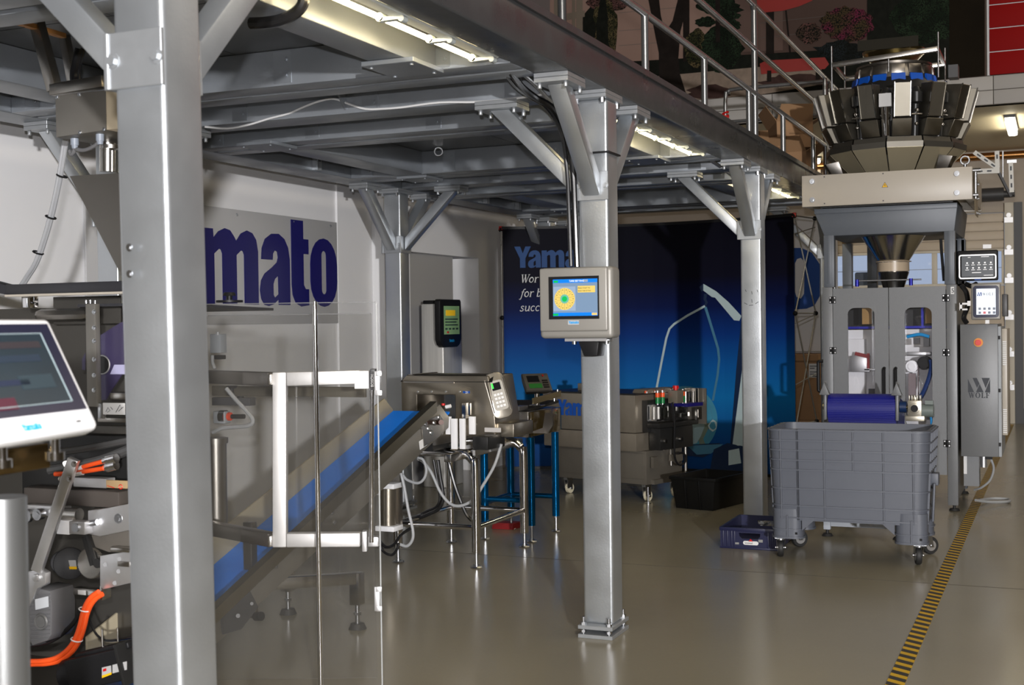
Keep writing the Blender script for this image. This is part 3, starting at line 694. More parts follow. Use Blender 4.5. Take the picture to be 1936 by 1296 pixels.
# bulkhead void above
# cartons on the platform
def carton(c, sx, sy, sz, rz, lab, flaps=True, tilt=0):
    t = thing('cardboard_box', c, lab, 'box', 'cardboard boxes piled on the platform')
    T = Matrix.Translation(V(c)) @ Matrix.Rotation(rz, 4, 'Z') @ Matrix.Rotation(tilt, 4, 'Y')
    m = MB(T); w = .006
    m.box(-sx/2, sx/2, -sy/2, sy/2, 0, w)
    m.box(-sx/2, -sx/2+w, -sy/2, sy/2, w, sz); m.box(sx/2-w, sx/2, -sy/2, sy/2, w, sz); m.box(-sx/2+w, sx/2-w, -sy/2, -sy/2+w, w, sz); m.box(-sx/2+w, sx/2-w, sy/2-w, sy/2, w, sz)
    m.build('body', CARTON, t)
    if flaps:
        for (a, b, d) in (((-sx/2, -sy/2, sz), (-sx/2, sy/2, sz), (-.12, 0, .14)), ((sx/2, -sy/2, sz), (sx/2, sy/2, sz), (.1, 0, .16)), ((-sx/2, -sy/2, sz), (sx/2, -sy/2, sz), (0, -.14, .09)), ((-sx/2, sy/2, sz), (sx/2, sy/2, sz), (0, .1, .16))):
            m = MB(T); a, b, d = V(a), V(b), V(d); n = (b-a).cross(d).normalized()*.005
            m.prism([a, b, b+d-(b-a)*.06, a+d+(b-a)*.06], n); m.build('flap', CARTON, t)
    m = MB(T); m.box(-sx/2-.001, -sx/2-.0003, -sy/2+.05, sy/2-.12, sz*.5, sz*.56); m.build('printed_mark', CARTOND, t)
    return t
carton((12.75, 2.86, 2.962), .40, .42, .34, .25, 'open cardboard box at the left of the pile on the platform')
carton((12.85, 2.42, 2.962), .38, .36, .28, -.12, 'cardboard box at the right of the pile, behind the last short railing post')
carton((12.85, 2.45, 3.27), .36, .36, .26, .45, 'open cardboard box with raised flaps lying on top of the right box of the pile', True, .12)
# ================================================================== WALL SIGN
sg = thing('wall_sign', (8.6, 5.945, 1.6), 'translucent wall sign with big navy wordmark on the white wall behind the near column', 'sign')
SIGNP = mat('sign_plate', (.50, .50, .505, 1), .35)
m = MB(); m.box(6.7, 9.91, 5.925, 5.945, 1.62, 2.52); m.build('sign_plate', SIGNP, sg, .004)
xo = 9.885-.76*.575
wordmark((6.98, 5.924, 1.777), (1, 0, 0), (0, 0, 1), .575, YAMB, sg, 'wordmark', .006)
m = MB()
for x in (8.4, 9.2, 9.8): m.bolt((x, 5.925, 2.48), (0, -1, 0), .008)
m.build('screws', BOLT, sg)

# ================================================================== DISPLAY WALL
bn = thing('display_wall', (13, 4, 0), 'tall curved dark blue pop-up display wall printed with a globe hanging from a crane', 'display')
def bx(y):   # plan of the curve
    t = (y-2.427)/(5.581-2.427); return 12.82+.42*4*t*(1-t)
def banner_mat():
    m = bpy.data.materials.new('banner_print'); m.use_nodes = True; nt = m.node_tree; n = nt.nodes; p = n['Principled BSDF']; p.inputs['Roughness'].default_value = .6; p.inputs['Specular IOR Level'].default_value = .08
    tc = n.new('ShaderNodeTexCoord'); sp = n.new('ShaderNodeSeparateXYZ'); nt.links.new(tc.outputs['Object'], sp.inputs[0])
    r = n.new('ShaderNodeValToRGB'); mr = n.new('ShaderNodeMapRange'); mr.inputs[1].default_value = 0; mr.inputs[2].default_value = 2.65
    nt.links.new(sp.outputs['Z'], mr.inputs[0]); nt.links.new(mr.outputs[0], r.inputs[0])
    e = r.color_ramp.elements; e[0].position = 0; e[0].color = (.004, .04, .16, 1); e[1].position = 1; e[1].color = (.004, .004, .008, 1)
    for pos, c in ((.14, (.006, .07, .26, 1)), (.30, (.006, .15, .42, 1)), (.42, (.005, .10, .36, 1)), (.55, (.004, .035, .20, 1)), (.66, (.004, .010, .065, 1)), (.78, (.005, .005, .014, 1))):
        q = e.new(pos); q.color = c
    nt.links.new(r.outputs[0], p.inputs['Base Color']); MATS['banner_print'] = m
    return m
BANM = banner_mat()
N = 4; W = (5.581-2.427)/N
for k in range(N):
    ys = [2.427+W*k+W*i/5 for i in range(6)]
    m = MB()
    m.ring2 if False else None
    P0 = [(bx(y), y, .03) for y in ys]; P1 = [(bx(y), y, 2.63) for y in ys]
    n6 = len(ys); pts = P0+P1+[(x+.012, y, z) for x, y, z in P0]+[(x+.012, y, z) for x, y, z in P1]; fs = []
    for i in range(n6-1):
        fs += [(i, i+1, n6+i+1, n6+i), (2*n6+i, 3*n6+i, 3*n6+i+1, 2*n6+i+1), (n6+i, n6+i+1, 3*n6+i+1, 3*n6+i), (i, 2*n6+i, 2*n6+i+1, i+1)]
    fs += [(0, n6, 3*n6, 2*n6), (n6-1, 2*n6+n6-1, 3*n6+n6-1, 2*n6-1)]
    m.faces(pts, fs); m.build('print_panel', BANM, bn)
m = MB()
for k in range(20):
    y0, y1 = 2.42+k*3.17/20, 2.42+(k+1)*3.17/20
    m.bar((bx(y0), y0, 2.64), (bx(y1), y1, 2.64), .03, .03); m.bar((bx(y0), y0, .015), (bx(y1), y1, .015), .03, .03)
m.build('edge_strip', BLACK, bn)
_bl = [0]
def onB(px, py):   # the picture ray met with the curved print
    d = ray(px, py); lo, hi = 11., 15.
    for _ in range(40):
        mid = (lo+hi)/2; q = C0+d*(mid/d.x)
        if mid < bx(q.y): lo = mid
        else: hi = mid
    return C0+d*(lo/d.x)
def bflat(name, pts, mt):
    _bl[0] += 1; m = MB(); off = -.002-.0007*_bl[0]; P = [onB(a, b) for a, b in pts]
    m.faces([(0, q.y, q.z) for q in P], [tuple(range(len(P)))])
    y = min(q.y for q in P)+.05
    while y < max(q.y for q in P):
        bmesh.ops.bisect_plane(m.bm, geom=m.bm.verts[:]+m.bm.edges[:]+m.bm.faces[:], plane_co=(0, y, 0), plane_no=(0, 1, 0)); y += .05
    for v in m.bm.verts: v.co.x = bx(v.co.y)+off
    return m.build(name, mt, bn)
def bstroke(name, pts, w0, w1, mt):
    L = []; R = []
    for i, (x, y) in enumerate(pts):
        a = pts[max(i-1, 0)]; b = pts[min(i+1, len(pts)-1)]; dx, dy = b[0]-a[0], b[1]-a[1]; l = math.hypot(dx, dy)
        w = w0+(w1-w0)*i/(len(pts)-1); L.append((x-dy/l*w/2, y+dx/l*w/2)); R.append((x+dy/l*w/2, y-dx/l*w/2))
    for i in range(len(pts)-1):
        pass
    return bflat(name, L+R[::-1], mt)
CRN = mat('print_crane_white', (.46, .58, .60, 1), .4); CRB = mat('print_crane_teal', (.06, .20, .32, 1), .4); CRD = mat('print_deep_blue', (.004, .018, .06, 1), .4)
GLB = mat('print_globe', (.05, .24, .36, 1), .4, 0, .5, 3); GLL = mat('print_land', (.16, .21, .16, 1), .4, 0, .3, 8); GLG = mat('print_land_light', (.28, .40, .44, 1), .4)
bflat('printed_mast', [(1402, 600), (1440, 600), (1440, 900), (1376, 900), (1392, 700)], CRD)
bflat('printed_mast', [(1408, 660), (1418, 660), (1402, 880), (1380, 880)], CRN)
bflat('printed_mast', [(1424, 640), (1432, 640), (1426, 880), (1412, 880)], CRB)
bflat('printed_arm', [(1330, 537), (1354, 551), (1378, 572), (1402, 598), (1398, 607), (1388, 606), (1352, 563), (1346, 562), (1329, 549)], CRN)
bflat('printed_arm_end', [(1322, 543), (1330, 537), (1330, 548), (1327, 552)], CRD)
bstroke('printed_hook', [(1334, 556), (1333, 566), (1336, 572), (1333, 580)], 6, 4, CRD)
bstroke('printed_cable', [(1333, 579), (1300, 597), (1275, 613), (1266, 622), (1260, 640), (1252, 680), (1241, 738)], 4, 4, CRN)
bstroke('printed_cable', [(1334, 581), (1346, 620), (1358, 660), (1360, 680), (1357, 710), (1348, 758)], 5, 4, CRB)
gcx, gcy, gr = 1296, 795, 61
bflat('printed_globe', [(gcx+gr*math.cos(math.radians(a)), gcy+1.06*gr*math.sin(math.radians(a))) for a in range(0, 360, 8)], GLB)
for k in (.35, .62, .85):
    bflat('printed_grid_line', [(gcx+gr*k*math.cos(math.radians(a)), gcy+1.05*gr*math.sin(math.radians(a))) for a in range(-90, 91, 12)]+[(gcx+(gr*k-1)*math.cos(math.radians(a)), gcy+1.05*gr*math.sin(math.radians(a))) for a in range(90, -91, -12)], CRB)
bflat('printed_land', [(1278, 738), (1300, 733), (1318, 742), (1330, 755), (1326, 775), (1334, 792), (1340, 812), (1345, 800), (1330, 830), (1336, 845), (1325, 848), (1318, 820), (1312, 795), (1316, 770), (1305, 757), (1285, 750)], GLL)
bflat('printed_land', [(1304, 775), (1318, 765), (1326, 782), (1333, 806), (1326, 824), (1318, 838), (1306, 842), (1300, 810)], GLG)
bflat('printed_chain', blob(1348, 805, 8, 11, 12, .2), CRN)
bflat('printed_chain', blob(1348, 805, 6, 8, 12, .2), GLB)
bflat('printed_pan', [(1290, 842), (1362, 838), (1350, 855), (1330, 865), (1300, 862), (1270, 850)], CRD)
bflat('printed_pan', [(1300, 843), (1368, 840), (1345, 858), (1318, 860)], CRB)
bflat('printed_base', [(1350, 850), (1376, 838), (1410, 845), (1440, 840), (1440, 905), (1340, 905)], CRD)
bflat('printed_base', [(1378, 852), (1398, 848), (1402, 876), (1378, 880)], CRN)
bflat('printed_knob', blob(1397, 836, 7, 7, 14, 0), CRN)
# wordmark and slogan on the display wall
q = onB(974, 507); q2 = onB(1090, 505)
wordmark(q+V((-.02, 0, 0)), (q2-q).normalized().cross(V((0, 0, 1))).cross(V((0, 0, 1)))*-1, (0, 0, 1), .185, mat('print_logo_blue', (.003, .05, .19, 1), .5, spec=.2), bn, 'wordmark')
for (px, py, s, sz, tl) in ((985, 535, 'Wor', .15, 0), (985, 562, 'for b', .15, 0), (984, 589, 'succ', .15, 0)):
    o = onB(px, py); serif(s, o+V((-.03, 0, 0)), (q2-q).normalized(), (0, 0, 1), .124, TEXTW, bn)
# folding lattice behind the ends
LAT = mat('lattice_tube', (.42, .41, .38, 1), .4, .6)
def lattice(y0, y1, x0, x1):
    m = MB(); zz = [.55, 1.09, 1.66, 2.2, 2.63]
    P = lambda s, z: (x0, y0, z) if s == 0 else (x1, y1, z)
    for a, b in zip(zz[0::2], zz[2::2]):
        m.cyl(P(0, a), P(1, b), .007, n=6); m.cyl(P(1, a), P(0, b), .007, n=6)
    for z in zz[0::2]: m.cyl(P(0, z), P(1, z), .007, n=6)
    for a, b in ((.95, 1.14), (1.56, 1.75), (2.45, 2.64)): m.cyl(P(0, a), P(1, b-.1), .006, n=6)
    m.build('lattice', LAT, bn)
    m = MB()
    for z in zz[0::2]:
        for s in (0, 1): m.sph(P(s, z), .025)
    m.build('lattice_hub', BLACK, bn)
    m = MB(); m.box(x0-.02, x0+.02, y0-.02, y0+.02, 2.62, 2.66); m.build('red_clip', RED, bn)
lattice(2.42, 2.30, 12.83, 13.3)
lattice(5.60, 5.66, 12.83, 12.95)

# ================================================================== behind the display: roll-up banner, cartons
rb = thing('rollup_banner', (15.4, 2.85, 1.19), 'white roll-up banner with a blue rounded emblem, half hidden behind the display wall', 'banner')
m = MB(); A = onX(1496, 466, 15.6); B = onX(1552, 664, 15.6); m.box(15.6, 15.61, B.y, A.y+.3, B.z, A.z+.35); m.build('fabric', mat('banner_white', (.74, .74, .76, 1), .6), rb)
m = MB(); pts = [onX(a, b, 15.597) for a, b in ((1480, 469), (1515, 469), (1535, 478), (1550, 500), (1550, 560), (1540, 578), (1525, 584), (1480, 587))]; m.prism(pts, (.002, 0, 0)); m.build('blue_emblem', mat('emblem_blue', srgb(20, 72, 150), .6), rb)
m = MB(); pts = [onX(a, b, 15.593) for a, b in ((1503, 498), (1507, 490), (1514, 488), (1520, 494), (1521, 505), (1520, 556), (1514, 565), (1506, 562), (1503, 552))]; m.prism(pts, (.002, 0, 0)); m.build('white_slot', MATS['banner_white'], rb)
m = MB(); m.cyl((15.6, B.y, 1.198), (15.6, A.y+.3, 1.198), .015); m.build('bottom_bar', ALU, rb)
m = MB(); m.box(15.612, 15.63, B.y+.1, B.y+.14, 1.195, A.z+.3); m.build('back_pole', ALU, rb)
for (z0, z1, lab) in ((0, .40, 'lower cardboard box stacked beneath the white roll-up banner'), (.402, 1.18, 'taller cardboard box with a white paper label, below the roll-up banner')):
    t = thing('cardboard_box', (15.7, 2.9, z0), lab, 'box', 'cardboard boxes stacked by the display wall')
    m = MB(); m.box(15.3, 15.95, 2.62, 3.25, z0, z1); m.build('body', CARTON, t, .006)
    if z0 > 0:
        m = MB(); pts = [onX(a, b, 15.298) for a, b in ((1529, 688), (1547, 688), (1547, 715), (1529, 714))]; m.prism(pts, (.0015, 0, 0)); m.build('paper_label', TEXTW, t)
        m = MB()
        for k, yy in enumerate((692, 696, 703, 707, 711)): m.prism([onX(a, b, 15.2965) for a, b in ((1531, yy), (1544-k % 2*4, yy), (1544-k % 2*4, yy+1.5), (1531, yy+1.5))], (.001, 0, 0))
        m.build('label_print', INKD, t)
    m = MB(); m.box(15.299, 15.2995, 2.62, 3.25, z1-.09, z1-.07); m.build('tape_line', CARTOND, t)

# ================================================================== CABINET WITH DISPLAY (by the door recess)
cb = thing('display_cabinet', (11.4, 5.62, 0), 'tall stainless weighing terminal with a black framed colour display, in front of the door recess', 'terminal')
m = MB(); m.box(11.20, 11.62, 5.52, 5.76, 0, 1.80); m.build('column_body', mat('light_brushed_stainless', (.62, .61, .58, 1), .42, .45, .35, 22, aniso=(1, 1, .04)), cb, .012, 3)
m = MB(); m.box(11.23, 11.60, 5.60, 5.755, 1.801, 1.835); m.build('rear_cap', BLACK, cb, .01)
xa_, xb_ = onY(832, 600, 5.455).x, onY(872, 600, 5.455).x
def hx_(v): return xa_+(v-11.212)/.418*(xb_-xa_)
m = MB(); pts = [(11.212, 1.45), (11.24, 1.40), (11.29, 1.375), (11.55, 1.375), (11.60, 1.40), (11.63, 1.45), (11.63, 1.82), (11.615, 1.84), (11.23, 1.84), (11.212, 1.82)]
m.prism([(hx_(a), 5.455, b) for a, b in pts], (0, .06, 0)); dh = m.build('display_head', BLACK, cb, .008)
SCR = (('screen', srgb(70, 92, 62), .0), )
m = MB(); m.box(hx_(11.285), hx_(11.585), 5.451, 5.4545, 1.50, 1.775); m.build('screen', mat('lcd_green_grey', srgb(118, 150, 105), .3, emit=srgb(118, 150, 105), estr=.25), dh)
m = MB(); m.box(hx_(11.315), hx_(11.50), 5.449, 5.4508, 1.68, 1.735); m.build('yellow_readout', mat('lcd_yellow', srgb(225, 180, 30), .3, emit=srgb(225, 180, 30), estr=.3), dh)
m = MB()
for k in range(3): m.box(hx_(11.30), hx_(11.55-.03*(k % 2)), 5.449, 5.4508, 1.585+k*.028, 1.597+k*.028)
for k in range(4): m.box(hx_(11.30+k*.07), hx_(11.345+k*.07), 5.449, 5.4508, 1.545, 1.562)
m.build('screen_rows', mat('lcd_dark', srgb(60, 80, 70), .4), dh)
m = MB(); m.box(hx_(11.335), hx_(11.37), 5.449, 5.4508, 1.51, 1.53); m.build('red_key', RED, dh)
wordmark((hx_(11.385), 5.4545, 1.425), (1, 0, 0), (0, 0, 1), .022, YAMC, dh, 'wordmark', .001)
# ================================================================== small helpers for parts measured on a plane of constant x
def pbox(m, px0, py0, px1, py1, x, d):
    A, B = onX(px0, py0, x), onX(px1, py1, x); m.box(x, x+d, min(A.y, B.y), max(A.y, B.y), min(A.z, B.z), max(A.z, B.z))
def foot(m, x, y, r=.03, h=.11):
    m.cyl((x, y, .003), (x, y, .012), r, r*.8, n=16); m.cyl((x, y, .012), (x, y, .022), r*.45, n=12); m.cyl((x, y, .02), (x, y, h), .0095, n=10); m.cyl((x, y, h-.012), (x, y, h), .015, n=6)

# ================================================================== METAL DETECTOR on its bent-tube stand
ds = thing('detector_stand', (8.0, 3.82, 0), 'bent stainless tube stand under the metal detector', 'stand')
for x in (7.6, 8.42):
    m = MB(); m.tube([(x, 4.107, .10), (x, 4.107, .66), (x, 4.095, .70), (x, 4.06, .735), (x, 4.0, .75), (x, 3.63, .75), (x, 3.575, .735), (x, 3.54, .70), (x, 3.527, .66), (x, 3.527, .10)], .031, n=16, sub=3); m.build('bent_leg', CHROME, ds)
m = MB()
for y in (3.527, 4.107): m.cyl((7.6, y, .262), (8.42, y, .262), .019, n=12)
m.cyl((7.6, 3.53, .262), (7.6, 4.10, .262), .019, n=12); m.cyl((8.42, 3.53, .262), (8.42, 4.10, .262), .019, n=12)
m.build('stretcher', CHROME, ds)
for x in (7.6, 8.42):
    for y in (3.527, 4.107):
        m = MB(); foot(m, x, y, .042); m.build('levelling_foot', BOLT, ds)
m = MB(); m.bar((7.4, 3.63, .735), (8.6, 3.63, .735), .05, .05); m.bar((7.4, 4.02, .735), (8.6, 4.02, .735), .05, .05); m.build('side_rail', INOX, ds, .004)
md = thing('metal_detector', (7.9, 3.76, .76), 'stainless metal detector arch with a tilted keypad, over the short conveyor', 'metal detector')
INOXW = mat('warm_brushed_stainless', (.34, .305, .25, 1), .30, .92, .12, 12, .05, 150)
x0, x1 = 7.70, 8.12
m = MB(); m.prism([(x0, 4.12, .93), (x0, 4.12, 1.215), (x0, 4.08, 1.255), (x0, 3.47, 1.255), (x0, 3.425, .97), (x0, 3.425, .85), (x0, 3.715, .85), (x0, 3.715, 1.125), (x0, 4.0, 1.125), (x0, 4.0, .93)], (x1-x0, 0, 0)); m.build('arch', INOXW, md, .008)
m = MB(); m.box(x0+.02, x1-.02, 4.04, 4.075, 1.256, 1.262); m.box(x0-.004, x0, 3.72, 4.1, 1.205, 1.215); m.build('seam_edge', INOXD, md)
m = MB(); m.box(x0+.02, x0+.36, 3.30, 3.4245, .85, .94); m.build('side_box', INOXW, md, .006)
m = MB(); pbox(m, 875, 740, 888, 744, x0-.003, .002); m.build('blue_badge', YAML, md)
m = MB(); pbox(m, 916, 809, 947, 818, x0-.003, .002); m.build('rating_plate', mat('label_grey', (.52, .50, .48, 1), .4), md)
text('21', onX(880, 744.5, x0-.004), (0, -1, 0), (0, 0, 1), .022, TEXTW, md, 'badge_number', .02)
m = MB()
for px in (790, 816, 843, 869): m.bolt(onX(px, 741, x0), (-1, 0, 0), .004, .004)
m.build('screws', BOLT, md)
m = MB(); m.prism([(x0-.002, 4.122, 1.212), (x0-.002, 3.44, 1.212), (x0+.05, 3.45, 1.258), (x0+.05, 4.09, 1.258)], (0, 0, .003)); m.build('top_bevel', mat('bevel_dark_reflection', (.05, .046, .04, 1), .35, .8), md)  # dark strip paints in the reflection of the dark ceiling
# keypad
kc = V((7.76, 3.43, 1.12)); kx = V((.55, -.80, .0)).normalized(); ky = V((.10, -.30, -.0)); ky = (V((0, .28, .96))).normalized(); kx = (kx-ky*kx.dot(ky)).normalized(); kn = kx.cross(ky)
T = Matrix((kx, ky, kn)).transposed().to_4x4(); T.translation = kc+kn*.02
def rrect(w, h, r, n=5):
    return arc(w-r, h-r, r, r, 0, 90, n)+arc(-w+r, h-r, r, r, 90, 180, n)+arc(-w+r, -h+r, r, r, 180, 270, n)+arc(w-r, -h+r, r, r, 270, 360, n)
m = MB(T); m.prism([(u, v, -.03) for u, v in rrect(.07, .155, .05)], (0, 0, .04)); kp = m.build('keypad', mat('keypad_champagne', (.36, .33, .28, 1), .3, .7), md, .008)
m = MB(T); m.prism([(u, v, .0105) for u, v in rrect(.048, .10, .02)], (0, 0, .002)); m.build('keypad_face', mat('keypad_face', (.33, .31, .27, 1), .4, .4), kp)
m = MB(T); m.box(-.030, .03, .035, .085, .0128, .015); m.build('display', GLASSD, kp)
m = MB(T); m.box(-.030, -.018, .05, .085, .0152, .016); m.build('green_bar', mat('green_lit', srgb(30, 220, 60), .4, emit=srgb(30, 220, 60), estr=.6), kp)
m = MB(T)
for r in range(4):
    for c in range(3): m.box(-.03+c*.022, -.014+c*.022, -.08+r*.026, -.065+r*.026, .0128, .0165)
m.build('keys', WHITEP, kp)
m = MB(T)
for u in (-.062, .056): m.box(u, u+.006, -.11, .11, .0105, .018)
m.build('chrome_trim', CHROME, kp)
# infeed conveyor through the arch
ic = thing('short_conveyor', (8.0, 3.8, .77), 'short belt conveyor with white guide plates running through the metal detector', 'conveyor')
m = MB(); m.box(7.35, 8.62, 3.72, 3.99, .875, .905); m.build('belt', mat('cream_belt', (.42, .38, .30, 1), .5), ic, .008)
m = MB(); m.box(7.36, 8.6, 3.70, 3.715, .82, .90); m.box(7.36, 8.6, 3.995, 4.01, .82, .90); m.build('side_plate', INOX, ic)
m = MB(); m.box(7.42, 7.66, 3.745, 3.965, .775, .874); m.box(7.66, 8.5, 3.745, 3.965, .80, .874); m.build('bed', BLACKM, ic)
for (a, b, c, d, x) in ((842, 788, 852, 822, 7.50), (852, 792, 864, 850, 7.46), (868, 792, 879, 850, 7.45), (886, 788, 898, 822, 7.52)):
    m = MB(); pbox(m, a, b, c, d, x, .02); m.build('guide_plate', WHITEP, ic, .002)
m = MB(); pbox(m, 873, 763, 880, 792, 7.60, .05); pbox(m, 885, 763, 889, 785, 7.62, .02); m.build('guide_post', INOXB, ic)
m = MB(); pbox(m, 893, 826, 922, 852, 7.5, .28); m.build('motor_box', BLACKM, ic, .004)
m = MB(); m.bar(onX(896, 857, 7.46), onX(940, 846, 7.75), .02, .035); m.build('drip_plate', INOXB, ic)
m = MB(); m.cyl(onX(838, 767, 7.45), onX(838, 763, 7.45), .012); m.build('red_sensor', RED, ic); m = MB(); m.cyl(onX(843, 770, 7.45), onX(852, 768, 7.45), .012); m.build('sensor', WHITEP, ic)
# ================================================================== CHECKWEIGHER with blue film on its legs
cw = thing('checkweigher', (8.9, 3.75, 0), 'checkweigher with brown tinted cover on legs still wrapped in blue protective film', 'checkweigher')
m = MB(); m.box(8.6, 9.16, 3.56, 3.95, .765, .955); m.build('body', INOX, cw, .004)
m = MB(); m.box(8.63, 9.17, 3.528, 3.5585, .772, .95); m.build('tinted_cover', BRONZE, cw, .003)
m = MB(); m.prism([(8.6, 3.54, .957), (9.17, 3.54, .985), (9.17, 3.94, .985), (8.6, 3.94, .957)], (0, 0, .018)); m.build('weigh_belt', RUBBER, cw)
m = MB(); m.bar((8.62, 3.53, 1.03), (9.18, 3.53, 1.055), .012, .045); m.build('guide_rail', STEELWARM, cw)
m = MB(); m.cyl((9.1, 3.55, .98), (9.1, 3.55, 1.04), .008); m.cyl((9.12, 3.53, 1.06), (9.12, 3.53, 1.09), .008); m.bar((8.46, 3.6, .985), (8.62, 3.6, .985), .06, .03); m.build('rail_support', BOLT, cw)
for x in (8.63, 9.12):
    for y in (3.556, 3.93):
        m = MB(); m.cyl((x, y, .12), (x, y, .764), .029, n=16); m.build('leg', BLUEF, cw)
        m = MB(); foot(m, x, y, .04, .12); m.build('levelling_foot', BOLT, cw)
m = MB(); m.cyl((8.63, 3.93, .27), (9.12, 3.93, .27), .02); m.cyl((8.63, 3.556, .30), (8.63, 3.93, .30), .02); m.cyl((9.12, 3.556, .27), (9.12, 3.93, .27), .02); m.build('stretcher', BLUEF, cw)
m = MB(); m.box(9.171, 9.19, 3.53, 3.62, .78, .95); m.build('film_corner', BLUEF, cw)
m = MB(); m.prism([(8.58, 3.40, .80), (8.58, 3.36, .86), (8.58, 3.36, .95), (8.58, 3.42, .95), (8.58, 3.44, .84), (8.58, 3.56, .80)], (.012, 0, 0)); 
m.build('curved_bracket', INOXD, cw)
ind = thing('weighing_indicator', (8.8, 3.56, .985), 'dark weighing indicator with a green key panel tilted on a short post above the checkweigher', 'indicator')
m = MB(); m.cyl((8.8, 3.57, .985), (8.8, 3.57, 1.10), .02); m.box(8.76, 8.84, 3.52, 3.62, .985, .992); m.build('post', INOX, ind)
c = V((8.78, 3.56, 1.16)); kx = V((.72, -.69, 0)).normalized(); kn = V((-.55, -.58, .62)); kn = (kn-kx*kn.dot(kx)).normalized(); ky = kn.cross(kx)
T = Matrix((kx, ky, kn)).transposed().to_4x4(); T.translation = c
m = MB(T); m.hexa([(-.085, -.06, -.07), (.085, -.06, -.07), (.085, .06, -.07), (-.085, .06, -.07)], [(-.11, -.085, 0), (.11, -.085, 0), (.11, .085, 0), (-.11, .085, 0)]); h = m.build('housing', DARKG, ind, .01)
m = MB(T); m.box(-.10, .10, -.075, .075, .001, .004); m.build('front_plate', mat('front_plate_grey', (.10, .095, .09, 1), .5), h)
m = MB(T); m.box(-.075, .02, .0, .055, .0045, .006); m.build('lcd', GLASSD, h)
m = MB(T); m.box(-.075, .03, -.055, -.015, .0045, .006); m.build('green_panel', mat('green_label', srgb(10, 130, 40), .5), h)
m = MB(T)
for k in range(4): m.box(.04, .085, -.055+k*.02, -.043+k*.02, .0045, .007)
m.build('keys', BLACK, h)
m = MB(T); m.cyl((.06, .055, .0045), (.06, .055, .009), .008); m.build('red_key', RED, h)

# ================================================================== INCLINED CONVEYOR
cv = thing('inclined_conveyor', (6, 3.76, 0), 'inclined blue belt conveyor rising from the packaging machine to the metal detector', 'conveyor')
yn, yf = 3.55, 3.97
n0, n1 = onY(413, 1141, yn), onY(826, 760, yn); b0, b1 = onY(413, 1215, yn), onY(835, 822, yn)
def ext(p, q, x): t = (x-p.x)/(q.x-p.x); return p+(q-p)*t
XS, XF = 4.45, n1.x
tl, tr, bl, br = ext(n0, n1, XS), n1, ext(b0, b1, XS), b1
bt = lambda x: ext(onY(411, 1062, yf), onY(743, 777, yf), x).z
m = MB(); m.prism([bl, br, br+V((.10, 0, .035)), br+V((.11, 0, .10)), V((tr.x+.04, yn, tr.z-.02)), tl], (0, .012, 0)); m.build('side_plate', mat('conveyor_side', (.26, .245, .215, 1), .38, .6, .1, 8), cv, .002)
ft0, ft1 = ext(onY(432, 991, yf), onY(727, 754, yf), XS), onY(727, 754, yf)
XT = onY(743, 777, yf).x
m = MB(); m.prism([V((XS, yf, bt(XS)-.12)), V((XT, yf, bt(XT)-.12)), V((XT, yf, bt(XT)+.01)), V((ft1.x, yf, ft1.z)), V((XS, yf, ft0.z))], (0, .012, 0)); m.build('side_guide', OLIVE, cv, .002)
m = MB(); m.prism([V((XS, yn+.013, bt(XS)-.012)), V((XT, yn+.013, bt(XT)-.012)), V((XT, yn+.013, bt(XT))), V((XS, yn+.013, bt(XS)))], (0, yf-yn-.015, 0)); m.build('belt', BELTB, cv)
m = MB(); m.prism([tl+V((0, -.03, -.0)), tr+V((-.06, -.03, -.0)), tr+V((-.06, -.03, .006)), tl+V((0, -.03, .006))], (0, .045, 0)); m.prism([ext(n0, n1, XS)+V((0, -.03, -.06)), tr+V((-.06, -.03, -.06)), tr+V((-.06, -.03, 0)), tl+V((0, -.03, 0))], (0, .004, 0)); m.build('rail_strip', mat('rail_brass_tone', (.36, .32, .23, 1), .3, 1), cv)
m = MB(); p = [onY(a, b, yn-.004) for a, b in ((790, 806), (830, 784), (838, 796), (838, 815), (826, 828), (800, 845), (797, 812))]; m.prism(p, (0, -.006, 0)); m.build('bearing_plate', INOX, cv)
m = MB()
for a, b in ((811, 811), (805, 802), (816, 819), (831, 790), (822, 800)): m.bolt(onY(a, b, yn-.011), (0, -1, 0), .010)
m.build('bearing_bolts', BOLT, cv)
m = MB(); m.cyl(onY(834, 799, yn-.011), onY(834, 799, yn-.06), .016); m.build('shaft_end', mat('brown_bush', (.10, .035, .02, 1), .5), cv)
m = MB(); m.prism([onY(a, b, yn-.003) for a, b in ((792, 835), (805, 827), (807, 842), (794, 851))], (0, -.002, 0)); m.build('white_label', WHITEP, cv)
m = MB()
for a, b in ((722, 867), (628, 970), (632, 988), (522, 1071)): m.bolt(onY(a, b, yn), (0, -1, 0), .008)
m.build('side_screws', BOLT, cv)
# pivot bracket low on the side
m = MB(); m.prism([onY(a, b, yn-.004) for a, b in ((416, 1164), (467, 1112), (486, 1148), (454, 1190), (420, 1200))], (0, -.008, 0)); m.cyl(onY(450, 1165, yn-.01), onY(450, 1165, yn-.05), .010); m.cyl(onY(476, 1142, yn-.01), onY(476, 1142, yn-.05), .008); m.build('pivot_bracket', DARKG, cv)
m = MB(); m.cyl(onY(484, 1166, yn+.04), onY(494, 1166, yn+.0), .022); m.build('clamp_knob', BLACK, cv)
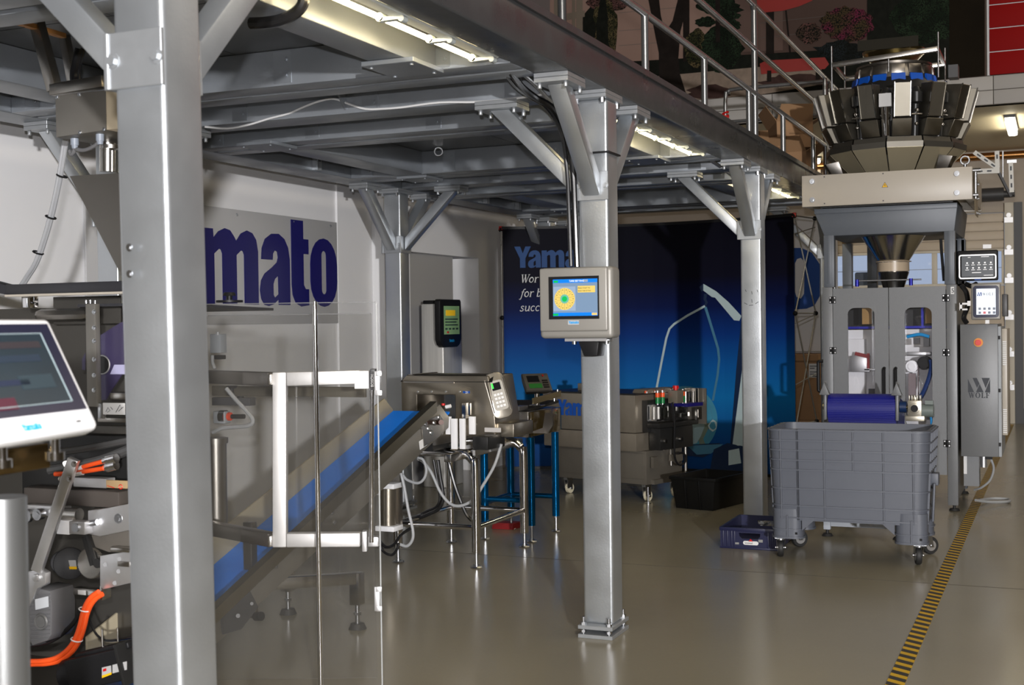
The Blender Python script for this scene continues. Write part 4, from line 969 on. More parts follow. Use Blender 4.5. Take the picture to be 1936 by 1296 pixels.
# stand of the conveyor
fx, fy = 5.85, 3.41
m = MB(); m.box(5.35, 5.40, 3.72, 3.77, .14, .62); m.build('post', INOXD, cv, .003)
m = MB(); m.bar((5.40, 3.745, .30), (fx, fy, .27), .06, .06); m.bar((5.40, 3.76, .30), (6.02, 3.95, .28), .06, .06); m.bar((fx, fy, .13), (fx, fy, .30), .06, .06, (1, 0, 0)); m.bar((6.02, 3.95, .13), (6.02, 3.95, .30), .06, .06, (1, 0, 0)); m.build('base_arm', INOX, cv, .004)
for (x, y) in ((fx, fy), (6.02, 3.95)):
    m = MB(); m.cyl((x, y, .002), (x, y, .03), .048, .036, n=18); m.build('rubber_foot', RUBBER, cv)
    m = MB(); m.cyl((x, y, .03), (x, y, .13), .012); m.cyl((x, y, .075), (x, y, .09), .02, n=6); m.build('foot_screw', BOLT, cv)
mc0, mc1 = onX(734, 1002, 7.45), onX(734, 922, 7.45)
m = MB(); m.cyl(mc0, mc1, .052, n=22); m.build('drive_motor', INOXW, cv)
for q in (mc1, mc0):
    m = MB(); m.box(q.x-.07, q.x+.06, q.y-.08, q.y+.06, q.z-.002, q.z+.032); m.build('motor_flange', WHITEP, cv, .004)
m = MB(); m.box(mc0.x+.06, mc0.x+.09, mc0.y-.06, mc0.y+.06, mc0.z, mc1.z+.15); m.build('motor_bracket', INOXD, cv)

# cables below the detector
def cable(name, pts, r, mt, lab, cat='cable', n=8):
    m = MB(); m.tube(pts, r, n=n); return tag(m.build(name, mt), lab, cat)
X7 = 7.7
cable('grey_cable', [onX(a, b, X7) for a, b in ((790, 868), (800, 874), (815, 893), (832, 930), (850, 952), (870, 957), (895, 945), (915, 915), (935, 880), (948, 840))], .010, CABLEG, 'grey cable looping down between the detector stand legs')
cable('black_cable', [onX(a, b, X7+.1) for a, b in ((826, 838), (836, 850), (848, 875), (852, 890), (862, 925), (880, 970), (892, 985))], .012, HOSE, 'black hose hanging from the detector into the stand')
cable('black_cable', [onX(a, b, X7+.2) for a, b in ((828, 870), (832, 900), (838, 940), (830, 962), (810, 973), (780, 985))], .013, HOSE, 'thick black cable bundle bending along the left stretcher of the detector stand')
cable('black_cable', [onX(a, b, X7+.25) for a, b in ((820, 870), (826, 905), (832, 940), (826, 958), (806, 968), (782, 980))], .011, HOSE, 'second black cable beside the bundle at the left stretcher of the detector stand')
cable('grey_cable', [onX(a, b, 7.4) for a, b in ((758, 895), (764, 920), (772, 965), (780, 1000), (780, 1020), (770, 1033), (756, 1030))], .010, CABLEG, 'grey cable falling beside the conveyor drive down to the floor')
cable('grey_cable', [onX(a, b, 7.45) for a, b in ((760, 897), (770, 908), (790, 914), (802, 905), (806, 888), (800, 870), (790, 866))], .009, CABLEG, 'grey cable loop under the top end of the inclined conveyor')
cable('black_cable', [onX(a, b, 7.3) for a, b in ((716, 1018), (724, 1042), (740, 1050), (750, 1040), (754, 1028))], .009, HOSE, 'black cable loop near the floor by the guard door corner')
cable('black_cable', [onX(a, b, 7.35) for a, b in ((716, 1022), (730, 1035), (745, 1030), (758, 1012), (776, 1000))], .010, HOSE, 'black cable with a plug by the foot of the conveyor drive')
# ================================================================== TROLLEY MACHINE in front of the display wall
INOXT = mat('trolley_stainless', (.30, .265, .215, 1), .40, .65, .12, 12, .05, 150); INOXTD = mat('trolley_dull_stainless', (.165, .15, .125, 1), .45, .5, .1, 8)
tr = thing('sorting_trolley', (11.0, 3.8, 0), 'stainless steel checkweigher on a wheeled cabinet with blue wordmark, in front of the display wall', 'machine')
w = V((.336, .942, 0)).normalized(); d = V((w.y, -w.x, 0))
T = Matrix((d, w, V((0, 0, 1)))).transposed().to_4x4(); T.translation = V((10.85, 3.37, 0))
# local axes: a = depth, b = along the front, z
m = MB(T); m.box(0, .55, 0, 1.02, .15, .45); m.build('base_cabinet', INOXTD, tr, .006)
m = MB(T); m.box(-.012, 0, .02, .98, .20, .43); m.build('base_door', INOXTD, tr, .004)
m = MB(T); m.box(-.09, .50, .04, 1.12, .451, .61); m.build('lower_housing', INOXT, tr, .006)
m = MB(T); m.box(-.10, .50, .04, 1.12, .616, .95); m.build('upper_housing', INOXT, tr, .006)
m = MB(T); m.prism([(-.10, .03, .951), (-.10, 1.13, .951), (.52, 1.13, .951), (.52, .03, .951)], (0, 0, .012)); m.build('dark_top', BLACKM, tr)
for k in range(4):
    m = MB(T); a = .02+k*.12; m.prism([(a, .0, .96), (a+.03, .0, .995), (a+.13, .0, .995), (a+.10, .0, .96)], (0, .16, 0)); m.build('lid', INOXT, tr)
    m = MB(T); m.cyl((a, .01, .965), (a, .01, .985), .012); m.build('orange_cap', ORANGL, tr)
    m = MB(T); m.cyl((a-.01, -.01, .965), (a-.01, -.01, .98), .008); m.build('bolt', BOLT, tr)
wordmark(T @ V((-.1035, .935, .745)), -w, (0, 0, 1), .115, YAML, tr, 'wordmark', .002)
# emergency stop box on top
m = MB(T); m.box(.10, .20, .74, .86, .964, 1.03); e = m.build('stop_box', INOXT, tr, .004)
m = MB(T); m.cyl((.15, .80, 1.03), (.15, .80, 1.05), .018); m.cyl((.15, .80, 1.05), (.15, .80, 1.075), .03, .026); m.build('stop_button', RED, e)
# right end mechanics
m = MB(T); m.box(.0, .62, -.02, .035, .62, .90); m.build('end_plate', BLACKM, tr)
m = MB(T)
for a in (.03, .13): m.box(a, a+.012, -.10, -.02, .72, .86); m.box(a, a+.075, -.10, -.09, .72, .735); m.box(a, a+.075, -.10, -.09, .845, .86); m.box(a+.063, a+.075, -.10, -.02, .72, .86)
m.build('guard_frames', INOXB, tr)
m = MB(T); m.box(.02, .10, -.07, -.03, .735, .845); m.build('bright_block', INOXB, tr)
m = MB(T); m.box(.20, .30, -.20, -.10, .87, .985); e = m.build('stop_box', INOXT, tr, .004)
m = MB(T); m.cyl((.25, -.15, .985), (.25, -.15, 1.0), .018); m.cyl((.25, -.15, 1.0), (.25, -.15, 1.025), .03, .026); m.build('stop_button', RED, e)
for (a, b) in ((.10, -.06), (.16, -.07), (.40, -.12)):
    m = MB(T); m.cyl((a, b, .87), (a, b, .925), .020); m.build('green_beacon', GREENL, tr)
    m = MB(T); m.cyl((a, b, .926), (a, b, .965), .020); m.build('orange_beacon', ORANGL, tr)
    m = MB(T); m.cyl((a, b, .966), (a, b, .985), .014); m.cyl((a, b, .83), (a, b, .87), .012); m.build('beacon_cap', BOLT, tr)
m = MB(T); m.cyl((.47, -.10, .86), (.47, -.10, .96), .035); m.build('air_filter', INOXB, tr)
m = MB(T); m.box(.53, .545, -.16, -.05, .85, .985); m.box(.58, .59, -.16, -.05, .85, .985); m.build('bright_plate', INOXB, tr)
m = MB(T); m.box(.62, .63, -.22, .0, .66, .985); m.build('side_guard', INOXTD, tr)
m = MB(T); m.box(.36, .60, -.20, -.02, .83, .86); m.build('navy_tray', YAMB, tr)
m = MB(T); m.box(.0, .60, -.15, -.0, .66, .70); m.box(.05, .55, -.12, -.0, .46, .655); m.build('dark_housing', BLACKM, tr, .004)
m = MB(T)
for a, b, z in ((.32, -.16, .80), (.36, -.16, .77), (.30, -.16, .74), (.40, -.16, .745), (.26, -.16, .80)): m.box(a, a+.03, b-.01, b+.02, z, z+.035)
for a in (.10, .34): m.cyl((a, -.125, .54), (a, -.15, .54), .02)
m.build('valve_fittings', INOXB, tr)
m = MB(T); m.box(.47, .55, -.22, -.20, .71, .82); m.box(.49, .53, -.223, -.2, .73, .80); m.build('small_frame', INOX, tr)
m = MB(T); m.cyl((.46, -.1, .12), (.46, -.1, .66), .014); m.cyl((.32, -.04, .30), (.32, -.04, .46), .014); m.build('leg_tube', INOX, tr)
m = MB(T); m.box(.08, .52, -.03, .0, .15, .19); m.box(.30, .42, -.10, -.03, .34, .40); m.box(.03, .10, -.06, -.03, .30, .40); m.build('side_shelf', INOXTD, tr)
m = MB(T); m.tube([(.20, -.15, .88), (.20, -.17, .7), (.19, -.17, .5), (.20, -.17, .38), (.26, -.17, .32), (.34, -.17, .33), (.36, -.17, .38), (.32, -.17, .42), (.24, -.17, .42)], .010); m.build('hose', HOSE, tr)
for (a, b) in ((.03, .02), (.03, .93), (.42, .0), (.45, .9)):
    m = MB(T); m.box(a-.03, a+.05, b-.012, b+.03, .13, .15); m.box(a-.02, a+.05, b-.012, b-.006, .05, .13); m.box(a-.02, a+.05, b+.024, b+.03, .05, .13); f = m.build('caster_fork', BOLT, tr)
    m = MB(T); m.cyl((a+.03, b-.005, .048), (a+.03, b+.023, .048), .047, n=20); m.build('caster_wheel', TIRE, f)
    m = MB(T); m.cyl((a+.03, b-.02, .048), (a+.03, b+.038, .048), .012); m.build('axle', BOLT, f)
m = MB(T); m.cyl((-.03, -.04, .004), (-.03, -.04, .14), .008); m.cyl((-.03, -.04, .002), (-.03, -.04, .008), .03); m.build('levelling_foot', BOLT, tr)

# ================================================================== BLACK BOX on the floor
kb = thing('black_plastic_box', (10.8, 2.8, 0), 'empty black plastic box with flared sides, on the floor before the display wall', 'box')
f0, f1, f2 = V((10.51, 2.685, 0)), V((10.60, 3.03, 0)), V((11.05, 2.55, 0))
u = (f1-f0); v = (f2-f0)
def openbox(o, u, v, h, flare, t, name, mt, parent, bevel=.01):
    ud, vd = u.normalized(), v.normalized()
    b = [o, o+u, o+u+v, o+v]; T_ = [o-ud*flare-vd*flare, o+u+ud*flare-vd*flare, o+u+v+ud*flare+vd*flare, o+v-ud*flare+vd*flare]; T_ = [q+V((0, 0, h)) for q in T_]
    ib = [o+ud*t+vd*t, o+u-ud*t+vd*t, o+u+v-ud*t-vd*t, o+v+ud*t-vd*t]; ib = [q+V((0, 0, t)) for q in ib]
    it = [T_[0]+ud*t+vd*t, T_[1]-ud*t+vd*t, T_[2]-ud*t-vd*t, T_[3]+ud*t-vd*t]
    m = MB(); P = b+T_+it+ib
    m.faces(P, [(0, 3, 2, 1)]+[(i, (i+1) % 4, 4+(i+1) % 4, 4+i) for i in range(4)]+[(4+i, 4+(i+1) % 4, 8+(i+1) % 4, 8+i) for i in range(4)]+[(8+i, 8+(i+1) % 4, 12+(i+1) % 4, 12+i) for i in range(4)]+[(12, 13, 14, 15)])
    return m.build(name, mt, parent, bevel, 2)
openbox(f0, u, v, .275, .035, .006, 'shell', BOXK, kb, .004)
ud, vd = u.normalized(), v.normalized()
m = MB(); a = f0-ud*.04-vd*.04+V((0, 0, .262)); uu = u+ud*.08; vv = v+vd*.08
for p, q in ((a, a+uu), (a+uu, a+uu+vv), (a+uu+vv, a+vv), (a+vv, a)): m.bar(p, q, .012, .028)
m.build('rim', BOXK, kb, .004)
m = MB()
for s in (.3, .68): m.hexa([f0+u*s-vd*.012, f0+u*(s+.04)-vd*.012, f0+u*(s+.04)+vd*.01, f0+u*s+vd*.01], [f0+u*s-vd*.046+V((0, 0, .25)), f0+u*(s+.04)-vd*.046+V((0, 0, .25)), f0+u*(s+.04)-vd*.03+V((0, 0, .25)), f0+u*s-vd*.03+V((0, 0, .25))])
m.build('wall_ribs', BOXK, kb, .004)

# ================================================================== BLUE CRATE
bc = thing('bread_crate', (9.13, 2.0, 0), 'low dark blue plastic crate with a white label, in front of the third column', 'crate')
X0, X1, Y0, Y1, H = 8.83, 9.44, 1.79, 2.205, .148
def wallx(x, y0, y1):   # end wall with a hand hole
    m = MB(); yc = (y0+y1)/2; q = [(yc-.075, .112), (yc+.075, .112), (yc+.072, .088), (yc+.055, .072), (yc-.055, .072), (yc-.072, .088)]
    m.box(x, x+.012, y0, y1, .012, .072); m.box(x, x+.012, y0, y1, .112, H); m.box(x, x+.012, y0, yc-.075, .072, .112); m.box(x, x+.012, yc+.075, y1, .072, .112)
    for s in (-1, 1): m.prism([(x, yc+s*.075, .112), (x, yc+s*.075, .072), (x, yc+s*.055, .072), (x, yc+s*.072, .088)], (.012, 0, 0))
    return m
for x in (X0, X1-.012): wallx(x, Y0, Y1).build('end_wall', CRATEB, bc)
for y in (Y0, Y1-.012):
    m = MB(); m.box(X0+.0125, X1-.0125, y, y+.012, .012, H); m.build('side_wall', CRATEB, bc)
m = MB(); m.box(X0+.01, X1-.01, Y0+.01, Y1-.01, .003, .0118); m.build('bottom', CRATEB, bc)
m = MB()
for y in (Y0+.02, Y0+.05, Y0+.08, Y1-.02, Y1-.05, Y1-.08, Y1-.1): m.box(X0-.006, X0-.0003, y-.005, y+.005, .012, .125)
m.box(X0-.008, X0-.0003, Y0-.004, Y1+.004, .124, H); m.box(X0-.007, X0-.0003, Y0, Y1, .0, .014); m.box(X0, X1, Y1, Y1+.007, .124, H); m.box(X0, X1, Y1, Y1+.006, 0, .014)
m.build('ribs', CRATEB, bc, .002)
A, B = onX(1405, 1023, X0), onX(1434, 1032, X0); zc, yc, hw, hh = (A.z+B.z)/2, (A.y+B.y)/2, abs(A.y-B.y)/2, abs(A.z-B.z)/2
m = MB(); m.prism([(X0-.001, yc+p, zc+q) for p, q in rrect(hw, hh, hh*.95)], (-.001, 0, 0)); lb = m.build('white_label', TEXTW, bc)
m = MB(); m.prism([(X0-.0025, yc+p, zc+hh+q) for p, q in ((-.016, -.002), (.016, -.002), (0, .016))], (-.0008, 0, 0)); m.build('red_emblem', RED, bc)
text('Schulstad', (X0-.0028, yc+hw*.78, zc-hh*.45), (0, -1, 0), (0, 0, 1), hh*1.3, INKD, bc, 'label_print', .01, .82)
m = MB(); m.box(X0-.0015, X0-.0005, yc-hw-.03, yc-hw, zc+hh*.6, zc+hh*2); m.box(X0-.0015, X0-.0005, yc+hw+.03, yc+hw+.06, zc-hh, zc); m.build('torn_label', mat('torn_paper', (.25, .25, .24, 1), .8), bc)

# ================================================================== GREY CART (bulk box on casters)
ct = thing('bulk_cart', (8.8, 1.27, 0), 'large grey ribbed plastic box cart on casters, in front of the grey bagging machine', 'cart')
CX0, CX1, CY0, CY1, CZ = 8.50, 9.10, .765, 1.80, .875
t = .02
def rr_plan(x0, x1, y0, y1, r, z, n=5):
    xc, yc = (x0+x1)/2, (y0+y1)/2; return [(xc+a, yc+b, z) for a, b in rrect((x1-x0)/2, (y1-y0)/2, r, n)]
m = MB(); prof = []
loops = [rr_plan(CX0+.03, CX1-.03, CY0+.03, CY1-.03, .07, .265), rr_plan(CX0, CX1, CY0, CY1, .085, CZ), rr_plan(CX0+t, CX1-t, CY0+t, CY1-t, .07, CZ), rr_plan(CX0+.03+t, CX1-.03-t, CY0+.03+t, CY1-.03-t, .05, .29)]
n = len(loops[0]); pts = sum(loops, []); fs = []
for k in range(3):
    for i in range(n): fs.append((k*n+i, k*n+(i+1) % n, (k+1)*n+(i+1) % n, (k+1)*n+i))
fs += [tuple(range(n-1, -1, -1)), tuple(range(3*n, 4*n))]
m.faces(pts, fs); m.build('tub', CARTG, ct)
# ribs running round the outside
def off(z): return .03*(CZ-z)/(CZ-.265)
for z in (.868, .80, .735, .67, .605, .48, .365, .285):
    o = off(z); m = MB(); m.ring2(rr_plan(CX0+o-.012, CX1-o+.012, CY0+o-.012, CY1-o+.012, .09, z-.005), rr_plan(CX0+o+.004, CX1-o-.004, CY0+o+.004, CY1-o-.004, .08, z-.005), (0, 0, .009)); m.build('rib', CARTG, ct)
for y, z0 in ((CY0+.10, .27), (CY0+.285, .27), (CY0+.475, .60), (CY0+.66, .27), (CY1-.20, .27), (CY1-.09, .27), (CY1-.20, .27)):
    m = MB(); m.hexa([(CX0+off(z0)-.012, y-.0045, z0), (CX0+.035, y-.0045, z0), (CX0+.035, y+.0045, z0), (CX0+off(z0)-.012, y+.0045, z0)], [(CX0-.012, y-.0045, CZ), (CX0+.006, y-.0045, CZ), (CX0+.006, y+.0045, CZ), (CX0-.012, y+.0045, CZ)]); m.build('rib', CARTG, ct)
for x, z0 in ((CX0+.10, .27), (CX0+.2, .6), (CX0+.3, .6), (CX0+.4, .6), (CX1-.10, .27)):
    for y, s in ((CY0, -1), (CY1, 1)):
        m = MB(); m.hexa([(x-.0045, y-s*off(z0)+s*.012, z0), (x+.0045, y-s*off(z0)+s*.012, z0), (x+.0045, y-s*.035, z0), (x-.0045, y-s*.035, z0)], [(x-.0045, y+s*.012, CZ), (x+.0045, y+s*.012, CZ), (x+.0045, y-s*.006, CZ), (x-.0045, y-s*.006, CZ)]); m.build('rib', CARTG, ct)
# corner legs with the cut-out skirt between
for (sx, sy) in ((0, 0), (0, 1), (1, 0), (1, 1)):
    x0 = CX0+.022 if sx == 0 else CX1-.182; y0 = CY0+.022 if sy == 0 else CY1-.222
    m = MB(); P = rr_plan(x0, x0+.16, y0, y0+.20, .06, .150); m.prism(P, (0, 0, .19)); lg = m.build('leg', CARTG, ct)
    m = MB(); m.ring2(rr_plan(x0-.008, x0+.168, y0-.008, y0+.208, .065, .20), rr_plan(x0+.004, x0+.156, y0+.004, y0+.196, .056, .20), (0, 0, .008)); m.prism(rr_plan(x0-.006, x0+.166, y0-.006, y0+.206, .065, .142), (0, 0, .014)); m.box(x0-.012, x0, y0+.09, y0+.099, .15, .30); m.build('leg_rib', CARTG, lg)
    m = MB(); m.box(x0-.0015, x0-.0003, y0+.03, y0+.045, .172, .187); m.build('plug', BLACK, lg)
for s, y0 in ((1, CY0+.222), (-1, CY1-.222)):
    m = MB(); m.prism([(CX0+.026, y0, .28), (CX0+.026, y0, .20), (CX0+.026, y0+s*.09, .28)], (.014, 0, 0)); m.build('gusset', CARTG, ct)
m = MB(); m.box(CX0+.26, CX0+.36, CY0-.03, CY0+.02, .50, .58); m.prism([(CX0+.2, CY0+.01, .27), (CX0+.23, CY0+.01, .27), (CX0+.25, CY0+.0, .52), (CX0+.22, CY0+.0, .52)], (0, -.015, 0)); m.build('side_grip', CARTG, ct, .006)
for (x, y, fx_) in ((8.60, .845, 1), (8.60, 1.735, 1), (9.02, .845, 0), (9.02, 1.72, 0)):
    a = {(1): .25, (0): -.9}[fx_]
    R_ = Matrix.Translation(V((x, y, 0))) @ Matrix.Rotation(a, 4, 'Z')
    m = MB(R_); m.box(-.045, .045, -.04, .04, .134, .141); m.cyl((0, 0, .120), (0, 0, .134), .028); m.prism([(-.035, -.028, .128), (.035, -.028, .128), (.05, -.028, .05), (.022, -.028, .05)], (0, .003, 0)); m.prism([(-.035, .025, .128), (.035, .025, .128), (.05, .025, .05), (.022, .025, .05)], (0, .003, 0)); m.cyl((.035, -.034, .061), (.035, .034, .061), .009); f = m.build('caster_fork', BOLT, ct)
    m = MB(R_); m.lathe([(.034, -.018), (.055, -.018), (.06, -.009), (.06, .009), (.055, .018), (.034, .018)], (.035, 0, .0605), 28, 'y'); m.build('tyre', RUBBER, f)
    m = MB(R_); m.cyl((.035, -.019, .0605), (.035, .019, .0605), .036, n=20); m.build('wheel_hub', ALU, f)
# ================================================================== GREY BAGGING MACHINE (right)
wm = thing('bagging_machine', (11.6, 1.2, 0), 'tall grey bagging machine with two windowed doors, side cabinet and funnel', 'machine')
FX = 11.09
def door(y0, y1, wy0, wy1, wz0, wz1, name):
    m = MB(); out = [(FX, y0, .30), (FX, y1, .30), (FX, y1, 1.855), (FX, y0, 1.855)]
    N = 24; cy, cz = (wy0+wy1)/2, (wz0+wz1)/2
    inn = [(FX, cy+a, cz+b) for a, b in rrect((wy1-wy0)/2, (wz1-wz0)/2, .055, 5)]
    # outer loop resampled by angle so both loops pair up
    def proj(p):
        a, b = p[1]-cy, p[2]-cz; ks = []
        if a > 1e-6: ks.append((y1-cy)/a)
        if a < -1e-6: ks.append((y0-cy)/a)
        if b > 1e-6: ks.append((1.855-cz)/b)
        if b < -1e-6: ks.append((.30-cz)/b)
        k = min(ks); return [FX, cy+a*k, cz+b*k]
    O = [proj(p) for p in inn]
    for (a, b) in ((y0, .30), (y1, .30), (y1, 1.855), (y0, 1.855)):
        i = min(range(len(O)), key=lambda j: (O[j][1]-a)**2+(O[j][2]-b)**2); O[i] = [FX, a, b]
    m.ring2(O, inn, (.025, 0, 0)); dn = m.build('door', MACH, wm, 0)
    m = MB(); m.box(FX+.012, FX+.016, wy0-.01, wy1+.01, wz0-.01, wz1+.01); m.build('window_pane', PANEW, dn)
    return dn
dl = door(1.318, 1.772, 1.432, 1.652, .62, 1.689, 'l'); dr_ = door(.862, 1.312, .972, 1.188, .69, 1.685, 'r')
label(dl, 'left door with window and black handle'); label(dr_, 'right door with window and black handle')
for dn, y in ((dl, 1.355), (dr_, 1.262)):
    m = MB(); m.tube([(FX-.001, y, .92), (FX-.03, y, .93), (FX-.035, y, .96), (FX-.035, y, 1.14), (FX-.03, y, 1.17), (FX-.001, y, 1.18)], .014, n=10, sub=3); m.build('handle', BLACK, dn)
# corner posts at the front and rear
m = MB(); m.box(FX, FX+.10, 1.776, 1.86, .05, 1.87); m.build('corner_post', MACH, wm, .004)
m = MB(); m.box(FX, FX+.10, .776, .858, .05, 1.87); m.build('corner_post', MACH, wm, .004)
for y in (.776, 1.776):
    m = MB(); m.box(12.2, 12.3, y, y+.084, .05, 2.3); m.build('corner_post', MACHF, wm, .004)
for y in (.776, 1.852):
    m = MB(); m.box(FX+.101, 12.199, y, y+.008, .10, 1.86); m.build('side_panel', MACH, wm)
for x in (FX+.05, 12.25):
    for y in (.81, 1.82):
        m = MB(); m.cyl((x, y, .003), (x, y, .02), .045, .035); m.cyl((x, y, .02), (x, y, .06), .012); m.build('foot', RUBBER, wm)
for y, zz in ((1.775, (1.76, 1.33, .6)), (.86, (1.76, 1.31, .56))):
    for z in zz:
        m = MB(); m.box(FX-.006, FX-.0005, y-.028, y+.028, z-.028, z+.028); m.cyl((FX-.008, y, z-.03), (FX-.008, y, z+.03), .008); h = m.build('hinge', BLACK, wm, .002)
        m = MB()
        for a in (-.018, .018):
            for b in (-.018, .018): m.cyl((FX-.0065, y+a, z+b), (FX-.009, y+a, z+b), .006, n=8)
        m.build('screw_caps', ALU, h)
m = MB(); m.tube([(FX+.02, 1.862, .98), (FX+.02, 1.90, .985), (FX+.02, 1.905, 1.02), (FX+.02, 1.905, 1.2), (FX+.02, 1.90, 1.235), (FX+.02, 1.862, 1.24)], .014, n=10, sub=3); m.build('side_handle', BLACK, wm)
m = MB(); m.box(FX-.002, FX-.0004, .795, .822, 1.79, 1.85); l5 = m.build('number_label', TEXTW, wm)
text('5', (FX-.0022, .818, 1.802), (0, -1, 0), (0, 0, 1), .05, INKD, wm, 'number', .01)
# inner works seen through the windows
WHT = mat('inner_white_panel', (.86, .86, .88, 1), .4, 0, .05, 8)
m = MB(); m.box(FX+.45, FX+.47, .79, 1.85, .4, 1.50); m.box(FX+.30, FX+.45, 1.56, 1.85, .4, 1.42); m.build('inner_panel', WHT, wm)
m = MB(); m.box(FX+.55, FX+.56, .79, 1.85, 1.5, 1.84); m.build('dark_back', BLACKM, wm)
m = MB(); m.box(FX+.25, FX+.29, .79, 1.85, 1.51, 1.53); m.box(FX+.25, FX+.28, 1.06, 1.08, 1.53, 1.8); m.box(FX+.25, FX+.28, 1.42, 1.44, 1.53, 1.8); m.build('blue_rail', mat('blue_anodised', srgb(20, 25, 150), .35, .3), wm)
m = MB(); m.box(FX+.2, FX+.26, 1.48, 1.56, 1.55, 1.75); m.box(FX+.2, FX+.26, .98, 1.04, 1.55, 1.75); m.build('orange_block', mat('ochre_block', (.35, .20, .05, 1), .5), wm)
m = MB(); m.box(FX+.2, FX+.26, 1.50, 1.66, 1.14, 1.28); m.box(FX+.22, FX+.28, 1.0, 1.2, 1.28, 1.31); m.box(FX+.2, FX+.24, 1.43, 1.55, 1.15, 1.17); m.build('bracket_works', ALU, wm, .004)
m = MB(); m.bar((FX+.19, 1.62, 1.30), (FX+.19, 1.50, 1.27), .02, .03); m.box(FX+.18, FX+.2, 1.50, 1.52, 1.17, 1.30); m.build('red_lever', mat('dark_red', srgb(130, 20, 24), .4), wm)
for k, (y, z) in enumerate(((1.15, 1.19), (1.15, .82))):
    m = MB(); m.cyl((FX+.16, y, z), (FX+.30, y, z), .05, n=20); m.cyl((FX+.14, y, z), (FX+.16, y, z), .03); m.build('pulley', ALU, wm)
m = MB(); m.bar((FX+.18, 1.10, 1.19), (FX+.18, 1.10, .82), .006, .06, (1, 0, 0)); m.box(FX+.17, FX+.2, 1.12, 1.18, .86, 1.13); m.build('drive_belt', mat('belt_mauve', (.22, .17, .18, 1), .5), wm)
m = MB(); m.cyl((FX+.14, 1.05, 1.22), (FX+.30, 1.05, 1.22), .055, n=18); m.cyl((FX+.10, 1.05, 1.22), (FX+.14, 1.05, 1.22), .045); m.build('inner_motor', BLACK, wm)
m = MB(); m.tube([(FX+.06, .99, 1.25), (FX+.06, .985, 1.18), (FX+.06, 1.02, 1.05), (FX+.06, 1.08, .93), (FX+.06, 1.18, .86)], .018); m.build('blue_hose', mat('hose_blue', srgb(10, 50, 110), .35), wm)
m = MB(); m.tube([(FX+.08, 1.0, 1.44), (FX+.08, 1.08, 1.46), (FX+.08, 1.18, 1.44)], .014); m.tube([(FX+.03, .98, .68), (FX+.03, .99, .78), (FX+.03, 1.04, .8), (FX+.03, 1.06, .74)], .012); m.build('blue_air_line', YAMC, wm)
m = MB(); m.box(FX+.1, FX+.14, 1.00, 1.05, 1.36, 1.43); m.box(FX+.1, FX+.14, 1.08, 1.13, 1.38, 1.43); m.box(FX+.1, FX+.15, 1.43, 1.50, .93, 1.0); m.build('valve_block', DARKG, wm)
# upper frame that carries the weigher
for (x, y) in ((FX, 1.76), (FX, .785), (12.2, 1.55), (12.2, .785)):
    m = MB(); m.box(x, x+.09, y, y+.085, 1.871, 2.31); m.box(x-.0015, x, y+.025, y+.06, 1.9, 2.31); m.build('upper_post', MACHF, wm, .004)
m = MB(); m.prism([(FX, 1.92, 2.535), (FX, .765, 2.535), (FX, .765, 2.505), (FX, .79, 2.305), (FX, 1.84, 2.305), (FX, 1.92, 2.505)], (1.2, 0, 0)); m.build('head_frame', MACHF, wm, .006)
m = MB(); m.box(FX-.012, FX-.0005, .765, 1.92, 2.495, 2.538); m.build('head_lip', MACHF, wm, .003)
m = MB(); m.lathe([(.265, 2.30), (.132, 2.09), (.13, 2.08), (.125, 2.0), (.12, 1.997), (.131, 1.992), (.088, 1.86), (.085, 1.70)], (FX+.36, 1.315, 0), 32); m.build('funnel', INOXB, wm)
m = MB(); m.lathe([(.1315, 2.0), (.1315, 2.078)], (FX+.36, 1.315, 0), 32); m.lathe([(.150, 2.082), (.150, 2.088), (.133, 2.088)], (FX+.36, 1.315, 0), 32); m.build('funnel_band', mat('frosted_collar', (.45, .36, .26, 1), .35), wm)
m = MB(); m.cyl((FX+.1, 1.60, 1.92), (FX+.1, 1.06, 1.92), .006); m.build('tie_rod', BOLT, wm)
m = MB()
for y in (1.585, 1.145): m.cyl((FX+.1, y, 1.872), (FX+.1, y, 1.93), .016)
m.build('blue_stud', MATS['blue_anodised'], wm)
m = MB(); m.tube([(FX+.05, .90, 2.25), (FX+.05, .895, 2.15), (FX+.05, .885, 2.0), (FX+.05, .878, 1.9)], .012); m.build('hose', HOSE, wm)
# side cabinet with logo
sc_ = MB(); sc_.box(FX+.004, FX+.75, .462, .752, .458, 1.54); cab = sc_.build('side_cabinet', MACH, wm, .004)
m = MB(); m.box(FX+.03, FX+.75, .44, .4615, .458, 1.52); m.build('cabinet_door_edge', mat('light_grey_edge', (.30, .32, .34, 1), .4), cab)
m = MB(); m.box(FX+.2, FX+.8, .40, .4395, .62, 1.50); m.build('beige_filter_housing', CREAM, cab, .004)
m = MB()
for k in range(12): m.box(FX+.19, FX+.195, .405, .435, 1.20+k*.017, 1.21+k*.017); m.box(FX+.19, FX+.195, .405, .435, .64+k*.017, .65+k*.017)
m.build('vent_slats', TEXTW, cab)
m = MB()
for z in (1.43, 1.0, .56): m.box(FX+.001, FX+.03, .445, .461, z-.014, z+.014)
m.build('latches', BLACK, cab)
cy0, cz0 = .611, 1.391
m = MB(); m.cyl((FX+.0035, cy0, cz0), (FX-.006, cy0, cz0), .036, n=20); es = m.build('stop_ring', mat('stop_yellow', srgb(225, 140, 10), .4), cab)
m = MB(); m.cyl((FX-.006, cy0, cz0), (FX-.03, cy0, cz0), .022, .024, n=20); m.build('stop_button', mat('stop_red', srgb(215, 40, 15), .35), es)
GRID = lambda u, v: V((FX+.0025, .694-.170*u, .985+.117*v))
m = MB()
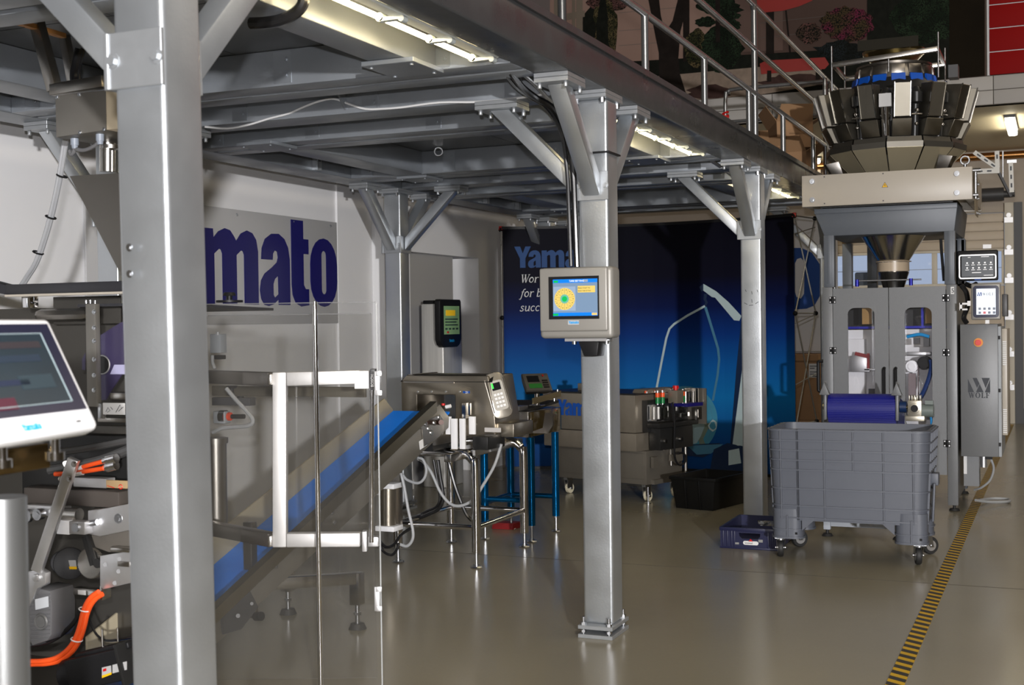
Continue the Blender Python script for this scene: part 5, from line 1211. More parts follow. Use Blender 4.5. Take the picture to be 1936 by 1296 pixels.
for poly in ([(0, .93), (0, 0), (.27, 0)], [(.21, 1), (.40, 1), (.52, .60), (.41, .30)], [(.53, .58), (.70, 0), (.36, 0)], [(.62, 1), (.99, 1), (.80, .28)], [(1, .92), (1, 0), (.76, 0)]):
    m.prism([GRID(u, v) for u, v in poly], (-.0015, 0, 0))
m.build('logo_mark', INKD, cab)
SER = {
 'W': [[(0, 1), (.28, 1), (.45, .35), (.52, .62), (.44, 1), (.68, 1), (.86, .38), (.97, 1), (1.15, 1), (1.15, .95), (1.05, .93), (.82, 0), (.74, 0), (.56, .50), (.42, 0), (.33, 0), (.07, .93), (0, .95)]],
 'L': [[(0, 1), (.42, 1), (.42, .95), (.32, .93), (.32, .07), (.52, .07), (.66, .3), (.70, .3), (.68, 0), (0, 0), (0, .05), (.1, .07), (.1, .93), (0, .95)]],
 'F': [[(0, 1), (.72, 1), (.72, .75), (.68, .75), (.56, .93), (.32, .93), (.32, .55), (.44, .55), (.5, .66), (.54, .66), (.54, .36), (.5, .36), (.44, .47), (.32, .47), (.32, .07), (.42, .05), (.42, 0), (0, 0), (0, .05), (.1, .07), (.1, .93), (0, .95)]],
}
def wolf(origin, xd, yd, h, mt, parent, th=.0015):
    m = MB(); xd, yd = V(xd).normalized(), V(yd).normalized(); nz = xd.cross(yd); O = V(origin)
    for ch, x0 in (('W', 0), ('O', 1.22), ('L', 2.22), ('F', 3.0)):
        if ch == 'O':
            o_ = [(x0+.43+.43*math.cos(a), .5+.52*math.sin(a)) for a in [i*math.pi/12 for i in range(24)]]; i_ = [(x0+.43+.21*math.cos(a), .5+.44*math.sin(a)) for a in [i*math.pi/12 for i in range(24)]]
            m.ring2([O+xd*(u*h)+yd*(v*h) for u, v in o_], [O+xd*(u*h)+yd*(v*h) for u, v in i_], nz*th)
        else:
            for pl in SER[ch]: m.prism([O+xd*((x0+u)*h)+yd*(v*h) for u, v in pl], nz*th)
    return m.build('lettering', mt, parent)
wolf((FX+.0025, .692, .938), (0, -1, 0), (0, 0, 1), .0445, INKD, cab)
# pipes and filter below the cabinet
m = MB(); m.box(FX+.12, FX+.30, .62, .74, .20, .456); m.build('lower_box', MACH, wm); m = MB(); m.box(FX+.118, FX+.1195, .715, .74, .30, .456); m.build('white_label', TEXTW, wm)
m = MB(); m.cyl((FX+.4, .60, .33), (FX+.4, .60, .41), .028); m.cyl((FX+.4, .60, .41), (FX+.4, .60, .455), .03); m.build('air_regulator', ALU, wm)
m = MB(); m.box(FX+.36, FX+.44, .53, .58, .40, .45); m.build('regulator_knob', BLACK, wm)
m = MB(); m.tube([(FX+.4, .54, .40), (FX+.4, .52, .32), (FX+.42, .55, .22), (FX+.45, .62, .15), (FX+.5, .68, .12)], .010); m.tube([(FX+.3, .66, .06), (FX+.45, .55, .03), (FX+.6, .42, .02), (FX+.75, .42, .02), (FX+.75, .55, .02), (FX+.5, .66, .03)], .012); m.build('air_hose', CABLEG, wm)
# operator screens
def screen(y0, y1, z0, z1, x, name, lab, frame, parent):
    m = MB(); m.box(x, x+.05, y0, y1, z0, z1); b = m.build(name, frame, parent, .012, 3); label(b, lab); return b
s1 = screen(.452, .762, 1.892, 2.138, 10.98, 'operator_screen', 'dark touchscreen with rows of white icons', BLACK, wm)
m = MB(); yy0, yy1 = .462, .752
m.ring2([(10.9795, .607+a, 2.006+b) for a, b in rrect(.143, .098, .02)], [(10.9795, .607+a, 2.006+b) for a, b in rrect(.133, .088, .012)], (-.003, 0, 0)); m.build('bezel_trim', ALU, s1)
m = MB(); m.box(10.9772, 10.9792, .485, .728, 1.925, 2.095); m.build('lcd', mat('lcd_dark_grey', srgb(58, 62, 66), .3, emit=srgb(58, 62, 66), estr=.35), s1)
m = MB()
for r in range(2):
    for c in range(5): m.box(10.976, 10.977, .692-c*.045-.012, .692-c*.045, 2.03-r*.04, 2.042-r*.04); m.box(10.976, 10.977, .700-c*.045-.028, .700-c*.045, 2.018-r*.04, 2.022-r*.04)
m.box(10.976, 10.977, .58, .65, 1.955, 1.96); m.box(10.976, 10.977, .49, .56, 1.932, 1.936); m.box(10.976, 10.977, .66, .68, 2.08, 2.084); m.box(10.976, 10.977, .52, .58, 2.082, 2.086)
m.build('icons', mat('lcd_white', (.7, .7, .7, 1), .4, emit=(.8, .8, .8, 1), estr=.5), s1)
m = MB(); m.box(10.9785, 10.9795, .58, .63, 1.897, 1.905); m.build('blue_badge', YAML, s1)
s2 = screen(.432, .655, 1.575, 1.868, 10.93, 'machine_screen', 'white lit touchscreen with the maker name and app tiles', HMIG, wm)
m = MB(); m.prism([(10.929, .543+a, 1.722+b) for a, b in rrect(.098, .128, .025)], (-.003, 0, 0)); m.build('glass_front', mat('navy_glass', (.012, .015, .045, 1), .15, coat=.4), s2)
m = MB(); m.box(10.9235, 10.9255, .470, .615, 1.618, 1.825); sl = m.build('lcd', mat('lcd_bright', srgb(212, 222, 232), .4, emit=srgb(215, 226, 238), estr=.9), s2)
wolf((10.923, .570, 1.770), (0, -1, 0), (0, 0, 1), .024, mat('lcd_grey_text', srgb(150, 155, 165), .5), s2, .0006)
m = MB()
for poly in ([(0, .9), (0, 0), (.3, 0)], [(.2, 1), (.42, 1), (.7, 0), (.4, 0)], [(.62, 1), (1, 1), (1, 0), (.8, 0)]):
    m.prism([(10.923, .610-.036*u, 1.767+.03*v) for u, v in poly], (-.0006, 0, 0))
m.build('logo_mark', mat('lcd_mark', srgb(90, 110, 170), .5), s2)
for r in range(2):
    for c in range(4):
        m = MB(); m.box(10.9225, 10.9232, .600-c*.036-.02, .600-c*.036, 1.655-r*.032, 1.675-r*.032); m.build('app_tile', mat('tile_red', srgb(220, 110, 120), .5) if (r, c) == (1, 1) else mat('tile_grey', srgb(130, 138, 155), .5), s2)
m = MB(); m.box(10.94, 10.97, .66, .685, 1.69, 1.73); m.box(10.94, 10.98, .685, .74, 1.70, 1.715); m.box(10.94, 10.98, .685, .74, 1.655, 1.668); m.box(10.94, 10.98, .725, .745, 1.655, 1.715); m.box(10.95, 10.97, .52, .55, 1.545, 1.574); m.build('screen_arm', WHITEP, wm)
m = MB(); m.box(10.985, 11.2, .385, .425, 1.60, 1.78); m.build('side_handle_box', DARKG, wm, .006)
m = MB(); m.tube([(11.1, .74, 1.86), (11.08, .70, 1.8), (11.1, .69, 1.7), (11.08, .72, 1.6), (11.1, .70, 1.55)], .02); m.tube([(11.1, .70, 1.87), (11.05, .66, 1.85), (11.08, .62, 1.87)], .02); m.build('cable_loom', HOSE, wm)
# discharge belt at the foot of the machine
fd = thing('discharge_conveyor', (10.2, 1.4, 0), 'short blue discharge conveyor with bearing arms and a gearmotor, behind the grey cart', 'conveyor')
m = MB(); m.cyl((10.42, 1.18, .885), (10.42, 1.70, .885), .118, n=40); m.prism([(10.42, 1.18, 1.003), (10.95, 1.18, .90), (10.95, 1.18, .72), (10.42, 1.18, .767)], (0, .52, 0)); m.build('belt', DRUMB, fd)
m = MB()
for k in range(26):
    a = k*2*math.pi/52+.9; c = V((10.42-.1185*math.sin(a), 0, .885+.1185*math.cos(a))); m.bar(c+V((0, 1.182, 0)), c+V((0, 1.698, 0)), .004, .004)
o = m.build('belt_links', DRUMB, fd); o['kind'] = 'stuff'
for y in (1.155, 1.705):
    m = MB(); m.prism([(10.36, y, .86), (10.30, y, .80), (10.30, y, 1.0), (10.33, y, 1.105), (10.42, y, 1.02), (10.42, y, .86)], (0, .022, 0)); m.prism([(10.26, y-.03, 1.0), (10.26, y+.05, 1.0), (10.26, y+.01, 1.10)], (.07, 0, 0)); m.build('bearing_arm', MACH, fd, .003)
m = MB(); m.cyl((10.36, 1.05, .905), (10.36, 1.18, .905), .012); m.cyl((10.36, 1.70, .905), (10.36, 1.74, .905), .03); m.build('shaft', STEELWARM, fd)
m = MB(); m.cyl((10.36, 1.10, .905), (10.36, 1.15, .905), .045); m.build('blue_bearing', mat('bearing_blue', srgb(12, 40, 80), .4), fd)
GB = mat('gearbox_metal', (.45, .42, .35, 1), .35, .8)
m = MB(); m.box(10.30, 10.42, .985, 1.085, .84, .96); m.cyl((10.29, 1.035, .90), (10.30, 1.035, .90), .04); 
for k in range(5): m.box(10.31, 10.41, .992+k*.02, .999+k*.02, .96, 1.0)
m.cyl((10.36, 1.035, .96), (10.36, 1.035, .985), .03); m.box(10.31, 10.41, .965, 1.105, .80, .84); g = m.build('gearbox', GB, fd, .002)
m = MB(); m.cyl((10.285, 1.035, .90), (10.2895, 1.035, .90), .028); m.build('bore', BLACK, g)
m = MB(); m.cyl((10.36, .90, .88), (10.36, .985, .88), .05, n=18); m.box(10.32, 10.36, .90, .96, .93, .96); m.build('motor', mat('motor_green_grey', (.15, .18, .17, 1), .4), fd)
m = MB(); m.box(9.54, 9.59, 1.56, 1.61, .05, .30); m.box(9.54, 9.59, 1.055, 1.105, .05, .30); m.box(9.545, 9.585, 1.106, 1.559, .075, .125); m.box(9.56, 9.6, 1.1, 1.56, .15, .18); m.box(9.58, 10.3, 1.57, 1.6, .28, .30); m.box(9.58, 10.3, 1.07, 1.1, .28, .30)
m.build('frame', mat('light_frame_paint', (.42, .45, .50, 1), .4), fd, .004)
m = MB(); m.box(9.595, 9.605, 1.1, 1.56, .12, .3); m.build('front_sheet', MACH, fd)
m = MB()
for y in (1.27, 1.40): m.cyl((9.545, y, .1), (9.54, y, .1), .012)
m.build('frame_screws', BOLT, fd)
for (x, y) in ((9.565, 1.585), (9.565, 1.08), (10.2, 1.08), (10.2, 1.585)):
    m = MB(); m.cyl((x, y, .002), (x, y, .02), .042, .03, n=18); m.cyl((x, y, .02), (x, y, .08 if x < 10 else .28), .011); m.build('foot', RUBBER, fd)

# ================================================================== MULTIHEAD WEIGHER on top
wh = thing('multihead_weigher', (11.7, 1.32, 2.55), 'shiny round multihead weigher of many steel hoppers on a cream frame above the bagging machine', 'weigher')
m = MB(); m.box(11.0, 11.06, .643, 2.008, 2.553, 2.818); b = m.build('front_beam', CREAM, wh, .004)
m = MB(); m.box(12.30, 12.36, .643, 2.008, 2.553, 2.818); m.build('rear_beam', CREAM, wh, .004)
for y in (.645, 1.946):
    m = MB(); m.box(11.061, 12.299, y, y+.06, 2.56, 2.81); m.build('side_beam', CREAM, wh, .004)
m = MB()
for y in (1.92, .76):
    for z in (2.61, 2.765): m.cyl((11.0, y, z), (10.985, y, z), .022, n=16); m.cyl((10.985, y, z), (10.975, y, z), .013, n=6)
m.build('beam_bolts', BOLT, b)
m = MB()
for y in (1.82, 1.34): 
    for z in (2.575, 2.80): m.cyl((11.0, y, z), (10.997, y, z), .006, n=8)
m.build('small_screws', DARKG, b)
A_ = onX(1673, 350, 10.9985)
m = MB(); m.prism([(10.9995, A_.y+p, A_.z+q) for p, q in ((-.026, -.020), (.026, -.020), (0, .025))], (-.001, 0, 0)); wt = m.build('warning_triangle', INKD, b)
m = MB(); m.prism([(10.998, A_.y+p, A_.z+q) for p, q in ((-.021, -.0175), (.021, -.0175), (0, .019))], (-.001, 0, 0)); m.build('warning_yellow', YEL, wh)
m = MB(); m.prism([(10.9965, A_.y+p, A_.z+q) for p, q in ((.002, .010), (-.006, -.002), (-.001, -.002), (-.004, -.013), (.006, -.001), (.001, -.001))], (-.001, 0, 0)); m.build('bolt_symbol', INKD, wh)
m = MB(); m.box(11.1, 12.25, .80, 1.87, 2.545, 2.60); m.lathe([(.46, 2.56), (.44, 2.82)], (11.68, 1.32, 0), 24); m.build('lower_hood', BLACKM, wh)
m = MB(); m.torus((11.05, .70, 2.875), (1, 0, 0), .033, .008); m.cyl((11.05, .70, 2.818), (11.05, .70, 2.845), .012); m.build('lifting_eye', BOLT, wh)
# corner plates at the right side
m = MB(); m.prism([(11.10, .642, 2.80), (11.65, .642, 2.76), (11.65, .642, 2.45), (11.30, .642, 2.45)], (0, -.006, 0)); m.build('side_plate', mat('tan_plate', (.32, .26, .17, 1), .4, .5), wh)
m = MB()
for x, z in ((11.2, 2.77), (11.5, 2.72), (11.5, 2.60), (11.62, 2.48), (11.4, 2.47)): m.bolt((x, .636, z), (0, -1, 0), .012, .02)
m.cyl((11.05, .62, 2.56), (11.05, .62, 2.80), .012); m.cyl((11.05, .64, 2.79), (11.05, .58, 2.79), .018); m.cyl((11.05, .64, 2.59), (11.05, .60, 2.59), .018); m.build('side_bolts', BOLT, wh)
WC = V((11.68, 1.32, 0))
def pol(r, a, z): return WC+V((-r*math.cos(a), r*math.sin(a), z))
MIR = mat('mirror_steel', (.27, .25, .21, 1), .42, 1, .12, 6); MIRD = mat('mirror_dark', (.15, .14, .12, 1), .5, .9)
NH = 14
m = MB(); m.lathe([(.36, 3.08), (.42, 3.25), (.42, 3.55), (.34, 3.66)], WC, 28); core = m.build('core_body', BLACKM, wh)
for k in range(NH):
    a = 2*math.pi*k/NH-.21
    da = math.pi/NH*.62
    t_ = V((math.sin(a), math.cos(a), 0)); ra = V((-math.cos(a), math.sin(a), 0))
    def P(r, s, z): return WC+ra*r+t_*s+V((0, 0, z))
    hw = .064
    m = MB(); m.hexa([P(.46, -hw, 3.28), P(.615, -hw, 3.275), P(.615, hw, 3.275), P(.46, hw, 3.28)], [P(.52, -hw, 3.565), P(.69, -hw, 3.545), P(.69, hw, 3.545), P(.52, hw, 3.565)]); h = m.build('feed_hopper', MIR, wh, .003, 1)
    m = MB()
    for s in (-1, 1): m.hexa([P(.612, s*hw-.003, 3.272), P(.622, s*hw-.003, 3.272), P(.622, s*hw+.003, 3.272), P(.612, s*hw+.003, 3.272)], [P(.687, s*hw-.003, 3.55), P(.697, s*hw-.003, 3.55), P(.697, s*hw+.003, 3.55), P(.687, s*hw+.003, 3.55)])
    m.build('bright_edge', INOXB, h)
    hw2 = .078
    m = MB(); m.hexa([P(.45, -hw2*.9, 3.13), P(.56, -hw2, 3.125), P(.56, hw2, 3.125), P(.45, hw2*.9, 3.13)], [P(.47, -hw2, 3.262), P(.625, -hw2, 3.258), P(.625, hw2, 3.258), P(.47, hw2, 3.262)]); m.build('weigh_hopper', MIR, wh, .003, 1)
    a2 = a+math.pi/NH
    m = MB(); m.cyl(pol(.50, a2, 3.12), pol(.53, a2, 3.40), .032, n=12); q = pol(.55, a2, 3.46); m.lathe([(.0, 3.38), (.05, 3.40), (.055, 3.48), (.02, 3.53)], WC+(q-WC)*1.0-V((0, 0, q.z)), 12); m.build('actuator', BLACKM, wh)
    m = MB(); m.sph(pol(.57, a2, 3.33), .02); m.sph(pol(.55, a2, 3.22), .016); m.cyl(pol(.56, a2-.08, 3.30), pol(.56, a2+.08, 3.30), .008); m.build('linkage', CHROME, wh)
m = MB(); q = pol(.60, .012, 3.43); m.box(q.x-.01, q.x+.09, q.y-.05, q.y+.05, 3.365, 3.475); m.build('white_box', mat('box_grey_white', (.52, .52, .52, 1), .4), wh)
m = MB(); q = pol(.585, .012, 3.43); m.cyl((q.x, q.y, 3.12), (q.x, q.y, 3.36), .032, .04); m.build('steel_cylinder', CHROME, wh)
# collating skirt of steel panels
NS = 12
for k in range(NS):
    a0_, a1_ = 2*math.pi*k/NS+.02, 2*math.pi*(k+1)/NS-.004
    m = MB(); P4 = [pol(.38, a0_, 2.83), pol(.38, a1_, 2.83), pol(.585, a1_, 3.03), pol(.585, a0_, 3.03)]; m.prism(P4, (0, 0, -.004)); sk = m.build('chute_panel', mat('chute_steel', (.48, .42, .29, 1), .4, .55, .08, 5), wh)  # golden base colour carries the warm reflection on the steel
    m = MB(); P4 = [pol(.585, a0_, 3.035), pol(.585, a1_, 3.035), pol(.560, a1_, 3.12), pol(.560, a0_, 3.12)]; m.prism(P4, (.004, 0, 0)); m.build('skirt_band', MIRD, sk)
    m = MB(); P4 = [pol(.592, a0_, 3.028), pol(.592, a1_, 3.028), pol(.596, a1_, 3.075), pol(.596, a0_, 3.075)]; m.prism(P4, (.003, 0, 0)); m.build('band_strip', MIRD, sk)
for a in (1.15, -1.0):
    m = MB(); t_ = V((math.sin(a), math.cos(a), 0)); m.hexa([pol(.46, a, 2.82)-t_*.06, pol(.54, a, 2.82)-t_*.02, pol(.54, a, 2.82)+t_*.02, pol(.46, a, 2.82)+t_*.06], [pol(.52, a, 2.97)-t_*.08, pol(.62, a, 2.95)-t_*.03, pol(.62, a, 2.95)+t_*.03, pol(.52, a, 2.97)+t_*.08]); m.build('bracket_bin', INOXD, wh, .003)
# blue feeder ring, drives and top
for k in range(NH):
    a = 2*math.pi*k/NH-.21; t_ = V((math.sin(a), math.cos(a), 0)); hw = .058
    m = MB(); m.hexa([pol(.335, a, 3.625)-t_*hw, pol(.36, a, 3.625)-t_*hw, pol(.36, a, 3.625)+t_*hw, pol(.335, a, 3.625)+t_*hw], [pol(.335, a, 3.685)-t_*hw, pol(.35, a, 3.685)-t_*hw, pol(.35, a, 3.685)+t_*hw, pol(.335, a, 3.685)+t_*hw]); m.build('feeder_band', mat('feeder_blue', srgb(4, 78, 178), .45), wh)
    m = MB(); m.hexa([pol(.26, a, 3.69)-t_*hw*.8, pol(.335, a, 3.69)-t_*hw, pol(.335, a, 3.69)+t_*hw, pol(.26, a, 3.69)+t_*hw*.8], [pol(.26, a, 3.77)-t_*hw*.8, pol(.325, a, 3.77)-t_*hw, pol(.325, a, 3.77)+t_*hw, pol(.26, a, 3.77)+t_*hw*.8]); m.build('feeder_drive', INOXD, wh, .003)
m = MB(); m.lathe([(.0, 3.62), (.33, 3.62), (.33, 3.70), (.30, 3.78), (.32, 3.782), (.32, 3.80), (.0, 3.80)], WC, 28); m.build('drive_housing', INOXD, wh)
m = MB(); m.lathe([(.12, 3.80), (.20, 3.83), (.265, 3.89), (.268, 3.915)], WC+V((0, .0, .02)), 32); m.build('top_dish', STEELWARM, wh)
m = MB(); m.box(11.35, 11.36, 1.085, 1.585, 3.90, 3.99); m.build('top_screen_plate', mat('olive_plate', (.018, .016, .011, 1), .6, 0, spec=.1), wh)
m = MB()
for (y, z) in ((1.79, 3.84), (.93, 3.89)): pass
m.bar((11.35, 1.80, 3.80), (11.35, .93, 3.86), .04, .04); m.bar((12.05, 1.80, 3.80), (12.05, .93, 3.86), .04, .04); m.box(11.35, 12.05, 1.78, 1.81, 3.79, 3.82); m.box(11.35, 12.05, .92, .95, 3.85, 3.88); m.build('top_frame', INOX, wh, .003)
m = MB()
for (x, y, z0, z1) in ((11.35, 1.805, 3.58, 3.965), (11.35, .925, 3.62, 4.0), (12.05, 1.80, 3.58, 3.95), (12.05, .925, 3.62, 4.0), (11.36, 1.33, 3.62, 3.85)): m.cyl((x, y, z0), (x, y, z1), .008)
m.build('frame_rods', BOLT, wh)
m = MB(); m.box(11.8, 11.95, .80, .88, 3.69, 3.80); m.build('control_box', DARKG, wh)
# unistrut bracket on the back right
us = thing('strut_channel_frame', (11.3, .55, 2.7), 'perforated strut channels forming a bracket to the right of the cream weigher frame', 'bracket')
def strut(px0, py0, px1, py1, x, w=.045):
    a, b = onX(px0, py0, x), onX(px1, py1, x); m = MB(); m.bar(a, b, w, .03, (1, 0, 0)); o = m.build('channel', mat('dull_zinc', (.36, .35, .32, 1), .5, .4), us)
    m = MB(); dn = (b-a); L = dn.length; k = .03
    while k < L-.05: m.bar(a+dn*(k/L)+V((-.017, 0, 0)), a+dn*((k+.035)/L)+V((-.017, 0, 0)), .012, .004, (1, 0, 0)); k += .07
    m.build('slots', INKD, o)
strut(1842, 288, 1888, 320, 11.30, .036); strut(1885, 286, 1886, 318, 11.34, .036); strut(1842, 325, 1890, 323, 11.26, .042); strut(1911, 308, 1913, 364, 11.36, .036)
m = MB(); a, b = onX(1896, 286, 11.34), onX(1896, 338, 11.34); m.cyl(a, b, .007); m.bar(onX(1904, 306, 11.36), onX(1922, 305, 11.36), .02, .025); m.build('threaded_rod', ALU, us)
m = MB(); m.bar(onX(1888, 326, 11.32), onX(1911, 372, 11.36), .02, .02); m.build('dark_arm', DARKG, us)
# ================================================================== TOUCHSCREEN on the middle column
hm = thing('touchscreen_terminal', (6.03, 2.2, 1.50), 'grey touchscreen terminal showing a yellow wheel, mounted on the middle column', 'screen')
hx = 5.97
m = MB(); m.box(hx+.012, 6.11, 2.02, 2.408, 1.52, 1.875); b = m.build('casing', HMIG, hm, .022, 4)
m = MB(); m.box(hx, hx+.03, 2.042, 2.402, 1.555, 1.872); fr = m.build('front_frame', HMIG, hm, .010, 3)
A, B = onX(1037, 524, hx-.002), onX(1133, 603, hx-.002)
m = MB(); m.box(hx-.003, hx-.0005, B.y, A.y, B.z, A.z); m.build('screen_border', BLACK, hm)
A, B = onX(1045, 529, hx-.004), onX(1130, 597, hx-.004)
def lcd(n, c, e=.62): return MATS[n] if n in MATS else mat(n, tuple(q*.4 for q in srgb(*c)[:3])+(1,), .35, emit=srgb(*c), estr=e)
yy = lambda u: A.y+(B.y-A.y)*u
zz = lambda v: A.z+(B.z-A.z)*v
sx = hx-.0036
def srect(nm, u0, v0, u1, v1, mt, lay): m = MB(); m.box(sx-.0004*lay-.0003, sx-.0004*lay, yy(u1), yy(u0), zz(v1), zz(v0)); return m.build(nm, mt, scr)
m = MB(); m.box(hx-.0036, hx-.0031, yy(1), yy(0), zz(1), zz(0)); scr = m.build('screen', lcd('lcd_grey_blue', (122, 148, 178)), hm)
srect('title_bar', 0, 0, 1, .10, lcd('lcd_blue', (0, 130, 245)), 1); srect('bottom_bar', 0, .91, 1, 1, lcd('lcd_blue', 0), 1)
srect('key', .02, .03, .12, .09, lcd('lcd_green', (0, 190, 90)), 2); srect('key', 0, .93, .12, .99, lcd('lcd_green', 0), 2); srect('key', .69, .02, .79, .085, lcd('lcd_lgrey', (150, 165, 185)), 2); srect('key', .87, .92, .99, .985, lcd('lcd_pale', (240, 205, 120)), 2)
srect('chart_panel', .01, .20, .51, .86, lcd('lcd_panel', (150, 172, 200)), 1)
srect('message_box', .56, .19, .95, .37, lcd('lcd_yellow2', (235, 205, 110)), 1)
def disc(nm, u, v, r, mt, lay, r0=0):
    cy, cz = yy(u), zz(v); m = MB(); x = sx-.0004*lay
    P = [(x, cy+r*math.cos(a), cz+r*math.sin(a)) for a in [i*math.pi/20 for i in range(40)]]
    m.prism(P, (-.0003, 0, 0)); return m.build(nm, mt, scr)
H_ = A.z-B.z
disc('wheel', .265, .535, H_*.30, lcd('lcd_yellow2', 0), 2); disc('wheel_ring', .265, .535, H_*.125, lcd('lcd_teal', (110, 185, 165)), 4); disc('wheel_hub', .265, .535, H_*.075, lcd('lcd_green', 0), 5)
m = MB()
for k in range(14):
    a = 2*math.pi*k/14+.22; c = V((sx-.0013, yy(.265), zz(.535))); dv = V((0, math.cos(a), math.sin(a)))
    m.bar(c+dv*H_*.13, c+dv*H_*.30, .0007, .0004, (1, 0, 0))
    q = c+V((-.0002, 0, 0))+V((0, math.cos(a+.22), math.sin(a+.22)))*H_*.25; m.box(q.x-.0002, q.x+.0002, q.y-.003, q.y+.003, q.z-.0015, q.z+.0015)
m.build('wheel_sectors', mat('lcd_ink', srgb(90, 85, 50), .5), scr)
text('TARE SETTING', (sx-.001, yy(.37), zz(.075)), (0, -1, 0), (0, 0, 1), .012, mat('lcd_white', (.7, .7, .7, 1)), hm, 'title', .01)
text('PRESS START TO', (sx-.001, yy(.57), zz(.265)), (0, -1, 0), (0, 0, 1), .0085, MATS['lcd_ink'], hm, 'message', .015)
text('BEGIN TARE SETTING', (sx-.001, yy(.57), zz(.34)), (0, -1, 0), (0, 0, 1), .0085, MATS['lcd_ink'], hm, 'message', .015, .82)
lp = onX(1074, 613, hx); m = MB(); m.box(hx-.0015, hx-.0003, lp.y-.058, lp.y, lp.z-.004, lp.z+.018); m.build('badge_plate', mat('badge_grey', (.42, .42, .42, 1), .4), hm)
wordmark((hx-.0018, lp.y-.004, lp.z+.001), (0, -1, 0), (0, 0, 1), .0105, YAMC, hm, 'wordmark', .0006)
m = MB(); m.box(6.0, 6.11, 2.06, 2.28, 1.505, 1.519); m.build('mount_plate', ALU, hm)
m = MB()
for y in (2.07, 2.12, 2.24): m.cyl((6.03, y, 1.49), (6.03, y, 1.505), .012)
m.cyl((6.03, 2.04, 1.51), (6.03, 2.10, 1.51), .008); m.build('mount_bolts', BOLT, hm)
m = MB(); m.hexa([(6.0, 2.11, 1.43), (6.11, 2.11, 1.43), (6.11, 2.18, 1.43), (6.0, 2.18, 1.43)], [(6.0, 2.10, 1.504), (6.11, 2.10, 1.504), (6.11, 2.21, 1.504), (6.0, 2.21, 1.504)]); m.build('clamp_block', BLACK, hm, .006)

# ================================================================== cables on the platform and the middle column
HX = 6.09
hz = [onX(948, 100, 5.35), onX(962, 130, 5.5), onX(985, 162, 5.75), onX(1012, 184, 5.95), onX(1045, 205, 6.04), onX(1072, 250, 6.07), onX(1083, 320, HX), onX(1087, 400, HX), onX(1091, 505, HX)]
m = MB(); m.tube(hz, .0165, n=10)
tag(m.build('corrugated_hose', HOSE), 'black corrugated hose running from the batten lamp down the middle column to the touchscreen', 'hose')
m = MB(); m.tube([q+V((-.012, .028, .004)) for q in hz], .011, n=8)
tag(m.build('thin_hose', HOSE), 'thin black hose beside the corrugated one on the middle column', 'hose')
m = MB(); p = [onX(a, b, 6.13) for a, b in ((388, 240), (430, 243), (470, 236), (510, 224), (545, 215), (575, 202), (605, 191), (632, 187), (660, 197), (690, 206), (720, 206), (760, 203), (830, 194), (900, 193), (960, 188), (1030, 178))]
m.tube(p, .0065, n=6, sub=4); tag(m.build('white_cable', CABLEW), 'white cable swagging along the face of a cross beam under the platform', 'cable')
m = MB(); m.tube([onY(985, 136, 2.4), onY(1010, 158, 2.4), onY(1042, 193, 2.4)], .011, n=10, smooth=False); m.tube([onY(977, 122, 2.4), onY(985, 138, 2.4)], .006)
tag(m.build('conduit', ALU), 'grey rigid conduit running from the near batten lamp toward the middle column', 'conduit')
m = MB(); m.tube([onY(1330, 288, 2.4), onY(1345, 303, 2.4), onY(1375, 325, 2.4), onY(1395, 340, 2.4)], .014, n=8)
tag(m.build('conduit', ALU), 'grey cable conduit leaving the second batten lamp toward the third column', 'conduit')
m = MB(); m.tube([onX(474, 44, 4.0), onX(500, 43, 4.0), onX(530, 38, 4.0), onX(556, 26, 4.0), onX(572, 8, 4.0), onX(576, -20, 4.0)], .022, n=10)
tag(m.build('black_hose', HOSE), 'thick black hose curving up beside the cream lit joist at the top', 'hose')
m = MB(); m.box(6.10, 6.29, 2.07, 2.26, 2.450, 2.458)
tag(m.build('cable_strap', BLACK), 'thin black strap round the upper shaft of the middle column', 'strap')

# ================================================================== HOPPER, junction box and frame under the platform (left)
hp = thing('product_hopper', (4.4, 3.6, 1.75), 'dark sheet steel hopper hanging from a bracket frame behind the near column', 'hopper')
SHEET = mat('grey_brown_sheet', (.20, .185, .165, 1), .36, .9, .08, 5)
xh = 4.2
a, b_, c_, d_ = onX(134, 333, xh), onX(300, 322, xh), onX(300, 640, xh), onX(232, 522, xh)
m = MB(); m.prism([a, b_, c_, d_], (.012, 0, 0)); m.prism([a, d_, d_+V((.35, -.1, 0)), a+V((.5, 0, 0))], (0, .006, 0)); m.build('hopper_wall', SHEET, hp)
m = MB(); m.bar(onX(68, 36, 4.3), onX(104, 172, 4.3), .05, .05, (1, 0, 0)); m.bar(onX(100, 171, 4.3), onX(200, 155, 4.3), .05, .05, (1, 0, 0)); m.bar(onX(120, 60, 4.6), onX(140, 165, 4.6), .04, .04, (1, 0, 0)); m.build('hanger_frame', INOXD, hp, .004)
m = MB(); m.cyl(onX(204, 255, 4.35), onX(204, 325, 4.35), .035); m.box(4.3, 4.4, onX(222, 0, 4.35).y, onX(195, 0, 4.35).y, onX(200, 262, 4.35).z, onX(200, 253, 4.35).z); m.cyl(onX(209, 275, 4.30), onX(209, 282, 4.30), .045); m.cyl(onX(212, 285, 4.30), onX(212, 325, 4.30), .014); m.build('hanger_rods', INOX, hp)
jb = thing('junction_box', (4.15, 3.7, 2.4), 'brown grey sheet metal junction box with two cable glands, beside the near column', 'box')
A, B = onX(104, 180, 4.1), onX(222, 258, 4.1)
P0 = [onX(104, 181, 4.1), onX(200, 170, 4.1), onX(200, 246, 4.1), onX(106, 260, 4.1)]
q = V((.30, -.085, 0))
m = MB(); m.prism(P0, (.30, -.0, 0)); m.build('body', mat('junction_sheet', (.21, .198, .178, 1), .42, .6, .08, 6), jb, .003)
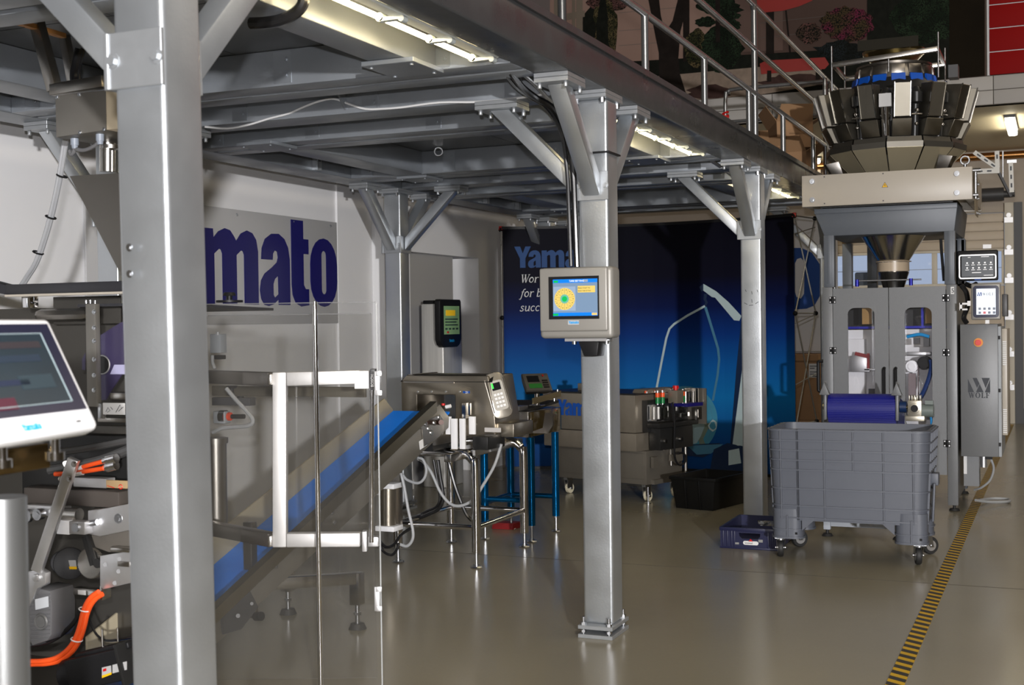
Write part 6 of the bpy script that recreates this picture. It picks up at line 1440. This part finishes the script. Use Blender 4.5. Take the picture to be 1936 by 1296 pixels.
m = MB(); m.box(4.098, 4.41, P0[1].y-.12, P0[1].y-.001, P0[2].z, P0[1].z); m.build('side_face', mat('painted_lit_sheet', (.66, .56, .40, 1), .45, .2), jb, .003)  # lit side of the box put into a lighter tan colour
m = MB()
for px, py in ((150, 179), (151, 251), (197, 245), (108, 184)): m.bolt(onX(px, py, 4.1), (-1, 0, 0), .005, .004)
m.build('lid_screws', BOLT, jb)
for px, py in ((141, 262), (189, 254)):
    m = MB(); c = onX(px, py, 4.16); m.cyl(c, c+V((0, 0, -.028)), .017, n=12); m.cyl(c+V((0, 0, -.028)), c+V((0, 0, -.042)), .014, .011, n=12); m.build('cable_gland', mat('gland_grey', (.24, .27, .32, 1), .4), jb)
m = MB(); m.tube([onX(a, b, 4.16) for a, b in ((141, 272), (140, 285), (135, 292), (131, 285))], .008); m.tube([onX(a, b, 4.16) for a, b in ((189, 264), (180, 275), (160, 284), (142, 282))], .008)
m.build('gland_cable', mat('gland_cable_grey', (.12, .12, .125, 1), .4), jb)
m = MB(); m.tube([onX(a, b, 4.35) for a, b in ((126, 258), (121, 290), (113, 340), (100, 400), (86, 450), (70, 495), (52, 525), (38, 548))], .0115, n=10); m.tube([onX(a, b, 4.34) for a, b in ((122, 260), (117, 292), (109, 342), (96, 402), (82, 452), (66, 497), (48, 526), (34, 548))], .009, n=10)
tag(m.build('silver_cable_pair', mat('silver_cable', (.45, .46, .48, 1), .3, .4)), 'pair of silver grey cables hanging from the junction box down to the machine', 'cable')
m = MB()
for a, b in ((117, 333), (96, 411), (72, 478)):
    c = onX(a, b, 4.34); m.torus(c, V((0, -.4, 1)), .022, .004, 12, 5)
tag(m.build('cable_ties', BLACK), 'black cable ties round the hanging silver cable pair', 'cable tie')
m = MB(); m.tube([onX(a, b, 4.5) for a, b in ((150, 92), (145, 115), (140, 140), (141, 162))], .018); m.tube([onX(a, b, 4.52) for a, b in ((158, 92), (150, 120), (148, 160))], .012)
tag(m.build('black_hose', HOSE), 'short black hoses dropping into the hanger frame above the junction box', 'hose')
# orange edge strip up between the beams at the far left
m = MB(); m.bar(onZ(35, 42, 2.90), onZ(120, 68, 2.90), .03, .02); tag(m.build('timber_strip', mat('timber_orange', (.45, .20, .05, 1), .6)), 'orange brown timber strip between the platform beams at the upper left', 'strip')

# ================================================================== PACKAGING MACHINE (left foreground), seen past the near column
pm = thing('packaging_machine', (4.4, 3.8, 0), 'open packaging machine with orange cables, motors and purple film, left of the near column', 'machine')
xp = 4.2
def PB(nm, px0, py0, px1, py1, x, dd, mt, bev=.003, parent=None):
    m = MB(); pbox(m, px0, py0, px1, py1, x, dd); return m.build(nm, mt, parent or pm, bev)
TOPD = mat('dark_top_rail', (.035, .035, .04, 1), .4, .3)
m = MB(); m.box(xp, xp+.06, 3.36, 4.16, 1.752, 1.795); m.prism([(xp, 4.16, 1.795), (xp, 4.45, 1.86), (xp, 4.45, 1.80), (xp, 4.16, 1.752)], (.06, 0, 0)); m.build('top_rail', TOPD, pm, .004)
m = MB(); m.box(xp-.002, xp+.05, 3.36, 4.16, 1.742, 1.7515); m.build('cream_edge', CREAM, pm)
m = MB(); m.box(xp+.45, xp+.47, 3.62, 4.9, .05, 1.70); m.build('rear_panel', mat('rear_panel', (.085, .08, .072, 1), .45, .6), pm)
m = MB(); m.box(3.95, 5.2, 4.88, 4.95, .05, 1.7); m.build('side_panel', MATS['rear_panel'], pm)
m = MB(); m.box(3.9, 4.7, 3.5, 4.9, .02, .06); m.build('base_plate', mat('dark_base_plate', (.055, .05, .042, 1), .4, .3), pm)
for y in (4.82,):
    m = MB(); m.box(4.95, 5.01, y, y+.06, .06, 1.70); m.build('frame_post', INOXD, pm, .004)
PB('chrome_post', 40, 556, 57, 582, xp+.03, .05, CHROME)
PB('round_tube', 60, 585, 160, 607, xp+.2, .08, INOXD, .03)
PB('grey_plate', 100, 562, 228, 612, xp+.3, .01, MATS['rear_panel'])
r = PB('slotted_rail', 161, 575, 183, 770, xp-.02, .03, mat('dull_alu', (.22, .21, .19, 1), .5, .6))
m = MB()
for py in (590, 620, 645, 680, 710, 738): m.bolt(onX(178, py, xp-.02), (-1, 0, 0), .006, .008)
for px in (163, 171, 180): m.cyl(onX(px, 574, xp-.005), onX(px, 568, xp-.005), .005)
m.build('rail_bolts', BOLT, r)
m = MB()
hole = onX(194, 690, xp+.05)
P = [onX(a, b, xp+.05) for a, b in ((184, 638), (228, 610), (260, 600), (260, 700), (236, 700), (206, 745), (200, 757), (184, 757))]; m.prism(P, (.006, 0, 0)); fl = m.build('purple_film', PURPLE, pm)
m = MB(); m.cyl(hole+V((-.001, 0, 0)), hole+V((-.003, 0, 0)), .038, n=24); m.build('round_port', BLACKM, fl)
m = MB(); m.torus(hole+V((-.003, 0, 0)), (1, 0, 0), .039, .003, 24, 5); m.build('port_rim', ALU, fl)
m = MB(); P = [onX(a, b, xp+.046) for a, b in ((208, 708), (216, 690), (236, 690), (236, 708))]; m.prism(P, (.002, 0, 0)); m.build('pale_sticker', mat('sticker_lilac', srgb(170, 168, 200), .5), fl)
m = MB(); P = [onX(a, b, xp+.045) for a, b in ((155, 680), (161, 668), (161, 700), (155, 700))]; m.prism(P, (.002, 0, 0)); m.build('purple_film', PURPLE, pm)
PB('form_shoulder', 205, 742, 250, 758, xp+.02, .05, INOX, .01)
lb = PB('note_plate', 194, 762, 236, 785, xp-.02, .004, TEXTW)
m = MB()
for pts in (((200, 779), (204, 771), (208, 777), (203, 780)), ((219, 780), (227, 766), (230, 772), (224, 778), (233, 770)), ((209, 770), (213, 775))):
    m.tube([onX(a, b, xp-.022) for a, b in pts], .0012, n=5, smooth=False)
m.build('pen_sketch', INKD, lb)
PB('plate_clip', 184, 763, 195, 792, xp-.01, .02, BOLT)
PB('cross_bar', 184, 790, 250, 800, xp, .04, INOXD); PB('cross_bar', 170, 805, 250, 822, xp+.05, .04, MATS['rear_panel'])
m = MB(); m.tube([onX(a, b, xp+.1) for a, b in ((95, 890), (150, 880), (200, 868), (250, 848))], .022, n=10); m.tube([onX(a, b, xp+.05) for a, b in ((60, 858), (140, 852), (250, 832))], .016); m.build('dark_tube', mat('dark_hose_grey', (.06, .06, .06, 1), .35), pm)
PB('dark_housing', 40, 820, 250, 960, xp+.25, .2, BLACKM)
# orange cables with connectors
for (y0, y1, y2, k) in ((896, 886, 873, 0), (898, 893, 886, 1)):
    m = MB(); m.tube([onX(a, b, xp-.03-.01*k) for a, b in ((104, 897), (122, 896), (140, y0-6+3*k), (165, y1-5+3*k), (196, y2))], .0095, n=10); oc = m.build('orange_cable', ORANGE, pm)
    m = MB(); m.cyl(onX(140, y0-5+4*k, xp-.03-.01*k), onX(157, y1-2+3*k, xp-.03-.01*k), .0105, n=10); m.build('white_sleeve', WHITEP, oc)
    m = MB(); m.cyl(onX(196, y2, xp-.03), onX(203, y2-2, xp-.03), .013); m.cyl(onX(203, y2-2, xp-.03), onX(220, y2-6, xp-.03), .02); m.build('connector', CHROME, oc)
# slanted lever bar
m = MB(); m.bar(onX(140, 868, xp-.12), onX(70, 1080, xp-.12), .045, .03, (1, .3, 0)); lv = m.build('lever_bar', ALU, pm, .003)
m = MB()
for a, b in ((140, 878), (131, 906)): m.bolt(onX(a, b, xp-.14), (-1, 0, 0), .008)
for a, b in ((124, 877), (115, 906)): m.cyl(onX(a, b, xp-.08), onX(a, b, xp-.12), .011)
m.build('lever_bolts', INOXD, lv)
PB('sealing_beam', 44, 922, 225, 962, xp+.02, .10, mat('brown_beam', (.11, .095, .085, 1), .45, .5), .006)
PB('finned_block', 138, 903, 200, 924, xp+.04, .06, ALU)
p = PB('red_marked_plate', 200, 908, 240, 925, xp+.02, .01, mat('tan_label', (.36, .25, .13, 1), .5)); 
m = MB(); m.torus(onX(228, 921, xp+.018), (1, 0, 0), .009, .002, 14, 4); m.bar(onX(203, 919, xp+.018), onX(216, 923, xp+.018), .004, .002); m.build('red_print', RED, p)
PB('jaw_bar', 50, 955, 120, 978, xp-.02, .05, ALU); 
m = MB(); c = onX(79, 972, xp-.03); m.cyl(c, c+V((-.03, 0, 0)), .024, n=18); m.cyl(c+V((-.03, 0, 0)), c+V((-.034, 0, 0)), .014, n=6); c = onX(54, 975, xp-.03); m.cyl(c, c+V((-.02, 0, 0)), .03, n=18); m.build('jaw_bolt', BOLT, pm)
m = MB(); m.cyl(onX(110, 972, xp-.01), onX(150, 974, xp-.01), .028, n=18); m.build('round_shaft', INOX, pm)
PB('clamp_block', 106, 984, 130, 1012, xp-.05, .06, WHITEP); c2 = PB('clamp_block', 130, 986, 160, 1012, xp-.08, .05, ALU)
m = MB(); c = onX(145, 998, xp-.08); m.cyl(c, c+V((-.01, 0, 0)), .018, n=18); m.cyl(onX(160, 992, xp-.04), onX(184, 988, xp-.04), .013); m.build('ball_joint', BOLT, c2)
m = MB(); P = [onX(a, b, xp-.03) for a, b in ((166, 966), (188, 964), (260, 950), (260, 1000), (188, 1015), (166, 1010))]; m.prism(P, (.08, 0, 0)); bk = m.build('bearing_block', ALU, pm, .003)
m = MB(); m.bolt(onX(224, 981, xp-.03), (-1, 0, 0), .013, .012); c = onX(181, 989, xp-.032); m.cyl(c, c+V((.001, 0, 0)), .016, n=18); m.build('socket_screw', BOLT, bk)
m = MB(); P = [onX(a, b, xp+.02) for a, b in ((172, 1012), (260, 990), (260, 1045), (205, 1045), (180, 1036))]; m.prism(P, (.03, 0, 0)); m.build('cast_bracket', mat('cast_iron', (.16, .145, .125, 1), .5, .4), pm, .004)
# belt drive: motor, pulley, plate
m = MB(); m.cyl(onX(132, 1066, xp+.25), onX(132, 1066, xp+.02), .068, n=22); m.cyl(onX(118, 1064, xp+.27), onX(118, 1064, xp+.03), .05, n=16); mo = m.build('drive_motor', BLACK, pm, .004)
m = MB(); P = [onX(a, b, xp+.018) for a, b in ((127, 1060), (143, 1060), (145, 1077), (128, 1077))]; m.prism(P, (.001, 0, 0)); m.build('motor_label', mat('label_silver', (.42, .42, .42, 1), .5), mo)
m = MB(); P = [onX(a, b, xp+.016) for a, b in ((127.5, 1072), (144.5, 1072), (145, 1077), (128, 1077))]; m.prism(P, (.001, 0, 0)); m.build('yellow_stripe', YEL, mo)
m = MB(); c = onX(169, 1066, xp-.01); m.cyl(c, c+V((.02, 0, 0)), .062, n=36)
for k in range(36):
    a = k*math.pi/18; q = c+V((.0, .062*math.cos(a), .062*math.sin(a))); m.box(q.x, q.x+.02, q.y-.002, q.y+.002, q.z-.002, q.z+.002)
m.build('toothed_pulley', INOX, pm)
m = MB(); c2_ = onX(183, 1066, xp-.03); m.cyl(c2_, c2_+V((.03, 0, 0)), .02); m.bar(onX(158, 1015, xp-.02), onX(174, 1070, xp-.02), .016, .008, (1, 0, 0)); m.bar(onX(164, 1012, xp-.022), onX(181, 1068, xp-.022), .010, .008, (1, 0, 0)); m.build('timing_belt', RUBBER, pm)
m = MB(); P = [onX(a, b, xp-.04) for a, b in ((189, 1052), (260, 1040), (260, 1100), (195, 1115), (189, 1110))]; m.prism(P, (.012, 0, 0)); sp_ = m.build('side_plate', ALU, pm, .002)
m = MB()
for a, b in ((199, 1068), (226, 1058), (224, 1081), (217, 1103)): m.cyl(onX(a, b, xp-.04), onX(a, b, xp-.044), .009, n=12)
m.build('plate_screws', DARKG, sp_)
PB('jaw_pad', 222, 1062, 244, 1073, xp-.05, .01, INOXD, .001, sp_); PB('upper_clamp', 208, 1036, 244, 1046, xp-.06, .04, INOX)
PB('bottom_tray', 138, 1112, 195, 1130, xp-.01, .04, INOXD); PB('tray_label', 147, 1116, 162, 1126, xp-.012, .001, TEXTW); PB('tray_label', 166, 1118, 190, 1128, xp-.012, .001, mat('label_silver', (.42, .42, .42, 1), .5)); PB('tray_end', 188, 1108, 195, 1136, xp-.03, .05, INOX)
# gear unit with label
m = MB(); P = [onX(a, b, xp-.10) for a, b in ((54, 1120), (66, 1112), (94, 1118), (98, 1150), (97, 1200), (90, 1212), (60, 1222), (52, 1200))]; m.prism(P, (.14, 0, 0)); gu = m.build('gear_unit', mat('gear_grey', (.13, .13, .135, 1), .5, .2), pm, .006)
m = MB()
for k in range(12): m.bar(onX(56, 1128+k*7.5, xp-.103), onX(94, 1124+k*7.5, xp-.103), .004, .004, (1, 0, 0))
m.build('cooling_fins', MATS['gear_grey'], gu)
m = MB(); P = [onX(a, b, xp-.107) for a, b in ((66, 1134), (91, 1128), (92, 1148), (67, 1154))]; m.prism(P, (.001, 0, 0)); m.build('rating_label', mat('label_pale', (.5, .52, .55, 1), .5), gu)
m = MB(); c = onX(79, 1176, xp-.105); m.cyl(c, c+V((-.008, 0, 0)), .024, n=20); m.torus(c+V((-.004, 0, 0)), (1, 0, 0), .030, .006, 20, 5); m.build('shaft_cover', mat('cover_grey', (.15, .15, .15, 1), .4, .4), gu)
m = MB(); P = [onX(a, b, xp-.12) for a, b in ((50, 1082), (74, 1076), (87, 1084), (86, 1106), (70, 1114), (56, 1146), (50, 1150))]; m.prism(P, (.03, 0, 0)); c = onX(72, 1092, xp-.12); m.cyl(c, c+V((-.02, 0, 0)), .016); m.build('pivot_bracket', ALU, pm, .004)
m = MB()
for k in (-1, 1): m.tube([onX(a+k*3.2, b+k*2.2, xp-.06+.004*k) for a, b in ((190, 1122), (178, 1130), (168, 1143), (161, 1160), (155, 1185), (147, 1208), (133, 1230), (110, 1247), (85, 1253), (60, 1254), (30, 1256))], .0115, n=10)
ob = m.build('orange_cable_bundle', ORANGE, pm)
m = MB()
for a, b in ((160, 1153), (145, 1210)): m.torus(onX(a, b, xp-.06), V((0, -.3, 1)), .023, .003, 14, 5)
m.build('cable_tie', WHITEP, ob)
m = MB(); m.tube([onX(a, b, xp-.02) for a, b in ((153, 1150), (145, 1170), (128, 1190), (105, 1208), (80, 1218), (50, 1222))], .010); m.tube([onX(a, b, xp+.05) for a, b in ((166, 1160), (172, 1180), (185, 1203), (205, 1212), (250, 1206))], .005); m.build('black_cable', HOSE, pm)
# servo motor at the bottom
a, b = onX(150, 1272, xp-.05), onX(255, 1248, xp-.05)
m = MB(); m.bar(a, b, .15, .13, (0, 0, 1)); m.cyl(a+(a-b)*.22, a, .068, n=20); m.bar(a+(b-a)*.05+V((0, 0, .068)), b+V((0, 0, .068)), .08, .03); sm = m.build('servo_motor', BLACK, pm, .008, 3)
nx = V((-1, 0, 0)); e = (b-a).normalized()
m = MB(); m.bar(b-e*.01, b+e*.006, .19, .17, (0, 0, 1)); m.build('motor_flange', BLACKM, sm, .004)
lx = xp-.05-.076
m = MB(); P = [onX(a_, b_, lx) for a_, b_ in ((193, 1263), (210, 1259), (211, 1276), (193, 1282))]; m.prism(P, (-.0015, 0, 0)); P = [onX(a_, b_, lx) for a_, b_ in ((213, 1258), (240, 1251), (240, 1267), (213, 1274))]; m.prism(P, (-.0015, 0, 0)); m.build('motor_labels', MATS['label_silver'], sm)
m = MB(); P = [onX(a_, b_, lx-.002) for a_, b_ in ((193, 1278), (211, 1272), (211, 1276), (193, 1283))]; m.prism(P, (-.001, 0, 0)); m.build('yellow_stripe', YEL, sm)
m = MB(); P = [onX(a_, b_, lx-.002) for a_, b_ in ((195, 1266), (201, 1264), (201, 1269), (195, 1271))]; m.prism(P, (-.001, 0, 0)); m.build('red_print', RED, sm)
m = MB(); m.cyl(onX(194, 1237, xp-.05), onX(196, 1262, xp-.05), .012, .02); m.cyl(onX(194, 1237, xp-.05), onX(193, 1190, xp-.05), .005); m.cyl(onX(222, 1188, xp-.05), onX(223, 1214, xp-.05), .004); m.build('motor_lead', INOX, pm)
# parts seen to the right of the near column, through the guards
xr = 4.95
g = PB('grey_valve', 396, 632, 417, 668, xr, .05, mat('valve_grey', (.30, .32, .34, 1), .4), .004)
m = MB(); m.tube([onX(a, b, xr) for a, b in ((402, 672), (402, 685), (406, 698))], .008); m.cyl(onX(412, 628, xr), onX(412, 634, xr), .008); m.build('valve_hose', CABLEG, g)
PB('valve_block', 404, 672, 418, 680, xr, .04, BLACK)
PB('black_clamp', 400, 752, 472, 768, xr, .05, DARKG); m = MB(); c = onX(438, 730, xr+.02); m.cyl(c, c+V((0, 0, -.012)), .028, .02); m.cyl(c+V((0, 0, -.012)), c+V((0, 0, -.05)), .010); m.cyl(onX(455, 750, xr+.02), onX(455, 756, xr+.02), .016); m.build('star_knob', BLACK, pm)
PB('pressure_body', 402, 778, 425, 802, xr, .05, MATS['valve_grey'], .006); m = MB(); c = onX(428, 788, xr+.02); m.cyl(c+V((0, .03, 0)), c, .03, n=20); m.build('regulator_ring', CHROME, pm)
m = MB(); c = onX(436, 788, xr+.02); m.cyl(c+V((0, .012, 0)), c, .02); m.build('red_ring', mat('orange_red', srgb(225, 70, 30), .4), pm)
m = MB(); m.cyl(onX(438, 788, xr+.02), onX(462, 788, xr+.02), .011); m.build('black_grip', BLACK, pm)
m = MB(); m.tube([onX(a, b, xr-.02) for a, b in ((428, 735), (445, 755), (468, 780), (478, 795), (470, 805), (440, 808), (420, 810), (402, 818))], .010); m.build('grey_hose', CABLEG, pm)
m = MB(); m.cyl(onX(408, 832, xr+.05), onX(410, 990, xr+.05), .05, n=20); m.cyl(onX(408, 838, xr+.05), onX(408, 828, xr+.05), .058, n=20); m.build('grey_cylinder', INOXD, pm)
PB('cream_plate', 400, 730, 690, 752, xr+.55, .02, mat('olive_sheet', (.19, .17, .13, 1), .45, .5))
m = MB(); m.prism([(4.35, 3.42, 1.695), (5.13, 3.42, 1.675), (5.13, 3.9, 1.675), (4.35, 3.9, 1.695)], (0, 0, .012)); m.build('turntable_plate', TOPD, pm)
m = MB(); m.cyl((4.78, 3.42, 1.71), (4.78, 3.42, 1.72), .06, n=20); m.cyl((4.78, 3.42, 1.72), (4.78, 3.42, 1.745), .014); m.cyl((4.78, 3.42, 1.74), (4.78, 3.42, 1.755), .03, .024); m.build('top_knob', BLACK, pm)

# ================================================================== GUARD DOORS
gd = thing('guard_door', tuple(onD(600, 1000, 5.3)*1.0), 'clear acrylic guard door with a white square-tube frame and chrome rod, right of the near column', 'guard door')
gd.location.z = 0
D1 = 5.28
rH = V((RI.x, RI.y, 0)).normalized(); fH = V((FW.x, FW.y, 0)).normalized()
def slab(px0, px1, zt, zb, D, th, mt, nm):
    a, b = onD(px0, 700, D), onD(px1, 700, D); a.z = b.z = 0
    m = MB(); z0, z1 = V((0, 0, zb)), V((0, 0, zt)); m.hexa([a+z0, b+z0, b+fH*th+z0, a+fH*th+z0], [a+z1, b+z1, b+fH*th+z1, a+fH*th+z1]); return m.build(nm, mt, gd)
slab(300, 714, 1.693, .07, D1, .008, PANE1, 'acrylic_pane')
p2 = slab(330, 704, 1.648, .07, D1+.25, .006, PANE2, 'acrylic_pane')
EDGE = mat('acrylic_edge', (.10, .10, .10, 1), .3)
def vbar(px, z0, z1, D, w, mt, nm, dd=.01):
    a = onD(px, 700, D); a.z = 0; m = MB(); m.bar(a+V((0, 0, z0)), a+V((0, 0, z1)), dd, w, rH); return m.build(nm, mt, gd)
vbar(714, .07, 1.69, D1, .005, mat('acrylic_edge_light', (.32, .33, .33, 1), .25), 'pane_edge')
def hbar(px0, px1, z, D, h, mt, nm, dd=.009):
    a, b = onD(px0, 700, D), onD(px1, 700, D); a.z = b.z = z; m = MB(); m.bar(a, b, dd, h); return m.build(nm, mt, gd)
hbar(395, 712, 1.695, D1, .003, EDGE, 'pane_edge'); hbar(395, 703, 1.650, D1+.25, .004, EDGE, 'pane_edge')
m = MB(); a = onD(597, 700, D1-.03); a.z = .05; m.cyl(a, V((a.x, a.y, 1.70)), .0105, n=14); m.build('chrome_rod', CHROME, gd)
FRM = mat('satin_steel_frame', (.60, .59, .58, 1), .5, .75, .05, 10)
Df = 5.42
def fp(px, py): return onD(px, py, Df)
s = .058
c1, c2, c3, c4 = fp(530, 717), fp(682, 713), fp(530, 1021), fp(682, 1020)
m = MB(); m.bar(c1+V((0, 0, .029)), V((c3.x, c3.y, c3.z-.029)), s*.9, s, rH); m.build('frame_tube', FRM, gd, .004)
m = MB(); m.bar(c1+rH*.03, c2, s*.9, s); m.build('frame_tube', FRM, gd, .004)
m = MB(); m.bar(c3+rH*.03, c4, s*.9, s); m.build('frame_tube', FRM, gd, .004)
ld = V((.36, .93, 0)).normalized()
for c in (c1, c3):
    m = MB(); m.bar(c-rH*.03, c-rH*.03+ld*1.0, s*.9, s); m.build('rear_tube', INOXD, gd, .004)
    m = MB(); m.bar(c-rH*.045-fH*.02, c-rH*.028-fH*.02, .05, s*.8); m.build('tube_cap', INOX, gd, .004)
m = MB(); q = fp(685, 717); m.bar(q+V((0, 0, .035)), q-V((0, 0, .04)), .06, .06, rH); m.build('hinge_block', WHITEP, gd, .002)
q = fp(706, 718); m = MB(); m.bar(q+V((0, 0, .045)), q-V((0, 0, .045)), .06, .022, rH); sw = m.build('switch_block', DARKG, gd, .002)
text('BOSCH', q-fH*.031-V((0, 0, .03))+rH*.004, V((0, 0, 1)), -rH, .016, TEXTW, gd, 'switch_print', .01)
q = fp(690, 1022); m = MB(); m.bar(q+V((0, 0, .04)), q-V((0, 0, .045)), .05, .02, rH); m.bar(q+rH*.015-V((0, 0, .005)), q+rH*.06-V((0, 0, .005)), .04, .04); m.build('hinge_block', ALU, gd, .002)
m = MB(); a, b = onD(703, 738, 5.35), onD(702, 1026, 5.35); m.cyl(a, b, .0105, n=14); m.build('chrome_rod', CHROME, gd)
for py in (1133, 725):
    q = onD(713, py, D1-.012); m = MB(); m.bar(q+V((0, 0, .05)), q-V((0, 0, .05)), .012, .022, rH); 
    for s_ in (-.04, .04): m.bar(q+V((0, 0, s_))-rH*.004, q+V((0, 0, s_))+rH*.02, .016, .022); 
    m.build('hinge_clip', ALU, gd, .002)

# ================================================================== OPERATOR PANEL at the left edge
op = thing('operator_panel', (2.05, 2.04, 0), 'white framed tilted touchscreen on a silver post at the left edge, out of focus', 'screen')
cbr = V((2.138, 1.861, 1.392)); wv_ = V((.988, .153, 0)).normalized(); nh = V((wv_.y, -wv_.x, 0)); tl_ = math.radians(27)
uv = V((0, 0, 1))*math.cos(tl_)-nh*math.sin(tl_); nv = nh*math.cos(tl_)+V((0, 0, 1))*math.sin(tl_)
T = Matrix((wv_, uv, nv)).transposed().to_4x4(); T.translation = cbr
WB, HB = .44, .262
m = MB(T); m.box(-WB, 0, -.0, HB, -.045, 0); cs = m.build('casing', WHITEP, op, .014, 4)
m = MB(T); m.box(-WB+.02, -.020, .045, HB-.016, .0005, .002); m.build('screen_border', mat('navy_border', (.008, .010, .03, 1), .2), op)
m = MB(T); m.box(-WB+.05, -.062, .066, HB-.040, .0022, .003); sc2 = m.build('screen', mat('dark_teal_screen', srgb(18, 34, 44), .22, 0, .35, 9, emit=srgb(24, 46, 60), estr=.2), op)
m = MB(T); m.ring2([(-WB+.048, .0645, .0022), (-.0605, .0645, .0022), (-.0605, HB-.0385, .0022), (-WB+.048, HB-.0385, .0022)], [(-WB+.05, .066, .0022), (-.062, .066, .0022), (-.062, HB-.04, .0022), (-WB+.05, HB-.04, .0022)], (0, 0, .002)); m.build('screen_rim', mat('rim_grey', (.30, .38, .40, 1), .4), op)
for (u0, v0, u1, v1, c) in ((-.22, .19, -.08, .205, (40, 36, 44)), (-.25, .16, -.10, .175, (22, 40, 58)), (-.30, .11, -.17, .122, (20, 34, 60)), (-.33, .06, -.24, .085, (70, 24, 44)), (-.2, .10, -.09, .13, (34, 52, 62))):
    m = MB(T); m.box(u0, u1, v0, v1, .0032, .0036); m.build('faint_field', mat('field_%d_%d_%d' % c, srgb(*c), .3), sc2)
wordmark(T @ V((-.255, .014, .0008)), wv_, uv, .012, YAMC, op, 'wordmark', .0006)
m = MB(T); m.box(-.075, -.06, .018, .022, .0005, .0012); m.build('status_light', DARKG, op)
po = onD(4, 1000, 2.8)
m = MB(); m.cyl((po.x, po.y, 0), (po.x, po.y, 1.235), .053, n=32); m.build('post', mat('silver_post', (.20, .205, .205, 1), .36, .75), op)
m = MB(); m.cyl((po.x, po.y, .0), (po.x, po.y, .012), .12, n=32); m.build('foot_plate', PLATE, op)
k0, k1 = onD(-60, 880, 2.75), onD(80, 858, 2.85)
m = MB(); m.bar(k0, k1, .10, .055); m.cyl(k1+V((0, 0, -.0)), k1+(k1-k0).normalized()*.01, .022, n=16); m.build('bronze_arm', mat('bronze_steel', (.16, .11, .05, 1), .25, 1), op, .014, 4)
for (a, b, D) in ((104, 848, 2.72), (4, 862, 2.62)):
    q = onD(a, b, D); m = MB(); m.cyl(q+V((0, 0, -.02)), q+V((0, 0, .03)), .010, n=14); m.cyl(q+V((0, 0, -.025)), q+V((0, 0, -.008)), .020, n=20); m.build('clamp_screw', CHROME, op)

# ================================================================== last small things
m = MB(); q = onZ(958, 1000, 0); m.prism([q+V((-.06, .10, .002)), q+V((.05, .06, .002)), q+V((.08, -.09, .002)), q+V((-.05, -.07, .002))], (.02, 0, .045))
tag(m.build('red_wedge', mat('dull_red', srgb(120, 10, 14), .5)), 'red plastic wedge lying on the floor between the blue wrapped legs', 'wedge')
# pieces that stand apart inside one mesh become parts of their own
APART = ('hanger_frame', 'linkage', 'rail_support', 'beacon_cap', 'valve_fittings', 'frame_rods', 'guard_frames', 'hanger_rods', 'side_rail', 'blue_stud', 'orange_block', 'blue_air_line', 'bright_plate', 'leg_tube', 'guide_post', 'motor_flange', 'side_beam', 'side_shelf', 'timing_belt', 'threaded_rod', 'lever_bolts', 'socket_screw', 'plate_screws')
def split_apart(ob):
    me = ob.data; n = len(me.vertices); par = list(range(n))
    def find(i):
        while par[i] != i: par[i] = par[par[i]]; i = par[i]
        return i
    for e in me.edges:
        a, b = find(e.vertices[0]), find(e.vertices[1])
        if a != b: par[a] = b
    comp = {}
    for i in range(n): comp.setdefault(find(i), []).append(i)
    bb = []
    for c in comp.values():
        P = [me.vertices[i].co for i in c]
        bb.append([c, [min(p[k] for p in P)-.001 for k in range(3)], [max(p[k] for p in P)+.001 for k in range(3)]])
    done = False
    while not done:
        done = True
        for i in range(len(bb)):
            for j in range(i+1, len(bb)):
                A, B = bb[i], bb[j]
                if all(A[1][k] <= B[2][k] and B[1][k] <= A[2][k] for k in range(3)):
                    bb[i] = [A[0]+B[0], [min(A[1][k], B[1][k]) for k in range(3)], [max(A[2][k], B[2][k]) for k in range(3)]]; bb.pop(j); done = False; break
            if not done: break
    if len(bb) < 2: return
    base = ob.name.split('.')[0]; srcs = me
    for idx, (c, lo, hi) in enumerate(bb):
        keep = set(c); bm = bmesh.new(); bm.from_mesh(srcs); bm.verts.ensure_lookup_table()
        bmesh.ops.delete(bm, geom=[v for v in bm.verts if v.index not in keep], context='VERTS')
        m2 = bpy.data.meshes.new(base); bm.to_mesh(m2); bm.free()
        for mt in srcs.materials: m2.materials.append(mt)
        if idx == 0: ob.data = m2
        else:
            o = bpy.data.objects.new(base, m2); COL.objects.link(o); o.parent = ob.parent
for o in [o for o in COL.objects if o.type == 'MESH' and o.name.split('.')[0] in APART]:
    split_apart(o)
